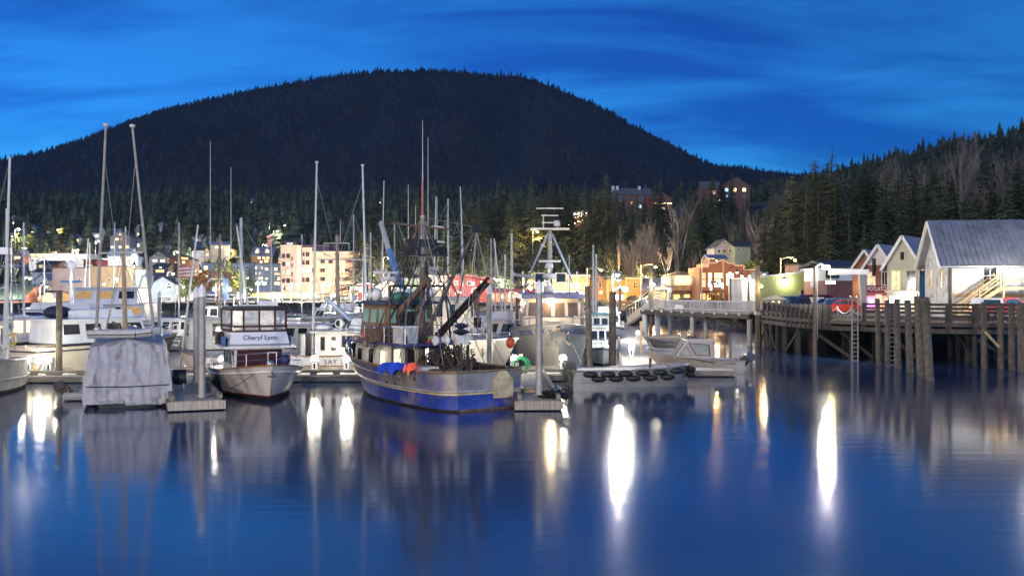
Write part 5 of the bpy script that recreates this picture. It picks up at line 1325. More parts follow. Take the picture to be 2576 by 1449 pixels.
dock('far floating dock behind the white yachts', (WX(-160, 112), 112), (WX(560, 116), 116), 2.4)
dock('far floating dock below the peach hotel', (WX(600, 135), 135), (WX(1330, 138), 138), 2.4)
for i, (d, x1, lab) in enumerate(((84, 1752, 'wide finger float under the open aluminium skiff'), (79, 1748, 'finger float between the open skiff and the cabin skiff'), (63.2, 1843, 'finger float alongside the cabin skiff, with hanging fender'))):
    x0 = 8.15 + (d - 61.9) * 9.05 / 88.1 + 1.5
    dock(lab, (x0, d), (WX(x1, d), d - .3), 1.3 if d < 70 else 1.8, None, (0, 0))
dock('low service float below the access bridge', (WX(1648, 108), 108), (WX(1738, 106), 106), 3.0, M_plank, (0, 0))
def steel_pile(label, xv, ytop, d, r_=.165, xb=None):
    p = P(xv, ytop, d); o = thing('steel_pile', label, 'pile', (WX(xb or xv, d), d, -1.2)); dx = p.x - o.location.x; h = p.z + 1.2
    MB().tube((0, 0, 0), (dx, 0, h - .62), r_, r_, 14).build('shaft', M_pilesteel, o, True)
    MB().tube((dx, 0, h - .62), (dx, 0, h - .28), r_ * 1.03, r_ * 1.03, 14).tube((dx, 0, h - .28), (dx, 0, h), r_ * 1.1, .01, 14).build('cap', M_capw, o)
    MB().torus((0, 0, 1.75), r_ + .06, .04, 'z', 10, 5).build('collar', M_galv, o)
steel_pile('steel pile with white cone cap, rear one of the pair on the finger dock', 494, 719, 53)
steel_pile('steel pile with white cone cap, front one of the pair on the finger dock', 508, 713, 46.3)
steel_pile('steel pile with white cone cap standing at the dock behind the seiner stern', 1231, 713, 57.4)
steel_pile('steel pile with white cone cap on the finger dock beside the seiner', 1356, 704, 46.3)
steel_pile('distant steel pile with white cap behind the covered boat', 401, 731, 89)
steel_pile('slim steel pile at the far end of the pale dock', 1559, 716, 140, .2)
steel_pile('steel pile beside the gate shelter', 1686, 722, 118, .22)
def wood_pile(label, xt, xb, ytop, d, r_=.19):
    p = P(xt, ytop, d); o = thing('wooden_pile', label, 'pile', (WX(xb, d), d, -1.2)); dx = p.x - o.location.x
    MB().tube((0, 0, 0), (dx, 0, p.z + 1.2), r_ * 1.05, r_ * .9, 11).build('shaft', M_pileold, o, True); MB().tube((dx, 0, p.z + 1.2), (dx, 0, p.z + 1.25), r_ * .85, r_ * .8, 11).build('top_cap', M_timberd, o)
    return o
wood_pile('tall wooden pile on the long dock in front of the white yacht', 149, 148, 733, 58.6)
wood_pile('leaning wooden pile beside the grey steel bow', 1478, 1486, 722, 63.5, .21)
o = wood_pile('thick wooden pile carrying dock lamps at the start of the pale dock', 1541, 1541, 736, 65.5, .25)
o = wharf_lamp('white dock lamp on a leaning pole above the pale dock', 1540, 1553, 691, 66.5, 420, .4, .06, .12, (1, .97, .88))
o2 = wharf_lamp('strong white dock lamp on the pile at the start of the pale dock', 1543, 1573, 729, 68, 120, .4, .06, .17, (1, .97, .86))
for xv, yv, d, pw, lab in ((1556, 705, 100, 700, 'white lamp on a pole half way along the pale dock'), (845, 759, 84, 420, 'white dock lamp beside the wooden troller mast'), (345, 742, 113, 1400, 'white lamp on the far dock behind the covered boat'), (700, 752, 134, 900, 'white lamp on the far dock in front of the pale-green storehouse'), (75, 700, 112, 1500, 'white lamp on a pale pole above the far dock by the dark warehouse'), (1160, 735, 137, 700, 'white lamp on the far dock in front of the red hall')):
    wharf_lamp(lab, xv - 14, xv, yv, d, pw, .4, .07, .13, (1, .96, .84))
PED = 42
def pedestal(label, xv, d, z=.46):
    o = thing('power_pedestal', label, 'power pedestal', (WX(xv, d), d, z))
    MB().bb((-.16, -.14, 0), (.16, .14, .72)).build('post', M_white, o); MB().prism([(-.24, .72), (.24, .72), (.24, .98), (.13, 1.1), (-.13, 1.1), (-.24, .98)], -.17, .17).build('hood', M_white, o)
    MB().bb((-.26, -.1, .45), (-.165, .1, .62)).build('socket', M_galv, o); MB().bb((.165, -.1, .45), (.26, .1, .62)).build('socket', M_galv, o)
    MB().bb((-.05, -.15, .3), (.05, -.142, .6)).build('meter', M_glassd, o)
    MB().bb((-.2, -.18, .80), (.2, -.172, .9)).bb((-.2, .172, .80), (.2, .18, .9)).build('added_pedestal_light', MATS['bulb_warm'], o)
    for y in (-1.0, 1.0): point_light((0, y, 1.7), PED, (1, .93, .74), o, .15)  # every pedestal gets added lights beside it, brightening docks and hulls
for xv, d, lab in ((74, 58.6, 'white power pedestal with a yellow cord on the dock beside the grey troller'), (124, 58.5, 'white power pedestal with a looped hose near the tall wooden pile'), (268, 58.6, 'white power pedestal at the stern of the white trawler yacht'), (1416, 60.0, 'white power pedestal in front of the grey steel bow'), (1294, 59.8, 'white power pedestal between the two steel fishing bows'), (792, 59.6, 'white power pedestal in front of the wooden troller stern'), (872, 59.8, 'white power pedestal in front of the wooden troller name'), (1130, 60.2, 'white power pedestal behind the seiner by the white steel boat'), (560, 59.2, 'white power pedestal behind the stern of the flybridge cruiser'), (690, 91, 'white power pedestal on the rear dock behind the flybridge cruiser'), (480, 91, 'white power pedestal on the rear dock by the autumn tree'), (930, 91.5, 'white power pedestal on the rear dock behind the wooden troller'), (100, 113, 'white power pedestal on the far dock by the storefront'), (240, 114, 'white power pedestal on the far dock by the tan block'), (700, 136, 'white power pedestal on the far dock by the pale-green storehouse'), (860, 136, 'white power pedestal on the far dock by the hotel'), (1020, 137, 'white power pedestal on the far dock by the green shed'), (1588, 72, 'grey-white power pedestal on the edge of the pale dock'), (1605, 95, 'power pedestal further along the pale dock')):  # many of these pedestals are added, to carry light to docks and hulls
    pedestal(lab, xv, d)
def cord(name, label, pts_, r_, col, cat='cord'):
    a = Vector(pts_[0]); o = MB().path([Vector(p) - a for p in pts_], r_, 5).build(name, mat('cord_' + name + '%d' % len(MATS), col, .6), loc=a); tag(o, label, cat)
a = WX(74, 58.6)
cord('yellow_cable', 'yellow power cord drooping from the dock pedestal', [(a + .25, 58.4, 1.0), (a + .7, 58.3, .75), (a + 1.4, 58.3, .55), (a + 2.1, 58.3, .5)], .03, (.6, .42, .05))
a = WX(124, 58.5)
cord('red_hose', 'red hose hanging beside the dock pedestal', [(a - .25, 58.3, 1.3), (a - .4, 58.2, .9), (a - .7, 58.2, .52), (a - 1.0, 58.2, .5)], .035, (.5, .05, .04), 'hose')
m = MB(); r2 = random.Random(4); cx_, cd = WX(1310, 59.4), 59.4
for i in range(9): m.torus((cx_ + r2.uniform(-.1, .1), cd - .2 + i * .02, 1.0 - i * .012), .42 + r2.uniform(-.08, .1), .022, 'y', 14, 4)
m.v = [(x - cx_, y - cd, z - .46) for x, y, z in m.v]
o = m.build('green_hose_coil', mat('hose_green', (.03, .30, .12), .5), loc=(cx_, cd, .46)); tag(o, 'coil of green hose hung on the dock post by the grey steel bow', 'hose')
o = thing('dock_post', 'short dark dock post holding the green hose coil', 'post', (cx_, cd + .05, .46)); MB().bb((-.1, -.1, 0), (.1, .1, 1.05)).build('shaft', M_timberd, o); MB().bb((-.13, -.13, 1.05), (.13, .13, 1.12)).build('cap', M_capw, o)
p = P(446, 0, 50); o = thing('fish_barrel', 'dark round drum lying on its stand on the finger dock', 'drum', (p.x, 50, .46), R(20))
MB().tube((-.42, 0, .62), (.42, 0, .62), .38, .38, 16).build('drum_body', M_black, o, True); MB().tube((.425, 0, .62), (.44, 0, .62), .33, .33, 16).build('drum_end', M_roofg, o)
for x in (-.3, .3):
    for y in (-.25, .25): MB().tube((x, y, 0), (x, y * .8, .35), .03, .03, 5).build('leg', M_galv, o)
p = P(1330, 0, 49); o = thing('timber_pallet', 'flat orange-brown timber tray lying on the finger dock by the seiner', 'pallet', (p.x, 49, .46), R(8))
for i in range(5): MB().bb((-.8 + i * .34, -.6, .12), (-.5 + i * .34, .6, .16)).build('slat', M_newwood, o)
for y in (-.55, 0, .55): MB().bb((-.8, y - .05, 0), (.86, y + .05, .118)).build('bearer', M_newwood, o)
p = P(1395, 0, 46.2); o = thing('net_heap', 'dark tangled heap of net and gear on the end of the finger dock', 'net', (p.x, 46.2, .46))
m = MB(); r2 = random.Random(8)
for i in range(60):
    q = [Vector((r2.gauss(0, .3), r2.gauss(0, .3), abs(r2.gauss(.12, .12)))) for _ in range(3)]; m.path(q, .03, 4)
m.build('netting', M_black, o)['kind'] = 'stuff'; MB().tube((-.1, 0, .1), (.2, .1, .55), .06, .04, 6).build('cylinder', mat('cyan_bit', (.05, .3, .5), .5), o)
# container-like bin and boards on the pale dock
o = thing('timber_guide', 'upright orange timber marker on the edge of the pale dock', 'post', (WX(1612, 76), 76, .3)); MB().bb((-.09, -.07, 0), (.09, .07, 2.75)).build('shaft', M_newwood, o); MB().bb((-.12, -.1, 0), (.12, .1, .12)).build('foot', M_galv, o)

# ------------------------------------------------------------------ boats
class Hull:
    """bow to +x, port to +y, water at z=0"""
    def __init__(s, L, B, fb, fs, rake=.12, flare=.35, tr=.85, fine=2.2, dr=.45, sag=.0, full=.42, rd=.0):
        s.rd = rd
        s.L, s.B, s.fb, s.fs, s.rake, s.flare, s.tr, s.fine, s.dr, s.sag, s.full = L, B, fb, fs, rake, flare, tr, fine, dr, sag, full
        s.n = 19; s.f = [0, .012, .03, .055] + [.09 + .91 * i / 16 for i in range(17)]; s.n = len(s.f) - 1
    def bw(s, t):
        if t < s.full: k = t / s.full; return s.B / 2 * lerp(s.tr, 1, math.sin(k * math.pi / 2)) * (1 - s.rd * max(0, 1 - t / .09) ** 2.4)
        k = (t - s.full) / (1 - s.full); return s.B / 2 * max(.0, (1 - k ** s.fine)) ** .8
    def zs(s, t): return s.fs + (s.fb - s.fs) * t ** 2.1 - s.sag * math.sin(math.pi * min(1, t * 1.15))
    def pt(s, t, v, sd):
        b = s.bw(t); zsh = s.zs(t)
        bwl = b * lerp(.95, 1 - s.flare - .3, t ** 1.8)
        xs = -s.L / 2 + s.L * t; xw = -s.L / 2 + s.L * (1 - s.rake) * t
        if v >= 0:
            k = v ** 1.25
            return Vector((lerp(xw, xs, v), sd * lerp(bwl, b, k if s.flare > .2 else v), zsh * v))
        return Vector((xw * (1 + v * .05), sd * bwl * (1 + v * .75), s.dr * v))
    def strip(s, name, m, v0, v1, root, out=0.0, k=4, transom=True, t0=0.0, t1=1.0):
        mb_ = MB(); ts = [lerp(t0, t1, q) for q in s.f]
        vs = [lerp(v0, v1, j / k) for j in range(k + 1)]
        def o(p, sd): return p + Vector((0, sd * out, 0))
        for sd in (-1, 1):
            mb_.grid([[o(s.pt(t, v, sd), sd) for t in ts] for v in vs])
        if transom and t0 == 0:
            mb_.grid([[o(s.pt(0, v, -1), -1) - Vector((out, 0, 0)), s.pt(0, v, 0) - Vector((out + (.12 if out == 0 else .12), 0, 0)), o(s.pt(0, v, 1), 1) - Vector((out, 0, 0))] for v in vs])
        return mb_.build(name, m, root, True)
    def deck(s, name, m, v, root, t0=0.0, t1=1.0, inset=.03):
        ts = [lerp(t0, t1, q) for q in s.f]
        f = lambda t, sd: s.pt(t, v, sd) + Vector((0, -sd * inset, 0))
        z = None
        return MB().grid([[f(t, -1) for t in ts], [Vector((f(t, -1).x, 0, f(t, 1).z + .03)) for t in ts], [f(t, 1) for t in ts]]).build(name, m, root)
    def rail(s, name, m, v, r_, root, out=.02, t0=0.0, t1=1.0, dz=0.0, transom=True):
        mb_ = MB(); ts = [lerp(t0, t1, q) for q in s.f]
        for sd in (-1, 1): mb_.path([s.pt(t, v, sd) + Vector((0, sd * out, dz)) for t in ts], r_, 6)
        if transom and t0 == 0: mb_.path([s.pt(0, v, -1) + Vector((-.02, 0, dz)), s.pt(0, v, 0) + Vector((-.13, 0, dz)), s.pt(0, v, 1) + Vector((-.02, 0, dz))], r_, 6)
        return mb_.build(name, m, root)
    def pulpit(s, m, root, h=.6, t0=.55, t1=.99, r_=.025, nposts=6, name='bow_rail', mid=True):
        mb_ = MB(); ts = [lerp(t0, t1, i / 10) for i in range(11)]
        for sd in (-1, 1):
            mb_.path([s.pt(t, 1, sd) + Vector((0, -sd * .06, h)) for t in ts], r_, 5)
            if mid: mb_.path([s.pt(t, 1, sd) + Vector((0, -sd * .06, h * .5)) for t in ts], r_ * .7, 4)
            for i in range(nposts): t = lerp(t0, t1, i / (nposts - 1)); p = s.pt(t, 1, sd) + Vector((0, -sd * .06, 0)); mb_.tube(p, p + Vector((0, 0, h)), r_, r_, 5)
        mb_.tube(s.pt(t1, 1, -1) + Vector((0, .06, h)), s.pt(t1, 1, 1) + Vector((0, -.06, h)), r_, r_, 5)
        return mb_.build(name, m, root)
M_botred = mat('antifoul_red', (.16, .02, .018), .7, var=.3); M_botblk = mat('antifoul_black', (.015, .015, .018), .7, var=.3); M_botblue = mat('antifoul_blue', (.03, .08, .2), .7)
M_deckg = mat('grey_deck', (.33, .33, .33), .8, var=.2); M_steelr = mat('stainless', (.5, .5, .52), .3, .85, var=.1); M_dome = mat('dull_dome', (.45, .45, .45), .5); M_alu = mat('aluminium_plate', (.40, .375, .345), .38, .55, var=.14, scale=1.2, streak=.3, dirt=(.3, .27, .24))
M_mast = mat('pale_mast', (.48, .47, .46), .45, .2, var=.15, scale=3); M_mastw = mat('wood_mast', (.30, .22, .14), .7, var=.25, scale=3); M_wire = mat('rigging_wire', (.22, .22, .22), .5, .4)
M_boatglass = mat('boat_glass', (.02, .022, .025), .07, spec=.8, var=.2); M_teak = mat('varnished_teak', (.30, .14, .05), .4, var=.25, scale=3)
M_navy = mat('navy_canvas', (.015, .022, .06), .85, var=.3); M_rust = mat('rusty_steel', (.16, .10, .07), .75, .2, var=.5, scale=3, dirt=(.07, .06, .06)); M_darksteel = mat('dark_oily_steel', (.035, .033, .034), .55, .4, var=.4, scale=4, dirt=(.10, .06, .04))
def boat(name, label, cat, xv, d, head, hull=None):
    p = P(xv, 0, d); return thing(name, label, cat, (p.x, d, 0), R(head))
def cabin(o, x0, x1, w0, w1, z0, z1, m, roofm=None, name='cabin', rake=(.25, .05), ov=.18, rt=.1, camber=.06):
    """house with front at +x; w0 at x0, w1 at x1; tapers up a little"""
    k = .93
    def ring(z, q): return [(x0 + rake[1] * q, -w0 / 2 * (1 - (1 - k) * q), z), (x1 - rake[0] * q, -w1 / 2 * (1 - (1 - k) * q), z), (x1 - rake[0] * q, w1 / 2 * (1 - (1 - k) * q), z), (x0 + rake[1] * q, w0 / 2 * (1 - (1 - k) * q), z)]
    MB().grid([r + [r[0]] for r in (ring(z0, 0), ring(z1, 1))]).add(ring(z1, 1), [(0, 1, 2, 3)]).build(name, m, o)
    if roofm:
        a = [(x0 - ov, -w0 / 2 - ov * .6, z1), (x1 + ov - rake[0], -w1 / 2 - ov * .6, z1), (x1 + ov * 1.6 - rake[0], 0, z1 + .02), (x1 + ov - rake[0], w1 / 2 + ov * .6, z1), (x0 - ov, w0 / 2 + ov * .6, z1)]
        b = [(x, y, z + rt) for x, y, z in a]; c = [(x * .97 + .03 * (x0 + x1) / 2, y * .75, z + camber) for x, y, z in b]
        n = len(a); MB().grid([r + [r[0]] for r in (a, b, c)]).add(a, [tuple(range(n))]).add(c, [tuple(range(n))]).build('roof', roofm, o)
def panes(o, pts4, n, gap=.12, m=None, frame=None, e=.012, name='window', zf=(.12, .88)):
    """n windows on the quad A(bottom start) B(bottom end) C(top end) D(top start); frame proud, glass in it"""
    A, B, C, D = [Vector(p) for p in pts4]; nr = (B - A).cross(D - A).normalized()
    q = lambda s, t: A.lerp(B, s).lerp(D.lerp(C, s), t)
    for i in range(n):
        s0, s1 = (i + gap) / n, (i + 1 - gap) / n
        P4 = [q(s0, zf[0]), q(s1, zf[0]), q(s1, zf[1]), q(s0, zf[1])]
        def sh(ps, f, h): c = sum(ps, Vector()) / 4; return [c + (p - c) * f + nr * h for p in ps]
        fo, fi = sh(P4, 1.14, e * 2), sh(P4, 1.0, e * 2)
        w = MB().add(fo + fi, [(0, 1, 5, 4), (1, 2, 6, 5), (2, 3, 7, 6), (3, 0, 4, 7)]).add(fo + sh(P4, 1.14, -e), [(0, 1, 5, 4), (1, 2, 6, 5), (2, 3, 7, 6), (3, 0, 4, 7)]).build(name, frame or M_white, o)
        MB().add(sh(P4, 1.0, e), [(0, 1, 2, 3)]).build('pane', (m[i % len(m)] if isinstance(m, (list, tuple)) else m) or M_boatglass, w)
def cab_windows(o, x0, x1, w0, w1, z0, z1, sides=3, front=3, m=None, frame=None, rake=(.25, .05), zf=(.45, .88), back=0):
    k = .93
    for sd in (-1, 1):
        a, b = (x0, sd * w0 / 2, z0), (x1, sd * w1 / 2, z0); c, dd = (x1 - rake[0], sd * w1 / 2 * k, z1), (x0 + rake[1], sd * w0 / 2 * k, z1)
        panes(o, (a, b, c, dd) if sd < 0 else (b, a, dd, c), sides, .14, m, frame, zf=zf)
    if front: panes(o, ((x1, -w1 / 2, z0), (x1, w1 / 2, z0), (x1 - rake[0], w1 / 2 * k, z1), (x1 - rake[0], -w1 / 2 * k, z1)), front, .12, m, frame, zf=zf)
    if back: panes(o, ((x0, w0 / 2, z0), (x0, -w0 / 2, z0), (x0 + rake[1], -w0 / 2 * k, z1), (x0 + rake[1], w0 / 2 * k, z1)), back, .2, m, frame, zf=zf)
def stays(o, top, feet, r_=.012, name='stay'):
    for f in feet: MB().tube(top, f, r_, r_, 4, False).build(name, M_wire, o)
def mast(o, x, y, z0, z1, r0=.09, r1=.05, m=None, name='mast'): MB().tube((x, y, z0), (x, y, z1), r0, r1, 9).build(name, m or M_mast, o, True)
def buoy(label, loc, r_, m, sc=(1, 1, 1.15)):
    o = thing('buoy', label, 'buoy', loc); MB().ball((0, 0, 0), r_, 12, 8, sc).build('float_body', m, o, True); MB().torus((0, 0, r_ * sc[2] + .03), .05, .02, 'y', 8, 4).build('eye', M_black, o)
M_bor = mat('buoy_orange', (.6, .10, .03), .5); M_blime = mat('buoy_lime', (.35, .5, .05), .5); M_bred = mat('buoy_red', (.5, .04, .03), .5); M_bblue = mat('buoy_blue', (.02, .04, .25), .5)
def cw(o, p):
    """local point of a boat -> place"""
    return Matrix.Translation(o.location) @ Matrix.Rotation(o.rotation_euler[2], 4, 'Z') @ Vector(p)
def skiff_rib(label, loc, rz, L=3.2, w=1.5, m=None, sc=1.0):
    m = m or mat('grey_hypalon', (.42, .42, .41), .6, var=.12)
    o = thing('inflatable_dinghy', label, 'dinghy', loc, rz); r_ = .2
    side = [(-L / 2, -w / 2 + r_, 0), (L * .2, -w / 2 + r_, 0), (L * .42, -w * .22, .08), (L / 2, 0, .14), (L * .42, w * .22, .08), (L * .2, w / 2 - r_, 0), (-L / 2, w / 2 - r_, 0)]
    MB().path(side, r_, 9).build('tube', m, o, True); MB().bb((-L * .42, -w / 2 + .25, -.12), (L * .3, w / 2 - .25, -.06)).build('floor', M_deckg, o); MB().bb((-L * .42, -w / 2 + .2, -.1), (-L * .40, w / 2 - .2, .3)).build('transom', M_teak, o)
    MB().path([(x, y * 1.0 - (.0), z - .02) for x, y, z in [(p[0], p[1] + (r_ if p[1] > 0.1 else -r_ if p[1] < -.1 else 0), p[2]) for p in side]], .03, 5).build('rub_strip', M_black, o)
    return o
def outboard(o, x, z, tilt=0.0, s=1.0, cowl=None, y=0.0, name='outboard'):
    t = R(tilt); rot = lambda a, b: (x + s * (a * math.cos(t) - b * math.sin(t)), z + s * (a * math.sin(t) + b * math.cos(t)))
    def pr(pts_, w0, mm, nm): return MB().prism([rot(a, b) for a, b in pts_], y - w0 * s, y + w0 * s).build(nm, mm, e)
    e = MB().prism([rot(a, b) for a, b in ((-.05, -.1), (.1, -.1), (.1, .15), (-.05, .15))], y - .12 * s, y + .12 * s).build(name, M_darksteel, o)
    pr([(-.42, .12), (.02, .12), (.06, .32), (-.02, .52), (-.32, .56), (-.46, .36)], .2, cowl or M_black, 'cowling'); pr([(-.34, -.55), (-.1, -.55), (-.04, .12), (-.36, .12)], .09, M_darksteel, 'leg'); pr([(-.52, -.78), (-.02, -.78), (.04, -.62), (-.1, -.55), (-.45, -.56)], .06, M_darksteel, 'gearcase'); pr([(-.6, -.92), (-.54, -.92), (-.54, -.5), (-.6, -.5)], .16, M_darksteel, 'propeller')
    return e

def hull_text(Hd, o, body, t, v, sd, size, m, adv=.68):
    """letters laid one by one along the curved hull, reading as seen from outside"""
    wd = lambda c: size * (.36 if c in ' I' else adv)
    for c in (body if sd > 0 else body[::-1]):
        w = wd(c); p = Hd.pt(t, v, sd); t2 = t
        while (Hd.pt(t2, v, sd) - p).length < w: t2 -= .001
        q = Hd.pt((t + t2) / 2, v, sd); dr = (Hd.pt(t2, v, sd) - p) * sd
        if c != ' ':
            nrm = Vector((-dr.y, dr.x, 0)).normalized(); nrm = nrm if nrm.y * sd > 0 else -nrm
            up = Hd.pt((t + t2) / 2, v + .06, sd) - Hd.pt((t + t2) / 2, v - .06, sd); tilt = math.atan2(up.xy.dot(nrm.xy), up.z)
            text(c, m, o, q + nrm * .035, size, (R(90) + tilt, 0, math.atan2(dr.y, dr.x)), .012, 'letter')
        t = t2

# ---- blue seiner, stern to the camera
def seiner():
    Hd = Hull(13.2, 5.1, 2.45, 1.78, .09, .25, .9, 2.4, .5, .12, .45, .22)
    o = thing('blue_seiner', 'worn blue steel fishing seiner with black booms, seen from its stern', 'fishing boat', (-4.95, 50.7, 0), R(126.4))
    mb1 = mat('seiner_blue', (.025, .05, .30), .38, .15, var=.4, scale=.9, dirt=(.22, .20, .20), coat=.2)
    mb2 = mat('seiner_worn_upper', (.27, .24, .22), .38, .3, var=.35, scale=.8, dirt=(.035, .06, .30), coat=.2)
    mye = mat('seiner_yellow_band', (.50, .40, .20), .5, var=.25, scale=2, dirt=(.3, .22, .1))
    Hd.strip('bottom', M_rust, -1, .06, o); Hd.strip('lower_hull', mb1, .06, .42, o); Hd.strip('band', mye, .42, .52, o, .012); Hd.strip('upper_hull', mb2, .52, 1, o)
    Hd.strip('bulwark_inside', M_darksteel, .55, .99, o, -.07, transom=True)
    Hd.deck('deck', M_darksteel, .60, o)
    Hd.rail('cap_rail', mat('cap_rail_rust', (.22, .16, .10), .6, .2, var=.4), 1.0, .06, o); Hd.rail('rub_rail', mat('rub_rail_worn', (.40, .38, .36), .4, .4, var=.4), .50, .055, o, .05); Hd.rail('rub_rail', mat('rub_rail_worn', (.4, .38, .36), .4), .78, .035, o, .03, .3, 1.0)
    tan = mat('tan_patch', (.46, .38, .24), .6, var=.25, scale=3, dirt=(.3, .22, .12))
    MB().add([(-6.80, -.15, .52), (-6.74, -1.25, .52), (-6.74, -1.25, 1.38), (-6.80, -.15, 1.38), (-6.70, -.15, .52), (-6.62, -1.25, .52), (-6.62, -1.25, 1.38), (-6.70, -.15, 1.38)], [(0, 1, 2, 3), (4, 5, 6, 7), (0, 1, 5, 4), (1, 2, 6, 5), (2, 3, 7, 6), (3, 0, 4, 7)]).build('stern_plate', tan, o)
    MB().prism([(-.2, 1.38), (-1.15, 1.38), (-.8, 1.76), (-.5, 1.76)], -6.82, -6.72, 'x').build('stern_bracket', tan, o)
    for t, z in ((.35, .95), (.42, .97), (.62, 1.0), (.66, 1.05), (.2, 1.35)):
        p = Hd.pt(t, z / Hd.zs(t), 1); MB().bb((p.x - .07, p.y - .06, p.z - .07), (p.x + .07, p.y + .02, p.z + .07)).build('scupper', M_black, o)
    # deckhouse and wheelhouse forward
    wht = mat('grubby_white_paint', (.55, .54, .50), .6, var=.2, scale=1.5, streak=.5, dirt=(.28, .2, .13)); brn = mat('brown_plywood', (.24, .15, .085), .7, var=.35, scale=1.5, streak=.4)
    cabin(o, -.3, 3.9, 3.3, 2.9, 1.15, 2.72, wht, None, 'deckhouse', (.1, .0))
    M_warmglass = mat('lit_boat_window', (.7, .75, .9), .3, var=.5, scale=3, emit=1.3, ecol=(.75, .85, 1.0)); M_warmglass2 = mat('warm_boat_window', (.9, .7, .3), .3, var=.5, scale=3, emit=1.2, ecol=(1, .75, .4))
    panes(o, ((-.3, 1.65, 1.15), (-.3, -1.65, 1.15), (-.3, -1.65, 2.72), (-.3, 1.65, 2.72)), 4, .24, [M_warmglass2, M_boatglass, M_warmglass, M_boatglass], wht, zf=(.25, .85))
    panes(o, ((3.9, 1.45, 1.15), (-.3, 1.65, 1.15), (-.3, 1.65, 2.72), (3.8, 1.4, 2.72)), 3, .3, [M_boatglass, M_boatglass, M_warmglass2], wht, zf=(.3, .8))
    MB().bb((-2.3, -1.9, 2.73), (4.1, 1.9, 2.84)).build('upper_deck', mat('purple_deck_edge', (.06, .05, .16), .6), o)
    for x, y in ((-2.2, -1.8), (-2.2, 1.8), (-.9, 1.8), (-.9, -1.8)): MB().tube((x, y, 1.1), (x, y, 2.73), .06, .06, 7).build('deck_post', M_darksteel, o)
    cabin(o, .5, 3.5, 2.9, 2.6, 2.845, 4.72, brn, mat('dark_blue_roof', (.05, .06, .11), .6, var=.3), 'wheelhouse', (.25, .0), .35)
    cab_windows(o, .5, 3.5, 2.9, 2.6, 2.845, 4.72, 3, 3, mat('seagreen_glass', (.10, .17, .15), .15, var=.4, scale=2, emit=.12, ecol=(.5, .9, .8)), brn, (.25, .0), (.5, .86), 3)
    MB().bb((.44, -.25, 2.86), (.495, .45, 4.35)).build('wheelhouse_door', M_darksteel, o)
    # rails round the upper deck
    m = MB()
    for y in (-1.85, 1.85):
        for z in (3.2, 3.6): m.path([(-2.2, y, z), (.4, y, z), (4.0, y, z)], .025, 5)
        for i in range(7): m.tube((-2.2 + i * 1.03, y, 2.84), (-2.2 + i * 1.03, y, 3.6), .025, .025, 5)
    m.build('upper_rail', M_steelr, o)
    # mast, crosstree, booms
    mx = -.75
    mast(o, mx, 0, 1.2, 6.6, .16, .14, M_rust, 'lower_mast'); mast(o, mx, 0, 6.6, 9.2, .13, .11, mat('worn_white_mast', (.42, .40, .37), .6, .1, var=.3, scale=4, dirt=(.2, .12, .07)), 'mast')
    mast(o, mx, 0, 9.2, 10.9, .06, .05, mat('red_white_topmast', (.35, .12, .10), .6, var=.5, scale=6), 'topmast'); mast(o, mx + .15, -.1, 9.2, 14.0, .035, .012, M_mast, 'whip_antenna')
    MB().beam((mx + .1, 1.7, 8.75), (mx, -1.7, 8.55), .12, .09).build('crosstree', M_rust, o); MB().prism([(-.5, 8.6), (.5, 8.6), (0, 8.1)], mx - .02, mx + .02, 'x').build('mast_gusset', M_rust, o)
    f = MB().bb((mx - .5, -1.2, 7.15), (mx + .5, 1.25, 7.23)).build('light_platform', M_darksteel, o)
    for y in (-1.0, -.55, .6, 1.05): MB().bb((mx - .45, y - .2, 7.25), (mx - .15, y + .2, 7.6)).build('deck_light', M_darksteel, f); 
    MB().bb((mx - .2, -.75, 7.6), (mx + .5, .7, 8.0)).build('crow_box', M_darksteel, f)
    for a, b, r_ in (((mx, .1, 9.0), (1.2, 1.75, 2.85), .055), ((mx, -.1, 9.0), (1.2, -1.75, 2.85), .055)): MB().tube(a, b, r_, r_, 7).build('mast_leg', M_rust, o)
    # gantry behind the wheelhouse
    MB().path([(-.6, 1.8, 2.8), (-.3, 1.6, 5.65), (-.3, -1.6, 5.65), (-.6, -1.8, 2.8)], .06, 7).build('gantry', M_darksteel, o)
    def W2(xv, yv, d):
        p = P(xv, yv, d) - o.location; return Matrix.Rotation(-o.rotation_euler[2], 3, 'Z') @ p
    b0, b1 = Vector((mx - .1, -.1, 3.2)), W2(1199, 572, 46.5)
    MB().tube(b0, b1, .11, .07, 8).build('main_boom', mat('boom_steel', (.16, .15, .16), .5, .4, var=.4, scale=4, dirt=(.3, .26, .2)), o)
    MB().bb(b1 + Vector((-.14, -.14, -.25)), b1 + Vector((.14, .14, .12))).build('boom_block', M_darksteel, o)
    c0, c1 = Vector((mx - .3, -.3, 2.75)), W2(1228, 706, 45.5)
    tr_ = MB(); u = (c1 - c0); n_ = 9
    for dv in (Vector((0, 0, .13)), Vector((0, 0, -.13))): tr_.beam(c0 + dv, c1 + dv, .16, .10)
    for i in range(n_): tr_.beam(c0 + u * (i / n_) + Vector((0, 0, .13 if i % 2 else -.13)), c0 + u * ((i + 1) / n_) + Vector((0, 0, -.13 if i % 2 else .13)), .08, .07)
    tr_.build('power_block_boom', M_darksteel, o)
    e0 = c0.lerp(c1, .82); e1 = W2(1198, 770, 45.3); e2 = W2(1204, 812, 45.2)
    MB().tube(e0, e1, .12, .10, 7).tube(e1, e2, .10, .05, 7).build('hanging_arm', M_rust, o)
    k0, k1, k2 = Vector((mx + .6, .9, 2.9)), W2(1002, 790, 50.0), W2(1080, 702, 48.5)
    MB().tube(k0, k1, .15, .15, 8).build('crane_post', M_darksteel, o); MB().beam(k1, k2, .26, .26).build('crane_arm', M_rust, o)
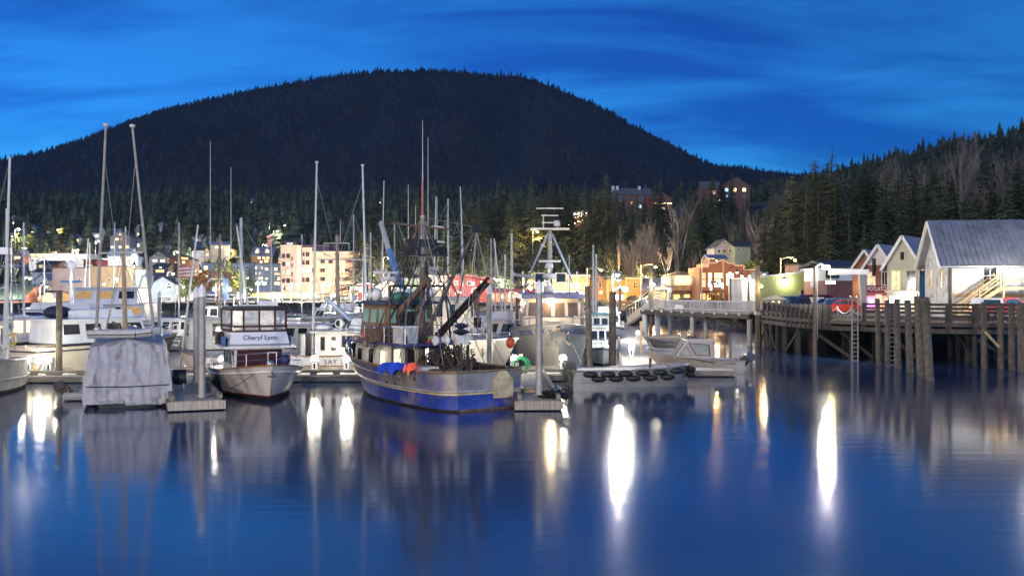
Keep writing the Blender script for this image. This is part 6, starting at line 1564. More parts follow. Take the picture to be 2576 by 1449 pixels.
    for a, b in ((b1, (mx, 0, 9.1)), (b1, (mx, .1, 7.2)), (c1, b1 + Vector((0, 0, -.2))), (c1, (mx, 0, 6.5)), (Vector((mx, 0, 9.1)), Hd.pt(.97, 1, 0)), (Vector((mx, 0, 9.1)), Hd.pt(.3, 1, 1)), (Vector((mx, 0, 9.1)), Hd.pt(.3, 1, -1)), (b1, W2(1165, 905, 46)), (b1, W2(1186, 800, 46)), (c1, W2(1150, 830, 46)), (c0.lerp(c1, .5), b0.lerp(b1, .6)), (c0.lerp(c1, .7), Hd.pt(.02, 1, -.6))):
        MB().tube(a, b, .02, .02, 4, False).build('stay', M_wire, o)
    r4 = random.Random(31)
    for i in range(26):
        a = r4.choice((Vector((mx, 0, 9.0)), Vector((mx, 1.4, 8.7)), Vector((mx, -1.4, 8.6)), b1, b0.lerp(b1, r4.uniform(.4, .9)), c0.lerp(c1, r4.uniform(.4, 1)), Vector((mx, 0, 7.2)), k2))
        b = Vector((r4.uniform(-5.8, 2.5), r4.choice((-1.8, 1.8, r4.uniform(-1.8, 1.8))), r4.uniform(1.6, 3.3))); md = a.lerp(b, .5) + Vector((r4.uniform(-.15, .15), r4.uniform(-.15, .15), -r4.uniform(0, .35)))
        MB().path([a, a.lerp(md, .5) + Vector((0, 0, -.05)), md, b], r4.choice((.014, .018, .026)), 4).build('rigging_line', r4.choice((M_wire, M_darksteel)), o)
    for a, b, r_ in ((Vector((1.0, 1.5, 2.85)), Vector((mx, .2, 6.9)), .05), (Vector((1.0, -1.5, 2.85)), Vector((mx, -.2, 6.9)), .05), (Vector((-2.0, -1.7, 2.8)), Vector((-1.2, -.6, 6.4)), .045), (Vector((-2.1, 1.7, 2.8)), Vector((-.8, 1.2, 7.1)), .045), (Vector((3.2, -1.0, 4.8)), Vector((3.2, -1.0, 7.4)), .03), (Vector((2.4, 1.2, 4.8)), Vector((2.2, 1.2, 7.0)), .03)):
        MB().tube(a, b, r_, r_, 6).build('pole', M_darksteel, o)
    for i in range(14):
        x, y = r4.uniform(-2.1, .3), r4.uniform(-1.7, 1.7); sz = r4.uniform(.12, .3); MB().box((x, y, 2.85 + sz / 2), (sz * 1.3, sz, sz), r4.uniform(0, 3)).build('deck_gear', r4.choice((M_darksteel, M_rust, wht, M_bred, M_blime, M_teak)), o)
    for i in range(10):
        p_ = Vector((r4.uniform(.2, 3.4), r4.choice((-1.9, 1.9)), r4.uniform(2.2, 3.4))); MB().torus(p_, r4.uniform(.15, .28), .035, 'y', 10, 4).build('rope_coil', r4.choice((M_darksteel, M_wire, M_teak)), o)
    # power block sheaves on a post over the stern
    q0 = W2(1160, 905, 45.6); MB().tube((q0.x, q0.y, 1.2), (q0.x, q0.y, 3.0), .055, .055, 7).build('roller_post', M_darksteel, o)
    blk = W2(1160, 828, 45.6)
    for dz, r_ in ((-.12, .42), (.16, .34)): MB().lathe((blk.x, blk.y, blk.z + dz), [(.1, -.16), (r_ * .8, -.05), (r_, .0), (r_ * .8, .05), (.1, .12)], 14).build('sheave', mat('blue_black_rubber', (.03, .035, .07), .5), o)
    # totes, winch, net pile, tarps
    p = W2(1020, 858, 48.6); MB().bb((p.x - .45, p.y - .45, 2.85), (p.x + .45, p.y + .45, 3.62)).build('white_tote', mat('dirty_tote', (.46, .46, .45), .6, var=.2, dirt=(.1, .35, .33)), o); MB().bb((p.x - .5, p.y - .5, 3.62), (p.x + .5, p.y + .5, 3.7)).build('tote_lid', M_white, o)
    p = W2(942, 856, 50.2); MB().bb((p.x - .4, p.y - .35, 2.85), (p.x + .4, p.y + .35, 3.5)).build('brown_tote', M_rust, o)
    p = W2(1110, 838, 47.0); MB().tube((p.x, p.y - .3, 3.08), (p.x, p.y + .3, 3.08), .14, .14, 12).build('winch_drum', M_white, o)
    for y in (-.32, .32): MB().tube((p.x, p.y + y - .04, 3.08), (p.x, p.y + y + .04, 3.08), .23, .23, 14).build('winch_flange', M_white, o)
    p = W2(1160, 850, 47.5); MB().bb((p.x - .3, p.y - .25, 2.85), (p.x + .3, p.y + .25, 3.35)).build('control_box', M_white, o)
    nm = mat('brown_net', (.07, .055, .045), .9, var=.5, scale=8); m = MB(); r2 = random.Random(12)
    for i in range(170):
        a = Vector((r2.uniform(-2.4, -.8), r2.uniform(-1.9, .3), r2.uniform(1.2, 2.6))); m.path([a, a + Vector((r2.uniform(-.3, .3), r2.uniform(-.4, .4), r2.uniform(-.5, .4))), a + Vector((r2.uniform(-.5, .5), r2.uniform(-.5, .5), -.5))], r2.uniform(.02, .05), 4)
    m.build('net_gear', nm, o)['kind'] = 'stuff'
    m = MB(); r2 = random.Random(13)
    for i in range(26): m.ball((r2.uniform(-5.6, -3.0), r2.uniform(-1.6, 1.6), 1.25 + r2.uniform(0, .25)), r2.uniform(.25, .5), 7, 5, (1, 1, .55))
    m.build('net_pile', nm, o)['kind'] = 'stuff'
    def tarp(x0, x1, y0, y1, z, mm, nm_, sd=3):
        r3 = random.Random(sd); MB().grid([[Vector((lerp(x0, x1, i / 6), lerp(y0, y1, j / 5), z + r3.uniform(-.06, .06) - (.3 if j in (0, 5) else 0) - (.2 if i in (0, 6) else 0) + .1 * math.sin(i * 1.3))) for i in range(7)] for j in range(6)]).build(nm_, mm, o, True)
    p = W2(992, 925, 46.9); tarp(p.x - .7, p.x + .9, p.y - .9, p.y + .6, 1.95, mat('blue_tarp', (.02, .06, .5), .5, var=.25), 'blue_tarp'); p = W2(1032, 922, 45.9); tarp(p.x - .3, p.x + .25, p.y - .3, p.y + .3, 2.0, mat('orange_tarp', (.8, .10, .03), .5, var=.12), 'orange_tarp', 5)
    MB().bb((-2.6, .2, 1.0), (-1.4, 1.9, 1.72)).build('fish_hatch', wht, o)
    # roof gear
    gt = mat('green_net_bag', (.05, .22, .17), .8, var=.35, scale=4)
    for (x, y, s) in ((1.0, -.6, .5), (1.7, -.2, .55), (1.2, .3, .45)): MB().ball((x, y, 5.05), s, 10, 6, (1.2, 1, .6)).build('net_bag', gt, o, True)
    MB().ball((2.6, .9, 5.2), .5, 12, 8, (1.0, .8, .8)).build('life_raft', M_white, o, True); MB().tube((2.0, .4, 4.85), (2.0, .4, 5.9), .06, .05, 6).build('radar_post', M_pole, o); MB().lathe((2.0, .4, 5.9), [(.35, 0), (.42, .1), (.3, .25)], 12).build('radar_dome', M_capw, o); MB().bb((1.95, -.5, 6.3), (2.05, 1.3, 6.42)).build('radar_bar', M_capw, o); MB().tube((2.0, .4, 6.15), (2.0, .4, 6.3), .08, .08, 6).build('radar_pedestal', M_capw, o)
    mast(o, 3.0, 1.1, 4.85, 6.9, .03, .03, M_darksteel, 'aerial'); mast(o, 1.6, -1.2, 4.85, 7.6, .02, .015, M_mast, 'aerial')
    # stern davit with hook block
    q = W2(1186, 925, 45.2); MB().path([(q.x, q.y, 1.5), (q.x, q.y, 2.2), (q.x + .1, q.y - .12, 2.45), (q.x + .25, q.y - .35, 2.5)], .05, 6).build('davit', M_darksteel, o); MB().bb((q.x + .18, q.y - .4, 1.95), (q.x + .3, q.y - .28, 2.3)).build('hook_block', M_darksteel, o)
    Hd.pulpit(M_steelr, o, .35, .7, .98, .025, 5)
    return o
sei = seiner()
buoy('red buoy hanging at the rail of the blue seiner', P(915, 845, 51.5), .2, M_bred); buoy('lime-green buoy hanging beside the red one on the seiner', P(927, 848, 51.2), .21, M_blime, (.9, .9, 1.4))
buoy('orange and white buoy hanging off the seiner stern quarter', P(1284, 862, 56.5), .28, M_bor)

# ---- flybridge cruiser
def cheryl():
    Hd = Hull(10.6, 4.6, 1.85, 1.2, .12, .4, .9, 2.6, .45, .0)
    o = thing('flybridge_cruiser', 'white flybridge cruiser with dark red window cover and clear canvas enclosure', 'motor yacht', (-13.45, 52.6, 0), R(-68))
    hw = mat('cruiser_hull', (.62, .58, .55), .3, var=.08, scale=1, streak=.2, coat=.4)
    Hd.strip('bottom', M_botblk, -1, .10, o); Hd.strip('boot_stripe', M_botred, .10, .15, o, .006, 1); Hd.strip('hull', hw, .15, 1, o); Hd.strip('sheer_band', M_white, .80, .84, o, .02, 1)
    Hd.deck('deck', M_white, .97, o); Hd.rail('cap_rail', M_teak, 1, .035, o); Hd.rail('rub_rail', M_white, .82, .04, o, .03)
    Hd.pulpit(M_steelr, o, .62, .32, .985, .022, 8)
    cabin(o, -3.4, 1.2, 2.9, 2.6, 1.15, 2.42, M_white, None, 'saloon', (.5, .0))
    k = .93; red = mat('dark_red_canvas', (.045, .007, .010), .85, var=.3, scale=3)
    MB().add([(1.22, -1.22, 1.45), (1.22, 1.22, 1.45), (.80, 1.14, 2.36), (.80, -1.14, 2.36), (1.25, -1.22, 1.45), (1.25, 1.22, 1.45), (.83, 1.14, 2.36), (.83, -1.14, 2.36)], [(0, 1, 2, 3), (4, 5, 6, 7), (0, 1, 5, 4), (1, 2, 6, 5), (2, 3, 7, 6), (3, 0, 4, 7)]).build('windscreen_cover', red, o)
    for sd in (-1, 1):
        a, b, c, dd = (-3.3, sd * 1.45, 1.2), (1.1, sd * 1.31, 1.2), (.65, sd * 1.22, 2.4), (-3.3, sd * 1.35, 2.4); panes(o, (a, b, c, dd) if sd < 0 else (b, a, dd, c), 4, .1, M_boatglass, M_white, zf=(.28, .9))
    MB().bb((1.3, -.5, 1.64), (2.3, .5, 1.86)).build('hatch_cover', red, o)
    MB().bb((-4.4, -1.85, 2.43), (1.05, 1.85, 2.52)).build('flybridge_deck', M_white, o)
    fw = mat('flybridge_white', (.66, .66, .70), .3, var=.05, coat=.3)
    pr = [(1.0, 2.53), (.62, 3.3), (-2.2, 3.3), (-2.2, 2.53)]
    def r2_(z, f): return [(1.0 - .38 * f, -1.55 + .15 * f, z), (1.12 - .40 * f, -.8, z), (1.15 - .40 * f, 0, z), (1.12 - .40 * f, .8, z), (1.0 - .38 * f, 1.55 - .15 * f, z), (-2.4, 1.6, z), (-2.4, -1.6, z)]
    MB().grid([r + [r[0]] for r in (r2_(2.525, 0), r2_(3.3, 1))]).build('flybridge_coaming', fw, o)
    MB().grid([r + [r[0]] for r in (r2_(2.57, -.03), r2_(2.66, .03))]).build('coaming_stripe', mat('grey_stripe', (.2, .2, .22), .5), o)
    lt = text('Cheryl Lynn', mat('dull_letters', (.10, .09, .13), .5), o, (.95, 0, 2.98), .36, (R(64), 0, R(90)), .008, shear=.15)
    # enclosure: dark frame and clear vinyl
    fr = mat('maroon_canvas', (.05, .015, .015), .85, var=.3); vin = mat('clear_vinyl', (.75, .73, .70), .12, var=.1, alpha=.38, bump=.4, scale=3)
    top = r2_(4.42, 1.15); bot = r2_(3.31, 1)
    e = MB()
    for a, b in list(zip(bot, top)): e.beam(a, b, .09, .09)
    for ring_ in (bot, top, [tuple(lerp(p[i], q[i], .22) for i in range(3)) for p, q in zip(bot, top)]):
        for a, b in zip(ring_, ring_[1:] + ring_[:1]): e.beam(a, b, .08, .1)
    e = e.build('enclosure_frame', fr, o)
    for i in range(7): j = (i + 1) % 7; MB().add([bot[i], bot[j], top[j], top[i]], [(0, 1, 2, 3)]).build('vinyl_panel', vin, e)
    MB().grid([r + [r[0]] for r in ([(x, y, z + .02) for x, y, z in top], [(x * .97, y * .97, z + .16) for x, y, z in top])]).add([(x * .97, y * .97, z + .16) for x, y, z in top], [tuple(range(7))]).build('canvas_top', M_black, o)
    MB().bb((-1.6, .2, 4.6), (-.9, 1.2, 4.85)).build('radar', M_capw, o); MB().path([(-2.0, -1.0, 4.55), (-2.0, -1.0, 5.05), (-2.0, 1.3, 5.05), (-2.0, 1.3, 4.55)], .03, 5).build('aft_arch', M_steelr, o)
    MB().bb((-2.3, -1.95, 2.55), (-1.6, -1.6, 3.2)).build('side_locker', M_rust, o)
    for y in (-1.7, 1.7): MB().bb((-2.2, y - .03, 2.5), (.3, y + .03, 3.0)).build('weather_cloth', mat('blue_cloth', (.06, .16, .38), .8), o)
    MB().ball((4.55, .0, 1.85), .2, 8, 6).build('anchor_windlass', M_steelr, o); MB().beam((4.2, 0, 1.8), (5.1, 0, 1.72), .12, .10).build('bowsprit', M_teak, o); MB().path([(5.0, 0, 1.68), (5.15, 0, 1.45), (5.0, .2, 1.3), (5.0, -.2, 1.3)], .04, 5).build('anchor', M_steelr, o)
    MB().ball((3.3, .9, 1.95), .28, 10, 7).build('deck_fender', mat('navy_ball', (.02, .03, .1), .5), o, True)
    for x in (-1.6, -.2): MB().ball((x, -2.0, .75), .2, 8, 6, (1, 1, 1.9)).build('fender', M_black, o, True)
    p = cw(o, Hd.pt(.93, .8, -1)); q = Vector((-14.0, 46.0, .55))
    cord('mooring_line', 'dark mooring line from the white cruiser bow to the finger dock', [p, p.lerp(q, .35) + Vector((0, 0, -.15)), p.lerp(q, .7) + Vector((0, 0, -.12)), q], .018, (.03, .03, .035), 'rope')
cheryl()

# ---- covered troller with tall poles
def covered():
    o = thing('covered_boat', 'troller shrouded in a pale grey tarpaulin with two tall leaning poles', 'fishing boat', (-19.35, 50.4, 0), R(110))
    Hd = Hull(8.8, 3.4, 2.0, 1.3, .1, .3, .86, 2.2, .5); Hd.strip('hull', mat('dark_green_hull', (.03, .04, .045), .5), -.6, 1, o)
    tm = mat('grey_tarpaulin', (.27, .265, .31), .45, var=.12, scale=1.6, bump=.5, streak=.3, dirt=(.17, .165, .19)); r2 = random.Random(2)
    rows_ = []
    prof = [(1.92, .12), (1.98, .5), (1.93, 1.2), (1.82, 1.9), (1.72, 2.45), (1.60, 2.9), (.0, 3.15)]
    ring = []
    pts_ = []
    NR, NC = 22, 96
    for j in range(NR + 1):
        q = j / NR * (len(prof) - 1); k0 = min(int(q), len(prof) - 2); w, z = lerp(prof[k0][0], prof[k0 + 1][0], q - k0), lerp(prof[k0][1], prof[k0 + 1][1], q - k0)
        row = []
        for i in range(NC + 1):
            s = i / NC     # from starboard bow round the stern to port bow
            if s < .3: x, y = lerp(4.2, -4.55, s / .3), -1
            elif s < .7: x, y = -4.75, lerp(-1, 1, (s - .3) / .4)
            else: x, y = lerp(-4.55, 4.2, (s - .7) / .3), 1
            f = 1 - .35 * max(0, (x - .5) / 4) ** 2
            fold = .06 * mnoise.noise(Vector((s * 34, z * .9, 2))) + .05 * mnoise.noise(Vector((s * 16 + z * 1.7, z * 3.1, 7))) + .05 * mnoise.noise(Vector((s * 60, z * 5, 1)))
            fold *= 1.6 * (1 - max(0, q - 5.2) / .8) if q > 5.2 else 1.6
            lift = .22 * abs(mnoise.noise(Vector((s * 11, 4, 4)))) + (.25 if .52 < s < .68 else 0) if j == 0 else 0
            st = .3 <= s <= .7
            row.append(Vector((x + (.35 * (z / 3) if st else 0) - (fold if st else 0), y * (w + (0 if st else fold)) * f, z + lift + .35 * max(0, x / 4.5) + fold * .3)))
        rows_.append(row)
    MB().grid(rows_).build('tarpaulin', tm, o, True)
    for y in (-1.0, .35, 1.3): MB().path([(-4.80, y, .35), (-4.76, y + .07, 1.3), (-4.58, y - .04, 2.2), (-4.42, y, 2.75)], .018, 4).build('tarp_seam', tm, o)
    MB().path([(-4.86, -1.8, 1.05), (-4.84, 0, 1.0), (-4.86, 1.8, 1.05)], .02, 4).build('tarp_rope', M_black, o)
    def W2(xv, yv, d): return Matrix.Rotation(-o.rotation_euler[2], 3, 'Z') @ (P(xv, yv, d) - o.location)
    for a, b in (((240, 852), (266, 318)), ((393, 852), (333, 320))):
        p, q = W2(*a, 50), W2(*b, 50.5); MB().tube((p.x, p.y, p.z - .8), q, .085, .055, 9).build('trolling_pole', mat('weathered_spar', (.28, .255, .23), .7, var=.25, scale=4), o, True); MB().tube(q, q + Vector((0, 0, .12)), .14, .14, 8).build('pole_cap', M_mast, o)
        r_ = p.lerp(q, .86); MB().tube(r_, W2(290 if a[0] < 300 else 322, 610, 50.5), .02, .02, 4, False).build('stay', M_wire, o)
    p, q = W2(316, 870, 50.5), W2(309, 585, 50.5); MB().tube(p, q, .13, .09, 9).build('mast', M_mastw, o, True)
    MB().tube(W2(247, 637, 50.2), W2(358, 635, 50.2), .05, .05, 6).build('crosstree', M_mast, o)
    for t in (.75, .9):
        for b in ((262, 850), (385, 850)): MB().tube(p.lerp(q, t), W2(*b, 50), .02, .02, 4, False).build('stay', M_wire, o)
    a = W2(303, 862, 51); MB().lathe((a.x, a.y, a.z - .5), [(.24, 0), (.24, .9), (.28, .92), (.20, 1.12)], 12).build('stove_stack', mat('blue_drum', (.05, .07, .13), .5), o); MB().path([(a.x, a.y, a.z + .6), (a.x, a.y + .05, a.z + .85), (a.x, a.y + .4, a.z + 1.05)], .08, 7).build('exhaust_pipe', M_rust, o)
    p = cw(o, (-2.6, .2, 3.35)); skiff_rib('grey inflatable dinghy lashed on top of the tarpaulin', p, R(8), 3.1, 1.3)
    buoy('purple round fender at the stern corner of the covered boat', P(284, 988, 47.6), .22, mat('purple_ball', (.14, .06, .16), .5))
    sk = thing('inflatable_tender', 'small grey inflatable with a black outboard tied beside the covered boat', 'dinghy', (WX(222, 49.5), 49.5, .12), R(8))
    side = [(1.2, -.5, 0), (-.6, -.5, 0), (-.6, .5, .0), (1.2, .5, 0)]
    MB().path([(-1.0, -.5, .1), (.8, -.5, .1), (1.3, 0, .2), (.8, .5, .1), (-1.0, .5, .1)], .2, 8).build('tube', M_deckg, sk, True); MB().bb((-.9, -.35, .0), (-.84, .35, .4)).build('transom', M_teak, sk); outboard(sk, -1.0, .45, 38, 1.0)
covered()

# ---- grey troller cut by the frame
def grey_troller():
    o = thing('grey_troller', 'weathered grey wooden troller with tall masts at the end of the long dock', 'fishing boat', (WX(-128, 50), 51.5, 0), R(-80))
    Hd = Hull(11, 4.2, 2.5, 1.6, .06, .3, .7, 2.0, .5); gm = mat('weathered_white_hull', (.42, .40, .37), .7, var=.2, scale=1.3, streak=.6, dirt=(.14, .13, .12))
    Hd.strip('bottom', M_rust, -1, .1, o); Hd.strip('hull', gm, .1, 1, o); Hd.rail('rub_rail', gm, .42, .09, o, .06); Hd.rail('cap_rail', M_mast, 1, .05, o); Hd.deck('deck', M_deckg, .8, o)
    for t in (.93, .955): p = Hd.pt(t, .85, 1); MB().ball(p, .07, 8, 5).build('hawse_hole', M_black, o)
    cabin(o, -2.5, 1.8, 2.8, 2.4, 1.6, 3.7, gm, M_roofg, 'wheelhouse'); cab_windows(o, -2.5, 1.8, 2.8, 2.4, 1.6, 3.7, 3, 3)
    Hd.pulpit(M_steelr, o, .6, .5, .97)
    def W2(xv, yv, d): return Matrix.Rotation(-o.rotation_euler[2], 3, 'Z') @ (P(xv, yv, d) - o.location)
    for a, b, r_ in (((10, 880), (25, 395), .085), ((17, 870), (18, 525), .11), ((-120, 880), (-160, 420), .085)):
        MB().tube(W2(*a, 51), W2(*b, 51), r_, r_ * .7, 9).build('trolling_pole' if r_ < .1 else 'mast', M_mast, o, True)
    MB().tube(W2(20, 420, 51), W2(-30, 640, 51), .02, .02, 4, False).build('stay', M_wire, o); MB().tube(W2(18, 540, 51), W2(-10, 760, 51), .02, .02, 4, False).build('stay', M_wire, o); MB().tube(W2(18, 540, 51), W2(38, 880, 51), .02, .02, 4, False).build('stay', M_wire, o)
    MB().bb(W2(10, 640, 51) - Vector((.25, .25, 0)), W2(10, 640, 51) + Vector((.25, .25, .35))).build('radar', M_capw, o)
    p = cw(o, Hd.pt(.9, 1, 1)); q = Vector((WX(62, 58.2), 58.0, .75)); cord('blue_rope', 'blue mooring rope from the grey troller to the dock', [p + Vector((0, 0, -.3)), p.lerp(q, .5) + Vector((0, 0, -.35)), q], .03, (.12, .28, .45), 'rope')
grey_troller()

# ---- open skiff with black fenders
def fender_skiff():
    o = thing('work_skiff', 'open aluminium work skiff hung with rows of black fenders', 'skiff', (WX(1585, 56.8), 56.8, 0), R(3))
    Hd = Hull(6.75, 2.5, 1.22, .92, .015, .12, .93, 5.5, .35, .0, .5); Hd.strip('hull', M_alu, -1, 1, o, 0, 6); Hd.strip('hull_inside', M_alu, .35, .98, o, -.06); Hd.deck('floor', M_deckg, .35, o); Hd.rail('gunwale', M_alu, 1, .06, o); Hd.rail('chine_rail', M_alu, .30, .02, o, .01)
    Hd.deck('foredeck', M_alu, .985, o, .82, 1.0); Hd.rail('strake', M_alu, .45, .015, o, .01)
    for x in (-1.6, .4): MB().bb((x - .15, -1.1, .75), (x + .15, 1.1, .8)).build('thwart', M_alu, o)
    for row, v, n, t0 in ((0, .80, 6, .14), (1, .52, 5, .21)):
        for i in range(n):
            t = t0 + i * .145; p = Hd.pt(t, v, -1); MB().ball((p.x, p.y - .1, p.z), .42, 12, 7, (1.0, .38, .42)).build('fender', M_black, o, True)
    for v in (.8, .55):
        for y in (-.9, -.35): MB().ball((Hd.pt(1, v, 0).x + .02, y, Hd.pt(1, v, 0).z), .3, 10, 6, (.7, .9, .55)).build('fender', M_black, o, True)
    MB().bb((1.1, -.1, .6), (1.22, .1, 1.55)).build('towing_post', M_rust, o)
    m = MB(); r2 = random.Random(6)
    for i in range(130): a = Vector((-3.4 + r2.gauss(0, .14), r2.uniform(-1.2, .9), 1.25 + r2.gauss(0, .1))); m.path([a, a + Vector((r2.uniform(-.3, .05), r2.uniform(-.25, .2), -r2.uniform(.2, .6))), a + Vector((r2.uniform(-.3, .1), r2.uniform(-.3, .2), -r2.uniform(.5, 1.05)))], .022, 4)
    m.build('stern_net', mat('grey_green_net', (.12, .13, .11), .9, var=.5, scale=6, dirt=(.25, .24, .1)), o)['kind'] = 'stuff'
fender_skiff()
# ---- aluminium cabin skiff with outboards
def cabin_skiff():
    o = thing('cabin_skiff', 'aluminium cabin skiff with raked windscreen and tilted outboards', 'motorboat', (WX(1742, 65.6), 65.6, 0), R(180))
    Hd = Hull(6.4, 2.4, 1.45, .85, .22, .3, .95, 2.4, .3); Hd.strip('bottom', M_alu, -1, .35, o); Hd.strip('hull', mat('tan_aluminium', (.44, .38, .33), .4, .4, var=.08, streak=.2), .35, 1, o, .01); Hd.deck('deck', M_alu, .9, o); Hd.rail('gunwale', M_alu, 1, .035, o)
    cm = mat('cabin_brown_alu', (.30, .25, .235), .4, .4, var=.1)
    for sd in (-1, 1):
        y = sd * .98
        MB().prism([(-1.25, .95), (1.35, 1.0), (1.0, 1.4), (.45, 2.15), (-1.15, 2.12)], y - .03, y + .03).build('cabin_side', cm, o)
        ys = y + sd * .034
        for pl in ([(-.9, 1.2), (-.85, 1.85), (.35, 1.95), (-.05, 1.25)], [(.25, 1.2), (.55, 1.75), (.95, 1.22)]):
            pp = pl if sd < 0 else pl[::-1]; w = MB().prism([(sum(a for a, b in pp) / len(pp) + (a - sum(q for q, b in pp) / len(pp)) * 1.14, sum(b for a, b in pp) / len(pp) + (b - sum(q for a, q in pp) / len(pp)) * 1.14) for a, b in pp], ys - .006, ys + .004).build('side_window', M_black, o)
            MB().prism(pp, ys - .012, ys + .012).build('pane', mat('light_glass', (.30, .30, .27), .06, var=.2), w)
    MB().bb((-1.3, -1.05, 2.14), (.55, 1.05, 2.2)).build('cabin_roof', M_alu, o); MB().add([(1.33, -.95, 1.02), (1.33, .95, 1.02), (.48, .92, 2.13), (.48, -.92, 2.13)], [(0, 1, 2, 3)]).build('windscreen', M_boatglass, o)
    for y in (-.95, 0, .95): MB().beam((1.36, y, 1.0), (.5, y * .97, 2.15), .07, .05).build('windscreen_bar', M_alu, o)
    MB().bb((-1.27, -.95, .9), (-1.22, .95, 2.12)).build('cabin_back', cm, o); MB().tube((-.9, -.6, 2.36), (-.9, .6, 2.36), .12, .12, 9).build('roof_roll', M_rust, o); MB().tube((.4, .6, 2.2), (.35, .6, 2.45), .03, .03, 5).build('horn', M_darksteel, o)
    Hd.pulpit(M_steelr, o, .28, .72, .97, .018, 4, mid=False)
    MB().bb((.35, -.99, .0), (.36, -.98, .01)).build('hull_plate', M_alu, o)
    MB().path([(.6, 1.22, 1.0), (0, 1.24, .93), (-.6, 1.24, .84), (-1.2, 1.23, .66)], .018, 4).path([(-.3, 1.24, .80), (-.9, 1.24, .82), (-1.4, 1.23, .78)], .015, 4).build('swoosh_mark', M_darksteel, o)
    text('HEWES', mat('grey_letters', (.10, .10, .10), .5), o, (-2.3, 1.235, .68), .2, (R(90), 0, R(180)), .004)
    outboard(o, -3.3, .95, 42, 1.25, mat('blue_black_cowl', (.03, .035, .06), .3, coat=.5), .25); outboard(o, -3.3, .9, 48, .75, M_deckg, -.5)
cabin_skiff()
def open_skiff():
    o = thing('open_skiff', 'slim open aluminium skiff with a grey outboard at the finger float', 'skiff', (WX(1695, 92), 92, 0), R(176)); Hd = Hull(5.6, 1.7, 1.05, .55, .2, .3, .9, 2.2, .25)
    Hd.strip('hull', M_alu, -1, 1, o); Hd.strip('hull_inside', M_alu, .3, .98, o, -.04); Hd.deck('floor', M_deckg, .3, o); Hd.rail('gunwale', M_alu, 1, .035, o)
    for x in (-1.2, .5): MB().bb((x - .14, -.7, .42), (x + .14, .7, .46)).build('thwart', M_alu, o)
    outboard(o, -2.9, .62, 30, .95, M_capw)
open_skiff()

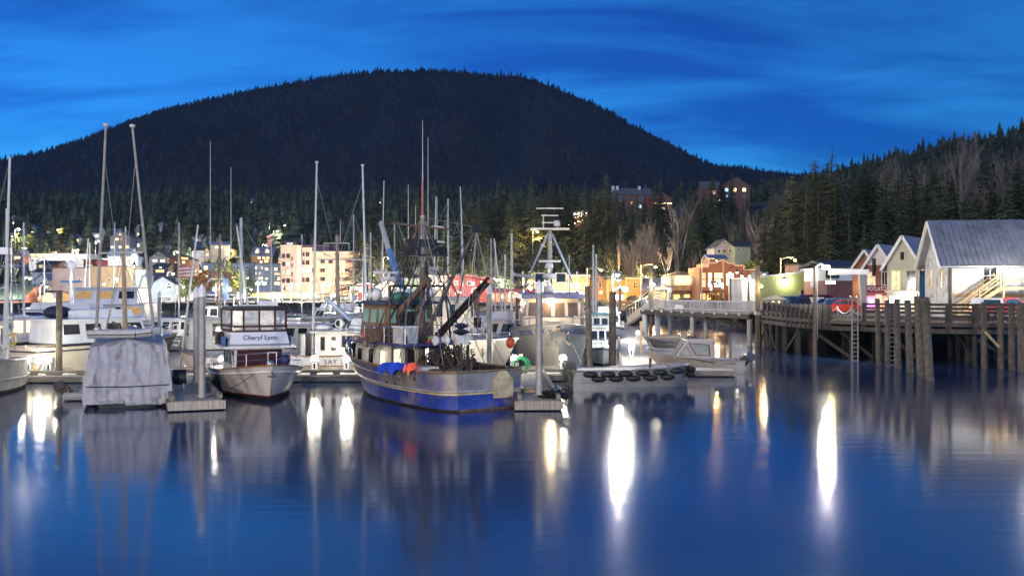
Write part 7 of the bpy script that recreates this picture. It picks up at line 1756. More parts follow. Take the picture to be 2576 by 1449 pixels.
# ---- steel fishing bows behind the dock
def crystal():
    o = thing('grey_steel_boat', 'grey steel fishing boat lying bow-on with a lit wheelhouse and tripod mast', 'fishing boat', (WX(1396, 69.5) - .35, 69.9, 0), R(-88))
    Hd = Hull(15.5, 5.5, 3.35, 2.5, .05, .22, .9, 3.2, .6); gm = mat('bare_steel_hull', (.36, .345, .31), .5, .2, var=.12, scale=.8, streak=.4, dirt=(.22, .20, .17))
    Hd.strip('bottom', M_botred, -1, .08, o); Hd.strip('hull', gm, .08, 1, o, 0, 8); Hd.deck('deck', M_deckg, .86, o); Hd.rail('cap_rail', M_alu, 1, .05, o); Hd.rail('rub_rail', M_alu, .72, .05, o, .05, 0, .75)
    bl = mat('purple_trim', (.07, .07, .20), .5)
    Hd.pulpit(bl, o, .5, .55, .94, .03, 6, mid=False)
    # anchor in the stem and hawse holes with name lettering
    sx = Hd.pt(1, .85, 0).x
    m = MB(); m.prism([(-.42, 2.25), (.42, 2.25), (.5, 2.7), (.2, 2.85), (-.2, 2.85), (-.5, 2.7)], sx - .1, sx + .12, 'x'); m.beam((sx + .02, -.4, 2.3), (sx + .1, -.75, 2.0), .1, .16); m.beam((sx + .02, .4, 2.3), (sx + .1, .75, 2.0), .1, .16); m.bb((sx - .05, -.12, 2.0), (sx + .1, .12, 2.4)); m.build('anchor', M_darksteel, o); MB().tube((sx - .1, 0, 2.85), (sx + .1, 0, 3.15), .14, .14, 10).build('anchor_chute', M_rust, o)
    lm = mat('blue_letters', (.05, .07, .30), .5)
    for sd, body in ((-1, 'CRYSTAL BAY'), (1, 'CRYSTAL BAY')):
        t = .955; p = Hd.pt(t, .86, sd); MB().torus(Hd.pt(.975, .84, sd) + Vector((.05, sd * .03, 0)), .13, .045, 'x', 10, 5).build('hawse_ring', M_alu, o)
        hull_text(Hd, o, body, .955, .86, sd, .50, lm)
        q = Hd.pt(.975, .84, sd); MB().tube(q, (q.x + 1.3, q.y + sd * .9, .9), .015, .015, 4).build('mooring_line', M_wire, o)
    wm = mat('buff_wheelhouse', (.52, .46, .37), .5, var=.08, streak=.2)
    cabin(o, -1.2, 3.2, 4.2, 3.7, 2.95, 4.85, wm, mat('violet_roof_edge', (.14, .14, .24), .5), 'wheelhouse', (.12, .0), .45, .3)
    tint = mat('brown_tinted_glass', (.10, .07, .055), .1, var=.2); cab_windows(o, -1.2, 3.2, 4.2, 3.7, 2.95, 4.85, 3, 4, tint, wm, (.12, .0), (.38, .86))
    MB().bb((3.3, -.55, 4.72), (3.5, .15, 4.84)).build('flood_lamp', MATS['bulb_warm'], o); point_light((3.75, -.2, 4.6), 55, (1, .72, .36), o, .12)
    for y in (-2.3, 2.3): MB().prism([(-.4, 2.4), (.3, 2.4), (.15, 4.9), (-.25, 4.9)], y - .1, y + .1).build('side_stack', M_rust, o)
    # tripod
    zt = WZ(585, 68); zc = WZ(562, 68); m2 = M_mast; mx = .2
    MB().tube((mx, 0, 4.9), (mx, 0, zt + .3), .22, .14, 10).build('mast', mat('grey_mast', (.26, .25, .235), .55, .2, var=.2, streak=.3), o, True)
    for sd in (-1, 1): MB().tube((mx, sd * .15, zt), (mx - .3, sd * 2.35, 4.4), .085, .085, 9).build('tripod_leg', mat('blue_grey_tube', (.22, .25, .33), .45, .3), o, True)
    zz = WZ(713, 68); f = MB().bb((mx - .35, -1.9, zz - .08), (mx + .45, 1.9, zz)).build('light_bridge', M_alu, o)
    for y in (-1.9, 1.9): MB().tube((mx, y, zz), (mx, y, zz + .85), .03, .03, 5).build('rail_post', M_steelr, f)
    for y in (-.75, .75):
        MB().bb((mx + .1, y - .38, zz + .05), (mx + .5, y + .38, zz + .75)).build('sodium_light', M_alu, f); MB().bb((mx + .505, y - .3, zz + .12), (mx + .52, y + .3, zz + .68)).build('lamp_glass', M_boatglass, f)
    MB().bb((mx - .5, -1.35, zt + .28), (mx + .3, 1.35, zt + .4)).build('top_platform', M_alu, o)
    for y in (-.45, .5): mast(o, mx - .1, y, zt + .4, WZ(565 if y > 0 else 535, 68), .06, .05, M_alu, 'topmast')
    for i, w in enumerate((.55, .6, .95)): MB().bb((mx - .14, -w, zt + .75 + i * .5), (mx - .06, w, zt + .83 + i * .5)).build('spreader', M_alu, o)
    MB().lathe((mx - .1, .5, WZ(566, 68)), [(.2, 0), (.24, .1), (.22, .4), (.05, .45)], 12).build('sat_dome', M_dome, o)
    for z, r_ in ((5.3, .42), (6.2, .48), (6.9, .3)): MB().lathe((mx + .55, -.1, z), [(r_ * .8, 0), (r_, .12), (r_ * .9, .35), (.1, .42)], 14).build('radome', M_dome, o)
    MB().bb((mx + .5, -.8, 7.35), (mx + .62, .7, 7.5)).build('radar_bar', M_dome, o); MB().tube((mx + .55, -.1, 5.1), (mx + .55, -.1, 7.35), .12, .1, 8).build('radar_column', M_white, o)
    a = Vector((mx + .3, -.7, 6.2)); b = Vector((mx + .6, -2.55, WZ(690, 68))); MB().tube(a, b, .16, .12, 9).build('crane_jib', M_alu, o); MB().tube((mx + .3, -.8, 4.9), a, .14, .14, 9).build('crane_post', M_alu, o)
    MB().tube((-3, -1.5, 4.9), (-3, -1.5, 6.2), .05, .05, 6).tube((-3, 1.5, 4.9), (-3, 1.5, 6.2), .05, .05, 6).build('roof_rail', bl, o); MB().path([(3.2, -2.5, 5.25), (3.2, 2.5, 5.25)], .04, 5).build('roof_handrail', bl, o)
    MB().beam((4.4, -.7, 3.35), (4.4, .7, 3.35), .12, .12).build('winch_bar', wm, o); MB().tube((4.4, -.4, 3.25), (4.4, .4, 3.25), .22, .22, 10).build('winch', wm, o)
crystal()
def josie():
    o = thing('white_steel_boat', 'white steel fishing boat with a tall rounded wheelhouse behind the seiner', 'fishing boat', (-5.35, 66.2, 0), R(-38))
    Hd = Hull(14.5, 5.0, 2.45, 1.8, .10, .38, .88, 2.3, .5); wm = mat('ivory_steel', (.60, .57, .49), .45, var=.08, streak=.25)
    Hd.strip('bottom', M_botred, -1, .07, o); Hd.strip('hull', wm, .07, 1, o); Hd.strip('stem_plate', M_alu, .08, 1.0, o, .012, 4, False, .93, 1.0); Hd.rail('cap_rail', M_white, 1, .06, o); Hd.deck('deck', M_deckg, .84, o); Hd.pulpit(M_steelr, o, .45, .5, .9, .025, 5)
    hull_text(Hd, o, 'JOSIE J', .90, .68, -1, .62, mat('dark_letters', (.04, .03, .05), .5))
    k = MB(); n = 12
    def ring(z, f):
        out = []
        for i in range(n + 1):
            an = -math.pi / 2 + math.pi * i / n; out.append((1.6 + 1.5 * math.cos(an) * f, 1.75 * math.sin(an) * f, z))
        return out + [(-3.2, 1.75 * f, z), (-3.2, -1.75 * f, z)]
    pk = mat('pinkish_ivory', (.56, .48, .42), .5, var=.1, streak=.25)
    k.grid([r + [r[0]] for r in (ring(2.0, 1), ring(3.55, .98), ring(4.75, .96))]).add(ring(4.75, .96), [tuple(range(n + 3))]).build('wheelhouse', pk, o, True)
    rr = ring(4.76, 1.1); MB().grid([r + [r[0]] for r in (rr, [(x, y, z + .22) for x, y, z in rr])]).add([(x, y, z + .22) for x, y, z in rr], [tuple(range(n + 3))]).add(rr, [tuple(range(n + 3))]).build('roof', M_roofg, o)
    r0, r1 = ring(3.62, .985), ring(4.62, .965)
    ll = [M_boatglass, M_boatglass, M_lit['y'], M_boatglass]
    for i in range(1, n, 2): panes(o, (r0[i], r0[i + 1], r1[i + 1], r1[i]), 1, .02, ll[(i // 2) % 4], wm, zf=(.1, .9))
    for y in (-1,): panes(o, ((-3.0, -1.73, 3.6), (1.4, -1.73, 3.6), (1.4, -1.69, 4.62), (-3.0, -1.69, 4.62)), 3, .1, [M_boatglass, M_boatglass, M_boatglass], wm, zf=(.1, .9))
    for yy in (-.5, .65): MB().tube((3.02, yy, 2.75), (3.14, yy, 2.75), .24, .24, 14).build('porthole_cover', M_deckg, o)
    # mast, lights and gear
    mast(o, -.6, 0, 4.9, WZ(560, 67), .2, .13, mat('grey_mast', (.4, .38, .35), .55)); MB().beam((-.6, -2.0, WZ(607, 67)), (-.6, 2.0, WZ(607, 67)), .1, .1).build('crosstree', M_mast, o)
    for y, zt in ((-1.6, 470), (-.9, 520), (.3, 347), (1.2, 495)): mast(o, -.6, y, WZ(610, 67), WZ(zt, 67), .03, .015, M_mast, 'whip_antenna')
    MB().lathe((-.6, 1.0, WZ(575, 67)), [(.1, 0), (.6, .08), (.6, .14), (.1, .2)], 14).build('radar_disc', M_capw, o)
    MB().bb((-1.2, -.5, WZ(690, 67)), (.1, .6, WZ(672, 67))).build('searchlight_box', M_deckg, o)
    for p_, q_ in (((-.6, 0, WZ(575, 67)), (-3.5, -1.6, 4.9)), ((-.6, 0, WZ(575, 67)), (-3.5, 1.6, 4.9)), ((-.6, 0, WZ(575, 67)), (2.4, 0, 4.95))): MB().tube(p_, q_, .05, .05, 6).build('mast_leg', M_darksteel, o)
    MB().ball((.6, -.9, 5.25), .5, 12, 6, (1.3, .8, .6)).build('life_raft', M_white, o, True); MB().bb((-2.6, -1.2, 5.0), (-1.4, .2, 5.5)).build('roof_locker', M_white, o)
    # the blue and white crane booms raised beside the mast
    a, b = Vector((-2.8, .8, 4.0)), Vector((-5.2, 1.2, WZ(625, 68))); MB().beam(a, b, .28, .34).build('blue_crane_boom', mat('crane_blue', (.10, .22, .48), .45), o); MB().beam(b, b + Vector((-.9, .1, 2.0)), .22, .26).build('crane_extension', M_mast, o)
josie()

# ---- wooden troller with teak windows
def jay():
    d = 66.2; o = thing('wooden_troller', 'white wooden troller with varnished window frames and a blue-grey stack', 'fishing boat', (WX(745, d) + 5.4, d, 0), R(2))
    Hd = Hull(11.2, 3.9, 2.1, 1.15, .08, .3, .62, 2.2, .5, .06, .5); wm = mat('troller_white', (.66, .66, .65), .4, var=.06, streak=.2)
    Hd.strip('bottom', M_botred, -1, .08, o); Hd.strip('hull', wm, .08, 1, o); Hd.rail('rub_rail', M_teak, .45, .045, o, .03); Hd.rail('cap_rail', M_teak, 1, .05, o); Hd.deck('deck', M_deckg, .9, o)
    hull_text(Hd, o, 'JAY LOUISE', .47, .68, -1, .46, mat('grey_name', (.16, .15, .16), .5))
    MB().torus((-4.6, 0, 1.1), 1.28, .03, 'z', 12, 4, R(90), R(270)).build('stern_rail', M_steelr, o)
    m = MB(); m.grid([[Vector((-4.55 - .75 * math.sin(a) * 1.0, -1.25 * math.cos(a), z)) for a in [math.pi * i / 10 for i in range(11)]] for z in (1.05, 2.55)]); m.build('stern_screen', mat('stainless_sheet', (.42, .42, .43), .35, .8, var=.2, scale=2), o, True)
    cabin(o, -3.9, 2.0, 2.9, 2.5, 1.1, 2.65, wm, mat('buff_roof', (.62, .58, .5), .6), 'cabin', (.2, .0), .3)
    panes(o, ((-3.75, -1.45, 1.2), (-2.35, -1.41, 1.2), (-2.35, -1.34, 2.6), (-3.75, -1.38, 2.6)), 2, .32, M_boatglass, M_teak, zf=(.25, .82)); panes(o, ((-2.2, -1.42, 1.2), (.8, -1.34, 1.2), (.8, -1.24, 2.6), (-2.2, -1.34, 2.6)), 4, .08, M_boatglass, M_teak, zf=(.4, .88))
    MB().prism([(-1.9, 2.75), (-.7, 2.75), (-.8, 3.5), (-1.3, 3.6), (-1.6, 3.55)], -.5, .5).build('stack_housing', mat('pale_blue_housing', (.50, .55, .60), .5), o)
    def W2(xv, yv, dd): return Matrix.Rotation(-o.rotation_euler[2], 3, 'Z') @ (P(xv, yv, dd) - o.location)
    MB().tube(W2(882, 806, d), W2(820, 749, d - .4), .16, .15, 10).build('exhaust_boom', mat('pale_blue_tube', (.35, .42, .52), .4, .2), o, True)
    a = W2(858, 813, d - 1); MB().tube(a, a + Vector((-.1, -.3, 0)), .26, .3, 14).build('search_light', M_white, o); MB().tube(a + Vector((-.1, -.305, 0)), a + Vector((-.1, -.32, 0)), .22, .22, 12).build('lamp_glass', M_boatglass, o); MB().tube((a.x, a.y, 2.75), (a.x, a.y, a.z - .25), .05, .05, 6).build('lamp_post', M_white, o)
    a = W2(790, 826, d - .5); MB().ball((a.x + .5, a.y, 2.95), .28, 12, 6, (2.2, 1, .8)).build('raft_canister', M_white, o, True)
    MB().tube(W2(850, 790, d), W2(848, 592, d), .16, .11, 9).build('mast', mat('dark_wood_mast', (.20, .17, .14), .7, var=.2), o, True)
    MB().tube(W2(800, 653, d), W2(915, 653, d), .05, .05, 6).build('crosstree', M_mast, o); MB().beam(W2(815, 612, d), W2(878, 612, d), .04, .04).build('upper_spreader', M_mast, o)
    m = MB()
    for xv in (815, 878): m.tube(W2(xv, 612, d), W2(xv, 642, d), .02, .02, 4)
    m.tube(W2(815, 642, d), W2(878, 642, d), .02, .02, 4); m.build('mast_cage', M_mast, o)
    mast(o, *W2(856, 700, d).xy, WZ(610, d), WZ(552, d), .025, .015, M_mast, 'aerial')
    for a, b in (((786, 893), (797, 410)), ((924, 880), (912, 418))):
        p, q = W2(*a, d - 1), W2(*b, d); MB().tube(p, q, .10, .06, 9).build('trolling_pole', M_mast, o, True); MB().tube(q, q + Vector((0, 0, .1)), .11, .11, 8).build('pole_cap', M_mast, o)
        MB().tube(p.lerp(q, .92), W2(848, 660, d), .02, .02, 4, False).build('stay', M_wire, o); MB().tube(p.lerp(q, .55), W2(848, 655, d), .02, .02, 4, False).build('stay', M_wire, o)
    for b in ((800, 870), (830, 850), (880, 850), (910, 850)): MB().tube(W2(848, 656, d), W2(*b, d), .02, .02, 4, False).build('stay', M_wire, o)
    q = P(810, 802, 71); skiff_rib('grey inflatable carried above the deck of the boat behind the wooden troller', q, R(10), 2.9, 1.3)
jay()

# ------------------------------------------------------------------ boats behind, built from two kinds of hull
def yacht(label, xv, d, head, L=12, B=4.0, fb=2.0, fs=1.3, hm=None, lv=1, lit=None, bot=None, band=None, arch=False, house_t=(-.32, .18), zh=1.5, name='motor_yacht', wn=(4, 3), rail=True, frame=None, cm=None):
    o = thing(name, label, 'motor yacht', (WX(xv, d), d, 0), R(head)); hm = hm or M_white; Hd = Hull(L, B, fb, fs, .13, .35, .9, 2.2, .45)
    Hd.strip('bottom', bot or M_botblk, -1, .08, o); Hd.strip('hull', hm, .08, 1, o); Hd.deck('deck', M_white, .97, o); Hd.rail('rub_rail', M_navy if band is None else band, .88, .05, o, .03)
    if rail: Hd.pulpit(M_steelr, o, .6, .4, .98, .025, 7)
    x0, x1 = house_t[0] * L, house_t[1] * L; z0 = lerp(fs, fb, .35); cm = cm or M_white
    w = B * .74
    cabin(o, x0, x1, w, w * .88, z0, z0 + zh, cm, M_white, 'saloon', (.55, .0)); cab_windows(o, x0, x1, w, w * .88, z0, z0 + zh, wn[0], wn[1], lit, frame, (.55, .0), (.4, .85))
    zt = z0 + zh + .1
    if lv > 1:
        cabin(o, x0 + .8, x1 - 1.2, w * .85, w * .72, zt, zt + 1.45, cm, M_white, 'upper_cabin', (.4, .0)); cab_windows(o, x0 + .8, x1 - 1.2, w * .85, w * .72, zt, zt + 1.45, 3, 3, lit, frame, (.4, .0), (.35, .85)); zt += 1.55
    elif lv == 1:
        MB().grid([[(x0 + .8, -w * .38, zt), (x1 - .9, -w * .36, zt), (x1 - .6, 0, zt), (x1 - .9, w * .36, zt), (x0 + .8, w * .38, zt)], [(x0 + .8, -w * .38, zt + .55), (x1 - 1.2, -w * .34, zt + .55), (x1 - .95, 0, zt + .55), (x1 - 1.2, w * .34, zt + .55), (x0 + .8, w * .38, zt + .55)]]).build('flybridge_coaming', M_white, o)
    if arch: MB().path([(x0 + .6, -w * .42, zt), (x0 + .3, -w * .38, zt + 1.2), (x0 + .3, w * .38, zt + 1.2), (x0 + .6, w * .42, zt)], .09, 7).build('radar_arch', M_white, o); MB().lathe((x0 + .3, 0, zt + 1.25), [(.3, 0), (.34, .1), (.2, .3)], 12).build('radar_dome', M_capw, o)
    return o
def sailboat(label, xv, d, head, ytop, L=9.5, hm=None, boomcover=None, r_=.085, two=False, spread=.9, name='sailing_yacht', xm=.08):
    o = thing(name, label, 'sailboat', (WX(xv, d), d, 0), R(head)); B = L * .31; Hd = Hull(L, B, 1.25, .95, .14, .3, .7, 2.0, .5); hm = hm or M_white
    Hd.strip('bottom', M_botblue, -1, .08, o); Hd.strip('hull', hm, .08, 1, o); Hd.deck('deck', M_white, .98, o); Hd.rail('toe_rail', M_teak, 1, .025, o); Hd.pulpit(M_steelr, o, .6, .05, .98, .018, 9)
    cabin(o, -L * .12, L * .22, B * .62, B * .4, 1.0, 1.55, M_white, None, 'coach_roof', (.3, .0)); cab_windows(o, -L * .12, L * .22, B * .62, B * .4, 1.0, 1.55, 3, 0, None, None, (.3, .0), (.3, .8))
    zt = WZ(ytop, d); x = L * xm; mast(o, x, 0, 1.5, zt, r_, r_ * .8)
    MB().tube((x, 0, 2.35), (x - L * .4, 0, 2.3), .05, .05, 7).build('boom', M_mast, o); MB().tube((x - .1, 0, 2.5), (x - L * .38, 0, 2.42), .16, .10, 8).build('sail_cover', boomcover or M_navy, o)
    for f in ((.5, .75) if zt > 10 else (.6,)): MB().tube((x, -spread, lerp(1.5, zt, f)), (x, spread, lerp(1.5, zt, f)), .025, .025, 5).build('spreader', M_mast, o)
    for p in (Hd.pt(.99, 1, 0), Hd.pt(0, 1, 0), Hd.pt(.55, 1, 1), Hd.pt(.55, 1, -1)): MB().tube((x, 0, zt - .1), p, .02, .02, 4, False).build('stay', M_wire, o)
    return o
def troller(label, xv, d, head, ytop, L=11, hm=None, poles=None, cm=None, lit=None, roofm=None, tripod=False, fwd=True, zc=2.0, crane=False):
    o = thing('fishing_troller', label, 'fishing boat', (WX(xv, d), d, 0), R(head)); B = L * .34; Hd = Hull(L, B, 2.0, 1.2, .09, .3, .75, 2.1, .5); hm = hm or M_white; cm = cm or M_white
    Hd.strip('bottom', M_botred, -1, .08, o); Hd.strip('hull', hm, .08, 1, o); Hd.deck('deck', M_deckg, .88, o); Hd.rail('cap_rail', M_teak, 1, .04, o); Hd.pulpit(M_steelr, o, .55, .6, .98, .02, 5)
    x0, x1 = (0, L * .27) if fwd else (-L * .3, 0)
    cabin(o, x0, x1, B * .68, B * .6, 1.35, 1.35 + zc, cm, roofm or M_roofg, 'wheelhouse', (.15, .0), .25); cab_windows(o, x0, x1, B * .68, B * .6, 1.35, 1.35 + zc, 2, 3, lit, cm, (.15, .0), (.45, .88), 2)
    def W2(xv_, yv, dd): return Matrix.Rotation(-o.rotation_euler[2], 3, 'Z') @ (P(xv_, yv, dd) - o.location)
    zt = WZ(ytop, d); x = x0 - .3
    if not tripod:
        mast(o, x, 0, 1.2, zt, .11, .07); MB().tube((x, -1.3, lerp(2, zt, .7)), (x, 1.3, lerp(2, zt, .7)), .04, .04, 6).build('crosstree', M_mast, o)
        for p in (Hd.pt(.98, 1, 0), Hd.pt(.02, 1, 0), Hd.pt(.5, 1, 1), Hd.pt(.5, 1, -1)): MB().tube((x, 0, zt - .2), p, .02, .02, 4, False).build('stay', M_wire, o)
        MB().tube((x, 0, 2.6), (x - L * .35, 0, 3.6), .06, .05, 7).build('boom', M_mast, o)
    for (a, b) in (poles or ()):
        p, q = W2(*a, d), W2(*b, d); MB().tube(p, q, .085, .055, 8).build('trolling_pole', M_mast, o, True)
    return o, W2, Hd
M_wglow = mat('boat_cabin_glow', (.9, .6, .2), .3, var=.4, scale=3, emit=2.6, ecol=(1, .62, .2))
M_amber = mat('amber_boat_glass', (.25, .15, .05), .15, var=.6, scale=3, emit=.25, ecol=(1, .6, .2))
blk = mat('black_hull', (.025, .027, .035), .35, var=.2, coat=.3)
o, W2, Hd = troller('black-hulled workboat with an orange-lit pilothouse behind the long dock', 66, 76, -28, 560, 11, blk, None, M_white, [M_wglow, M_wglow, M_amber], M_white); Hd.pulpit(M_white, o, .7, .5, .98, .03, 8)
MB().ball((1.2, 0, 3.5), .6, 10, 6, (1.1, 1, .4)).build('canvas_bundle', M_navy, o, True)
o = yacht('large pale flybridge yacht lying broadside behind the tall wooden pile', 190, 92, 178, 15.5, 4.6, 2.5, 1.9, mat('pale_blue_white_hull', (.58, .60, .64), .35, var=.05, coat=.3), 1, None, None, None, False, (-.18, .30), 1.5)
yacht('long white yacht with amber windows behind the flybridge yacht', 262, 101, 178, 16, 4.8, 2.6, 2.2, None, 2, [M_amber, M_amber, M_boatglass], None, None, True, (-.30, .25), 1.6)
o = yacht('white trawler yacht with cream topsides and navy band moored stern-to at the dock', 262, 66.5, 60, 12.5, 4.3, 2.4, 1.9, mat('cream_topsides', (.58, .50, .38), .4, var=.08), 1, None, None, M_navy, False, (-.35, .2), 1.4, 'trawler_yacht')
MB().bb((-6.7, -1.9, .15), (-6.2, 1.9, .3)).build('swim_platform', M_white, o)
for i in range(4): MB().bb((-6.3, -.9, .5 + i * .4), (-6.22, .9, .84 + i * .4)).build('stern_panel', mat('beige_panel', (.42, .37, .30), .5), o)
MB().ball((-3.2, .4, 4.0), .8, 12, 7, (1.1, 1, .55)).build('canvas_cover', M_navy, o, True); MB().tube((-2.5, 0, 3.4), (-2.5, 0, 6.8), .16, .10, 9).build('radar_mast', M_white, o); MB().lathe((-2.5, 0, 6.8), [(.2, 0), (.26, .12), (.24, .4), (.08, .55)], 12).build('sat_dome', M_capw, o); MB().bb((-2.55, -1.0, 5.9), (-2.45, 1.0, 6.05)).build('radar_bar', mat('radar_blue', (.1, .25, .55), .5), o)
for y in (-1.6, -2.0): MB().ball((-5.9, y, .7), .2, 9, 6, (1, 1, 2.6)).build('fender', mat('pale_blue_fender', (.30, .45, .55), .5), o, True)
MB().torus((-6.0, .9, 2.35), .35, .07, 'x', 14, 5).build('yellow_hose', mat('yellow_hose', (.65, .45, .03), .5), o); MB().ball((-6.0, 1.5, 2.6), .42, 10, 6, (.7, 1, 1)).build('life_raft', M_white, o, True)
M_navyhull = mat('navy_hull', (.02, .03, .09), .3, coat=.4)
# tripod-masted boat behind the finger dock
o, W2, Hd = troller('cream pilothouse fishing boat with a tripod light mast behind the white cruiser', 525, 68.5, 118, 600, 11.5, mat('salmon_white_hull', (.56, .47, .43), .45, var=.1, streak=.2), (((452, 930), (498, 566)), ((628, 800), (596, 570))), mat('cream_house', (.60, .58, .50), .5), None, M_deckg, True)
gm2 = mat('grey_tripod', (.17, .15, .14), .55, .3, var=.3, scale=4)
ap = W2(552, 645, 69.5)
for a in ((472, 820), (612, 800), (545, 770)): MB().tube(ap, W2(*a, 70), .075, .075, 8).build('tripod_leg', gm2, o)
MB().tube(W2(553, 800, 69.5), W2(553, 590, 69.5), .12, .09, 8).build('mast', gm2, o)
for y, x0, x1 in ((646, 498, 604), (702, 530, 574), (742, 512, 602), (752, 505, 606)): MB().tube(W2(x0, y, 69.5), W2(x1, y, 69.5), .04, .04, 6).build('cross_bar', M_mast, o)
m = MB()
for xv in (530, 545, 560, 572, 578): m.tube(W2(xv, 646, 69.5), W2(xv, 615, 69.5), .02, .02, 5)
m.tube(W2(528, 617, 69.5), W2(580, 617, 69.5), .02, .02, 5); m.build('antenna_cage', M_mast, o)
for xv, yt in ((529, 355), (581, 420)): MB().tube(W2(xv, 640, 69.5), W2(xv, yt, 69.5), .03, .015, 5).build('whip_antenna', M_mast, o)
for xv in (538, 571): a = W2(xv, 692, 69.2); MB().bb((a.x - .25, a.y - .25, a.z - .22), (a.x + .25, a.y + .25, a.z + .22)).build('deck_light', M_rust, o)
for xv in (540, 577):
    a = W2(xv, 728, 68.8); MB().ball(a, .12, 8, 6).build('bulb', M_bw, o); point_light(a, 150, (1, .95, .8), o, .12)
a = W2(567, 722, 69.2); MB().tube(a - Vector((0, 0, .9)), a + Vector((0, 0, .9)), .2, .2, 9).build('blue_cylinder', mat('blue_tank', (.10, .16, .32), .45), o)
p = P(490, 682, 69); fl = thing('flag', 'faded striped flag hanging from the leaning pole above the autumn tree', 'flag', (p.x, 69, p.z)); M_fl = [mat('flag_red', (.32, .12, .13), .8), mat('flag_white', (.5, .45, .46), .8)]
for i in range(7): MB().grid([[Vector((-k * .19, .06 * math.sin(k * 1.3), .42 - (i + e) * .12 - .05 * k * .3)) for k in range(7)] for e in (0, 1)]).build('flag_stripe', M_fl[i % 2], fl)
# sailboats and trollers among the docks
for lab, xv, d, hd, yt, L, kw in (
    ('white sloop with a thick grey mast and blue sail cover behind the flybridge cruiser', 628, 100, 175, 548, 11, dict(r_=.18)),
    ('white sloop moored under the slate barn', 433, 108, 10, 560, 9, dict()),
    ('white sloop with a green boom tent near the blue apartments', 700, 108, 188, 600, 9, dict(boomcover=mat('green_canvas', (.04, .14, .08), .8))),
    ('small sloop in front of the pale-green storehouse', 745, 128, 5, 590, 9, dict()),
    ('sloop with furled headsail beside the striped shop', 905, 118, 170, 540, 9.5, dict()),
    ('navy sloop under the white gabled shed', 975, 110, 12, 565, 9.5, dict(hm=M_navyhull)),
    ('white sloop under the red hall', 1180, 105, 172, 525, 10, dict()),
    ('slender ketch with bare mast behind the white steel boat', 1220, 118, 8, 600, 9, dict()),
    ('white sloop moored left of the rust-red shed lamp', 1262, 112, 170, 610, 9, dict()),
    ('pale sloop whose mast stands in front of the rust-red shed', 1308, 96, 174, 588, 10, dict(r_=.13)),
    ('white sloop in front of the storefront with bright canopy', 96, 120, 5, 640, 9, dict()),
    ('white sloop in front of the dark warehouse', 42, 118, 170, 600, 9, dict()),
    ('sloop with tan sail cover behind the amber-windowed yacht', 330, 122, 175, 570, 9, dict(boomcover=mat('tan_canvas', (.30, .24, .15), .8))),
    ('grey sloop in front of the orange false-front building', 1446, 132, 172, 640, 9, dict(hm=M_deckg)),
    ('old sloop with tall bare mast beside the leaning pile', 1494, 92, 90, 616, 8.5, dict(r_=.1))):
    sailboat(lab, xv, d, hd, yt, L, **kw)
troller('white troller with blue trim and paired poles in front of the red hall', 1120, 98, 165, 500, 11, None, (((1088, 850), (1097, 495)), ((1172, 850), (1158, 470))))
troller('white troller with leaning poles beside the grey steel bow', 1262, 84, 165, 640, 10, None, (((1270, 850), (1243, 600)),))
troller('green-roofed troller moored along the pale dock', 1500, 84, -94, 640, 10, None, None, None, None, mat('seafoam_roof', (.20, .40, .36), .5))
troller('grey gillnetter behind the wooden troller', 905, 84, 170, 640, 10, M_deckg, None)
troller('white longliner below the striped shop', 940, 102, 10, 585, 11, None, (((958, 850), (966, 455)),))
troller('dark blue troller below the tan ribbed block', 232, 118, 8, 610, 11, M_navyhull, (((205, 840), (222, 600)), ((285, 840), (289, 560))))
troller('brown wooden troller below the blue apartments', 560, 122, 172, 640, 10, mat('brown_hull', (.14, .08, .05), .5), None)
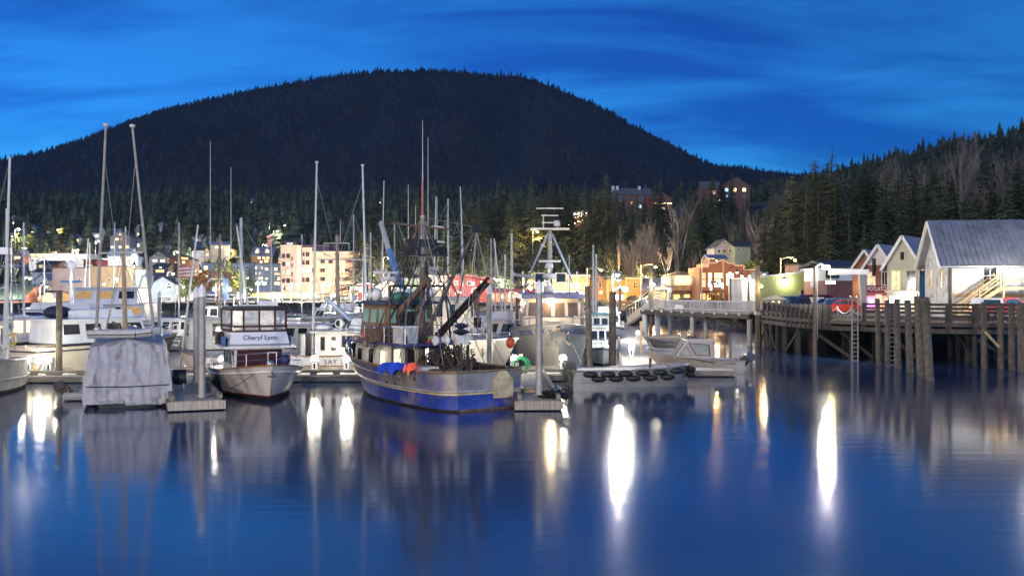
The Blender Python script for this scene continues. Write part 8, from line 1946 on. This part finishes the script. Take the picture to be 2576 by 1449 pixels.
for lab, xv, d, hd, kw in (
    ('white cabin cruiser with blue canopy behind the flybridge enclosure', 712, 86, 176, dict(L=9.5, B=3.2, fb=1.7, fs=1.1, lv=0, band=M_navy)),
    ('cream workboat moored behind the flybridge cruiser, bow to the hotel', 735, 78, 168, dict(L=9, B=3.1, fb=1.6, fs=1.0, lv=0, cm=mat('cream_house', (.6, .58, .5), .5))),
    ('white runabout at the rear dock below the slate barn', 420, 93, 175, dict(L=8, B=2.8, fb=1.5, fs=1.0, lv=0)),
    ('white cruiser with yellow cover at the far dock', 375, 113, 5, dict(L=9, B=3, fb=1.6, fs=1.1, lv=1)),
    ('white cruiser below the hotel corner', 830, 126, 175, dict(L=11, B=3.6, fb=1.9, fs=1.3, lv=1, arch=True)),
    ('white fishing cruiser with a row of square ports behind the grey steel bow', 1268, 74, 178, dict(L=10, B=3.4, fb=2.0, fs=1.5, lv=1, lit=None)),
    ('small white pocket cruiser under the seafoam-roofed troller', 1512, 74, -92, dict(L=7, B=2.5, fb=1.4, fs=1.0, lv=0)),
    ('white cruiser moored far along the pale dock', 1530, 104, -92, dict(L=10, B=3.4, fb=1.9, fs=1.3, lv=1)),
    ('white cruiser with dark windows below the rust-red shed', 1330, 118, 174, dict(L=10, B=3.3, fb=1.8, fs=1.2, lv=1)),
    ('white cruiser below the cream lit house', 1060, 120, 172, dict(L=10, B=3.3, fb=1.8, fs=1.2, lv=1, arch=True)),
    ('white motor cruiser beside the brown wooden troller', 640, 122, 8, dict(L=10, B=3.3, fb=1.8, fs=1.2, lv=1)),
    ('white cruiser with bow toward the mauve block', 150, 124, 90, dict(L=10, B=3.3, fb=1.8, fs=1.2, lv=1)),
    ('white houseboat-like cruiser below the orange false front', 1400, 108, 172, dict(L=11, B=3.6, fb=1.8, fs=1.4, lv=2))):
    yacht(lab, xv, d, hd, name='cabin_cruiser', **kw)
o = house('boat_shed', 'rust-red floating boat shed with green roof edge beside the pale dock', 'boathouse', 1488, 1528, 772, 142, 9, W_rust, ('gf', 12, mat('seafoam_roof', (.2, .4, .36), .5)), base=.2)
buoy('blue round buoy hanging by the pale dock', P(1538, 862, 70), .25, M_bblue)

# ------------------------------------------------------------------ evening air
hz = MB().bb((-2600, -120, -3), (2600, 3500, 1200)).build('haze', mat('unused_surface', (1, 1, 1)))
hm_ = bpy.data.materials.new('evening_haze'); hm_.use_nodes = True; ht = hm_.node_tree; ht.nodes.clear()
pv = ht.nodes.new('ShaderNodeVolumePrincipled'); pv.inputs['Color'].default_value = (.55, .74, 1, 1); pv.inputs['Density'].default_value = 0.000035; pv.inputs['Anisotropy'].default_value = 0.2
ho = ht.nodes.new('ShaderNodeOutputMaterial'); ht.links.new(pv.outputs[0], ho.inputs['Volume'])
hz.data.materials.clear(); hz.data.materials.append(hm_); tag(hz, kind='stuff'); hz.display_type = 'BOUNDS'
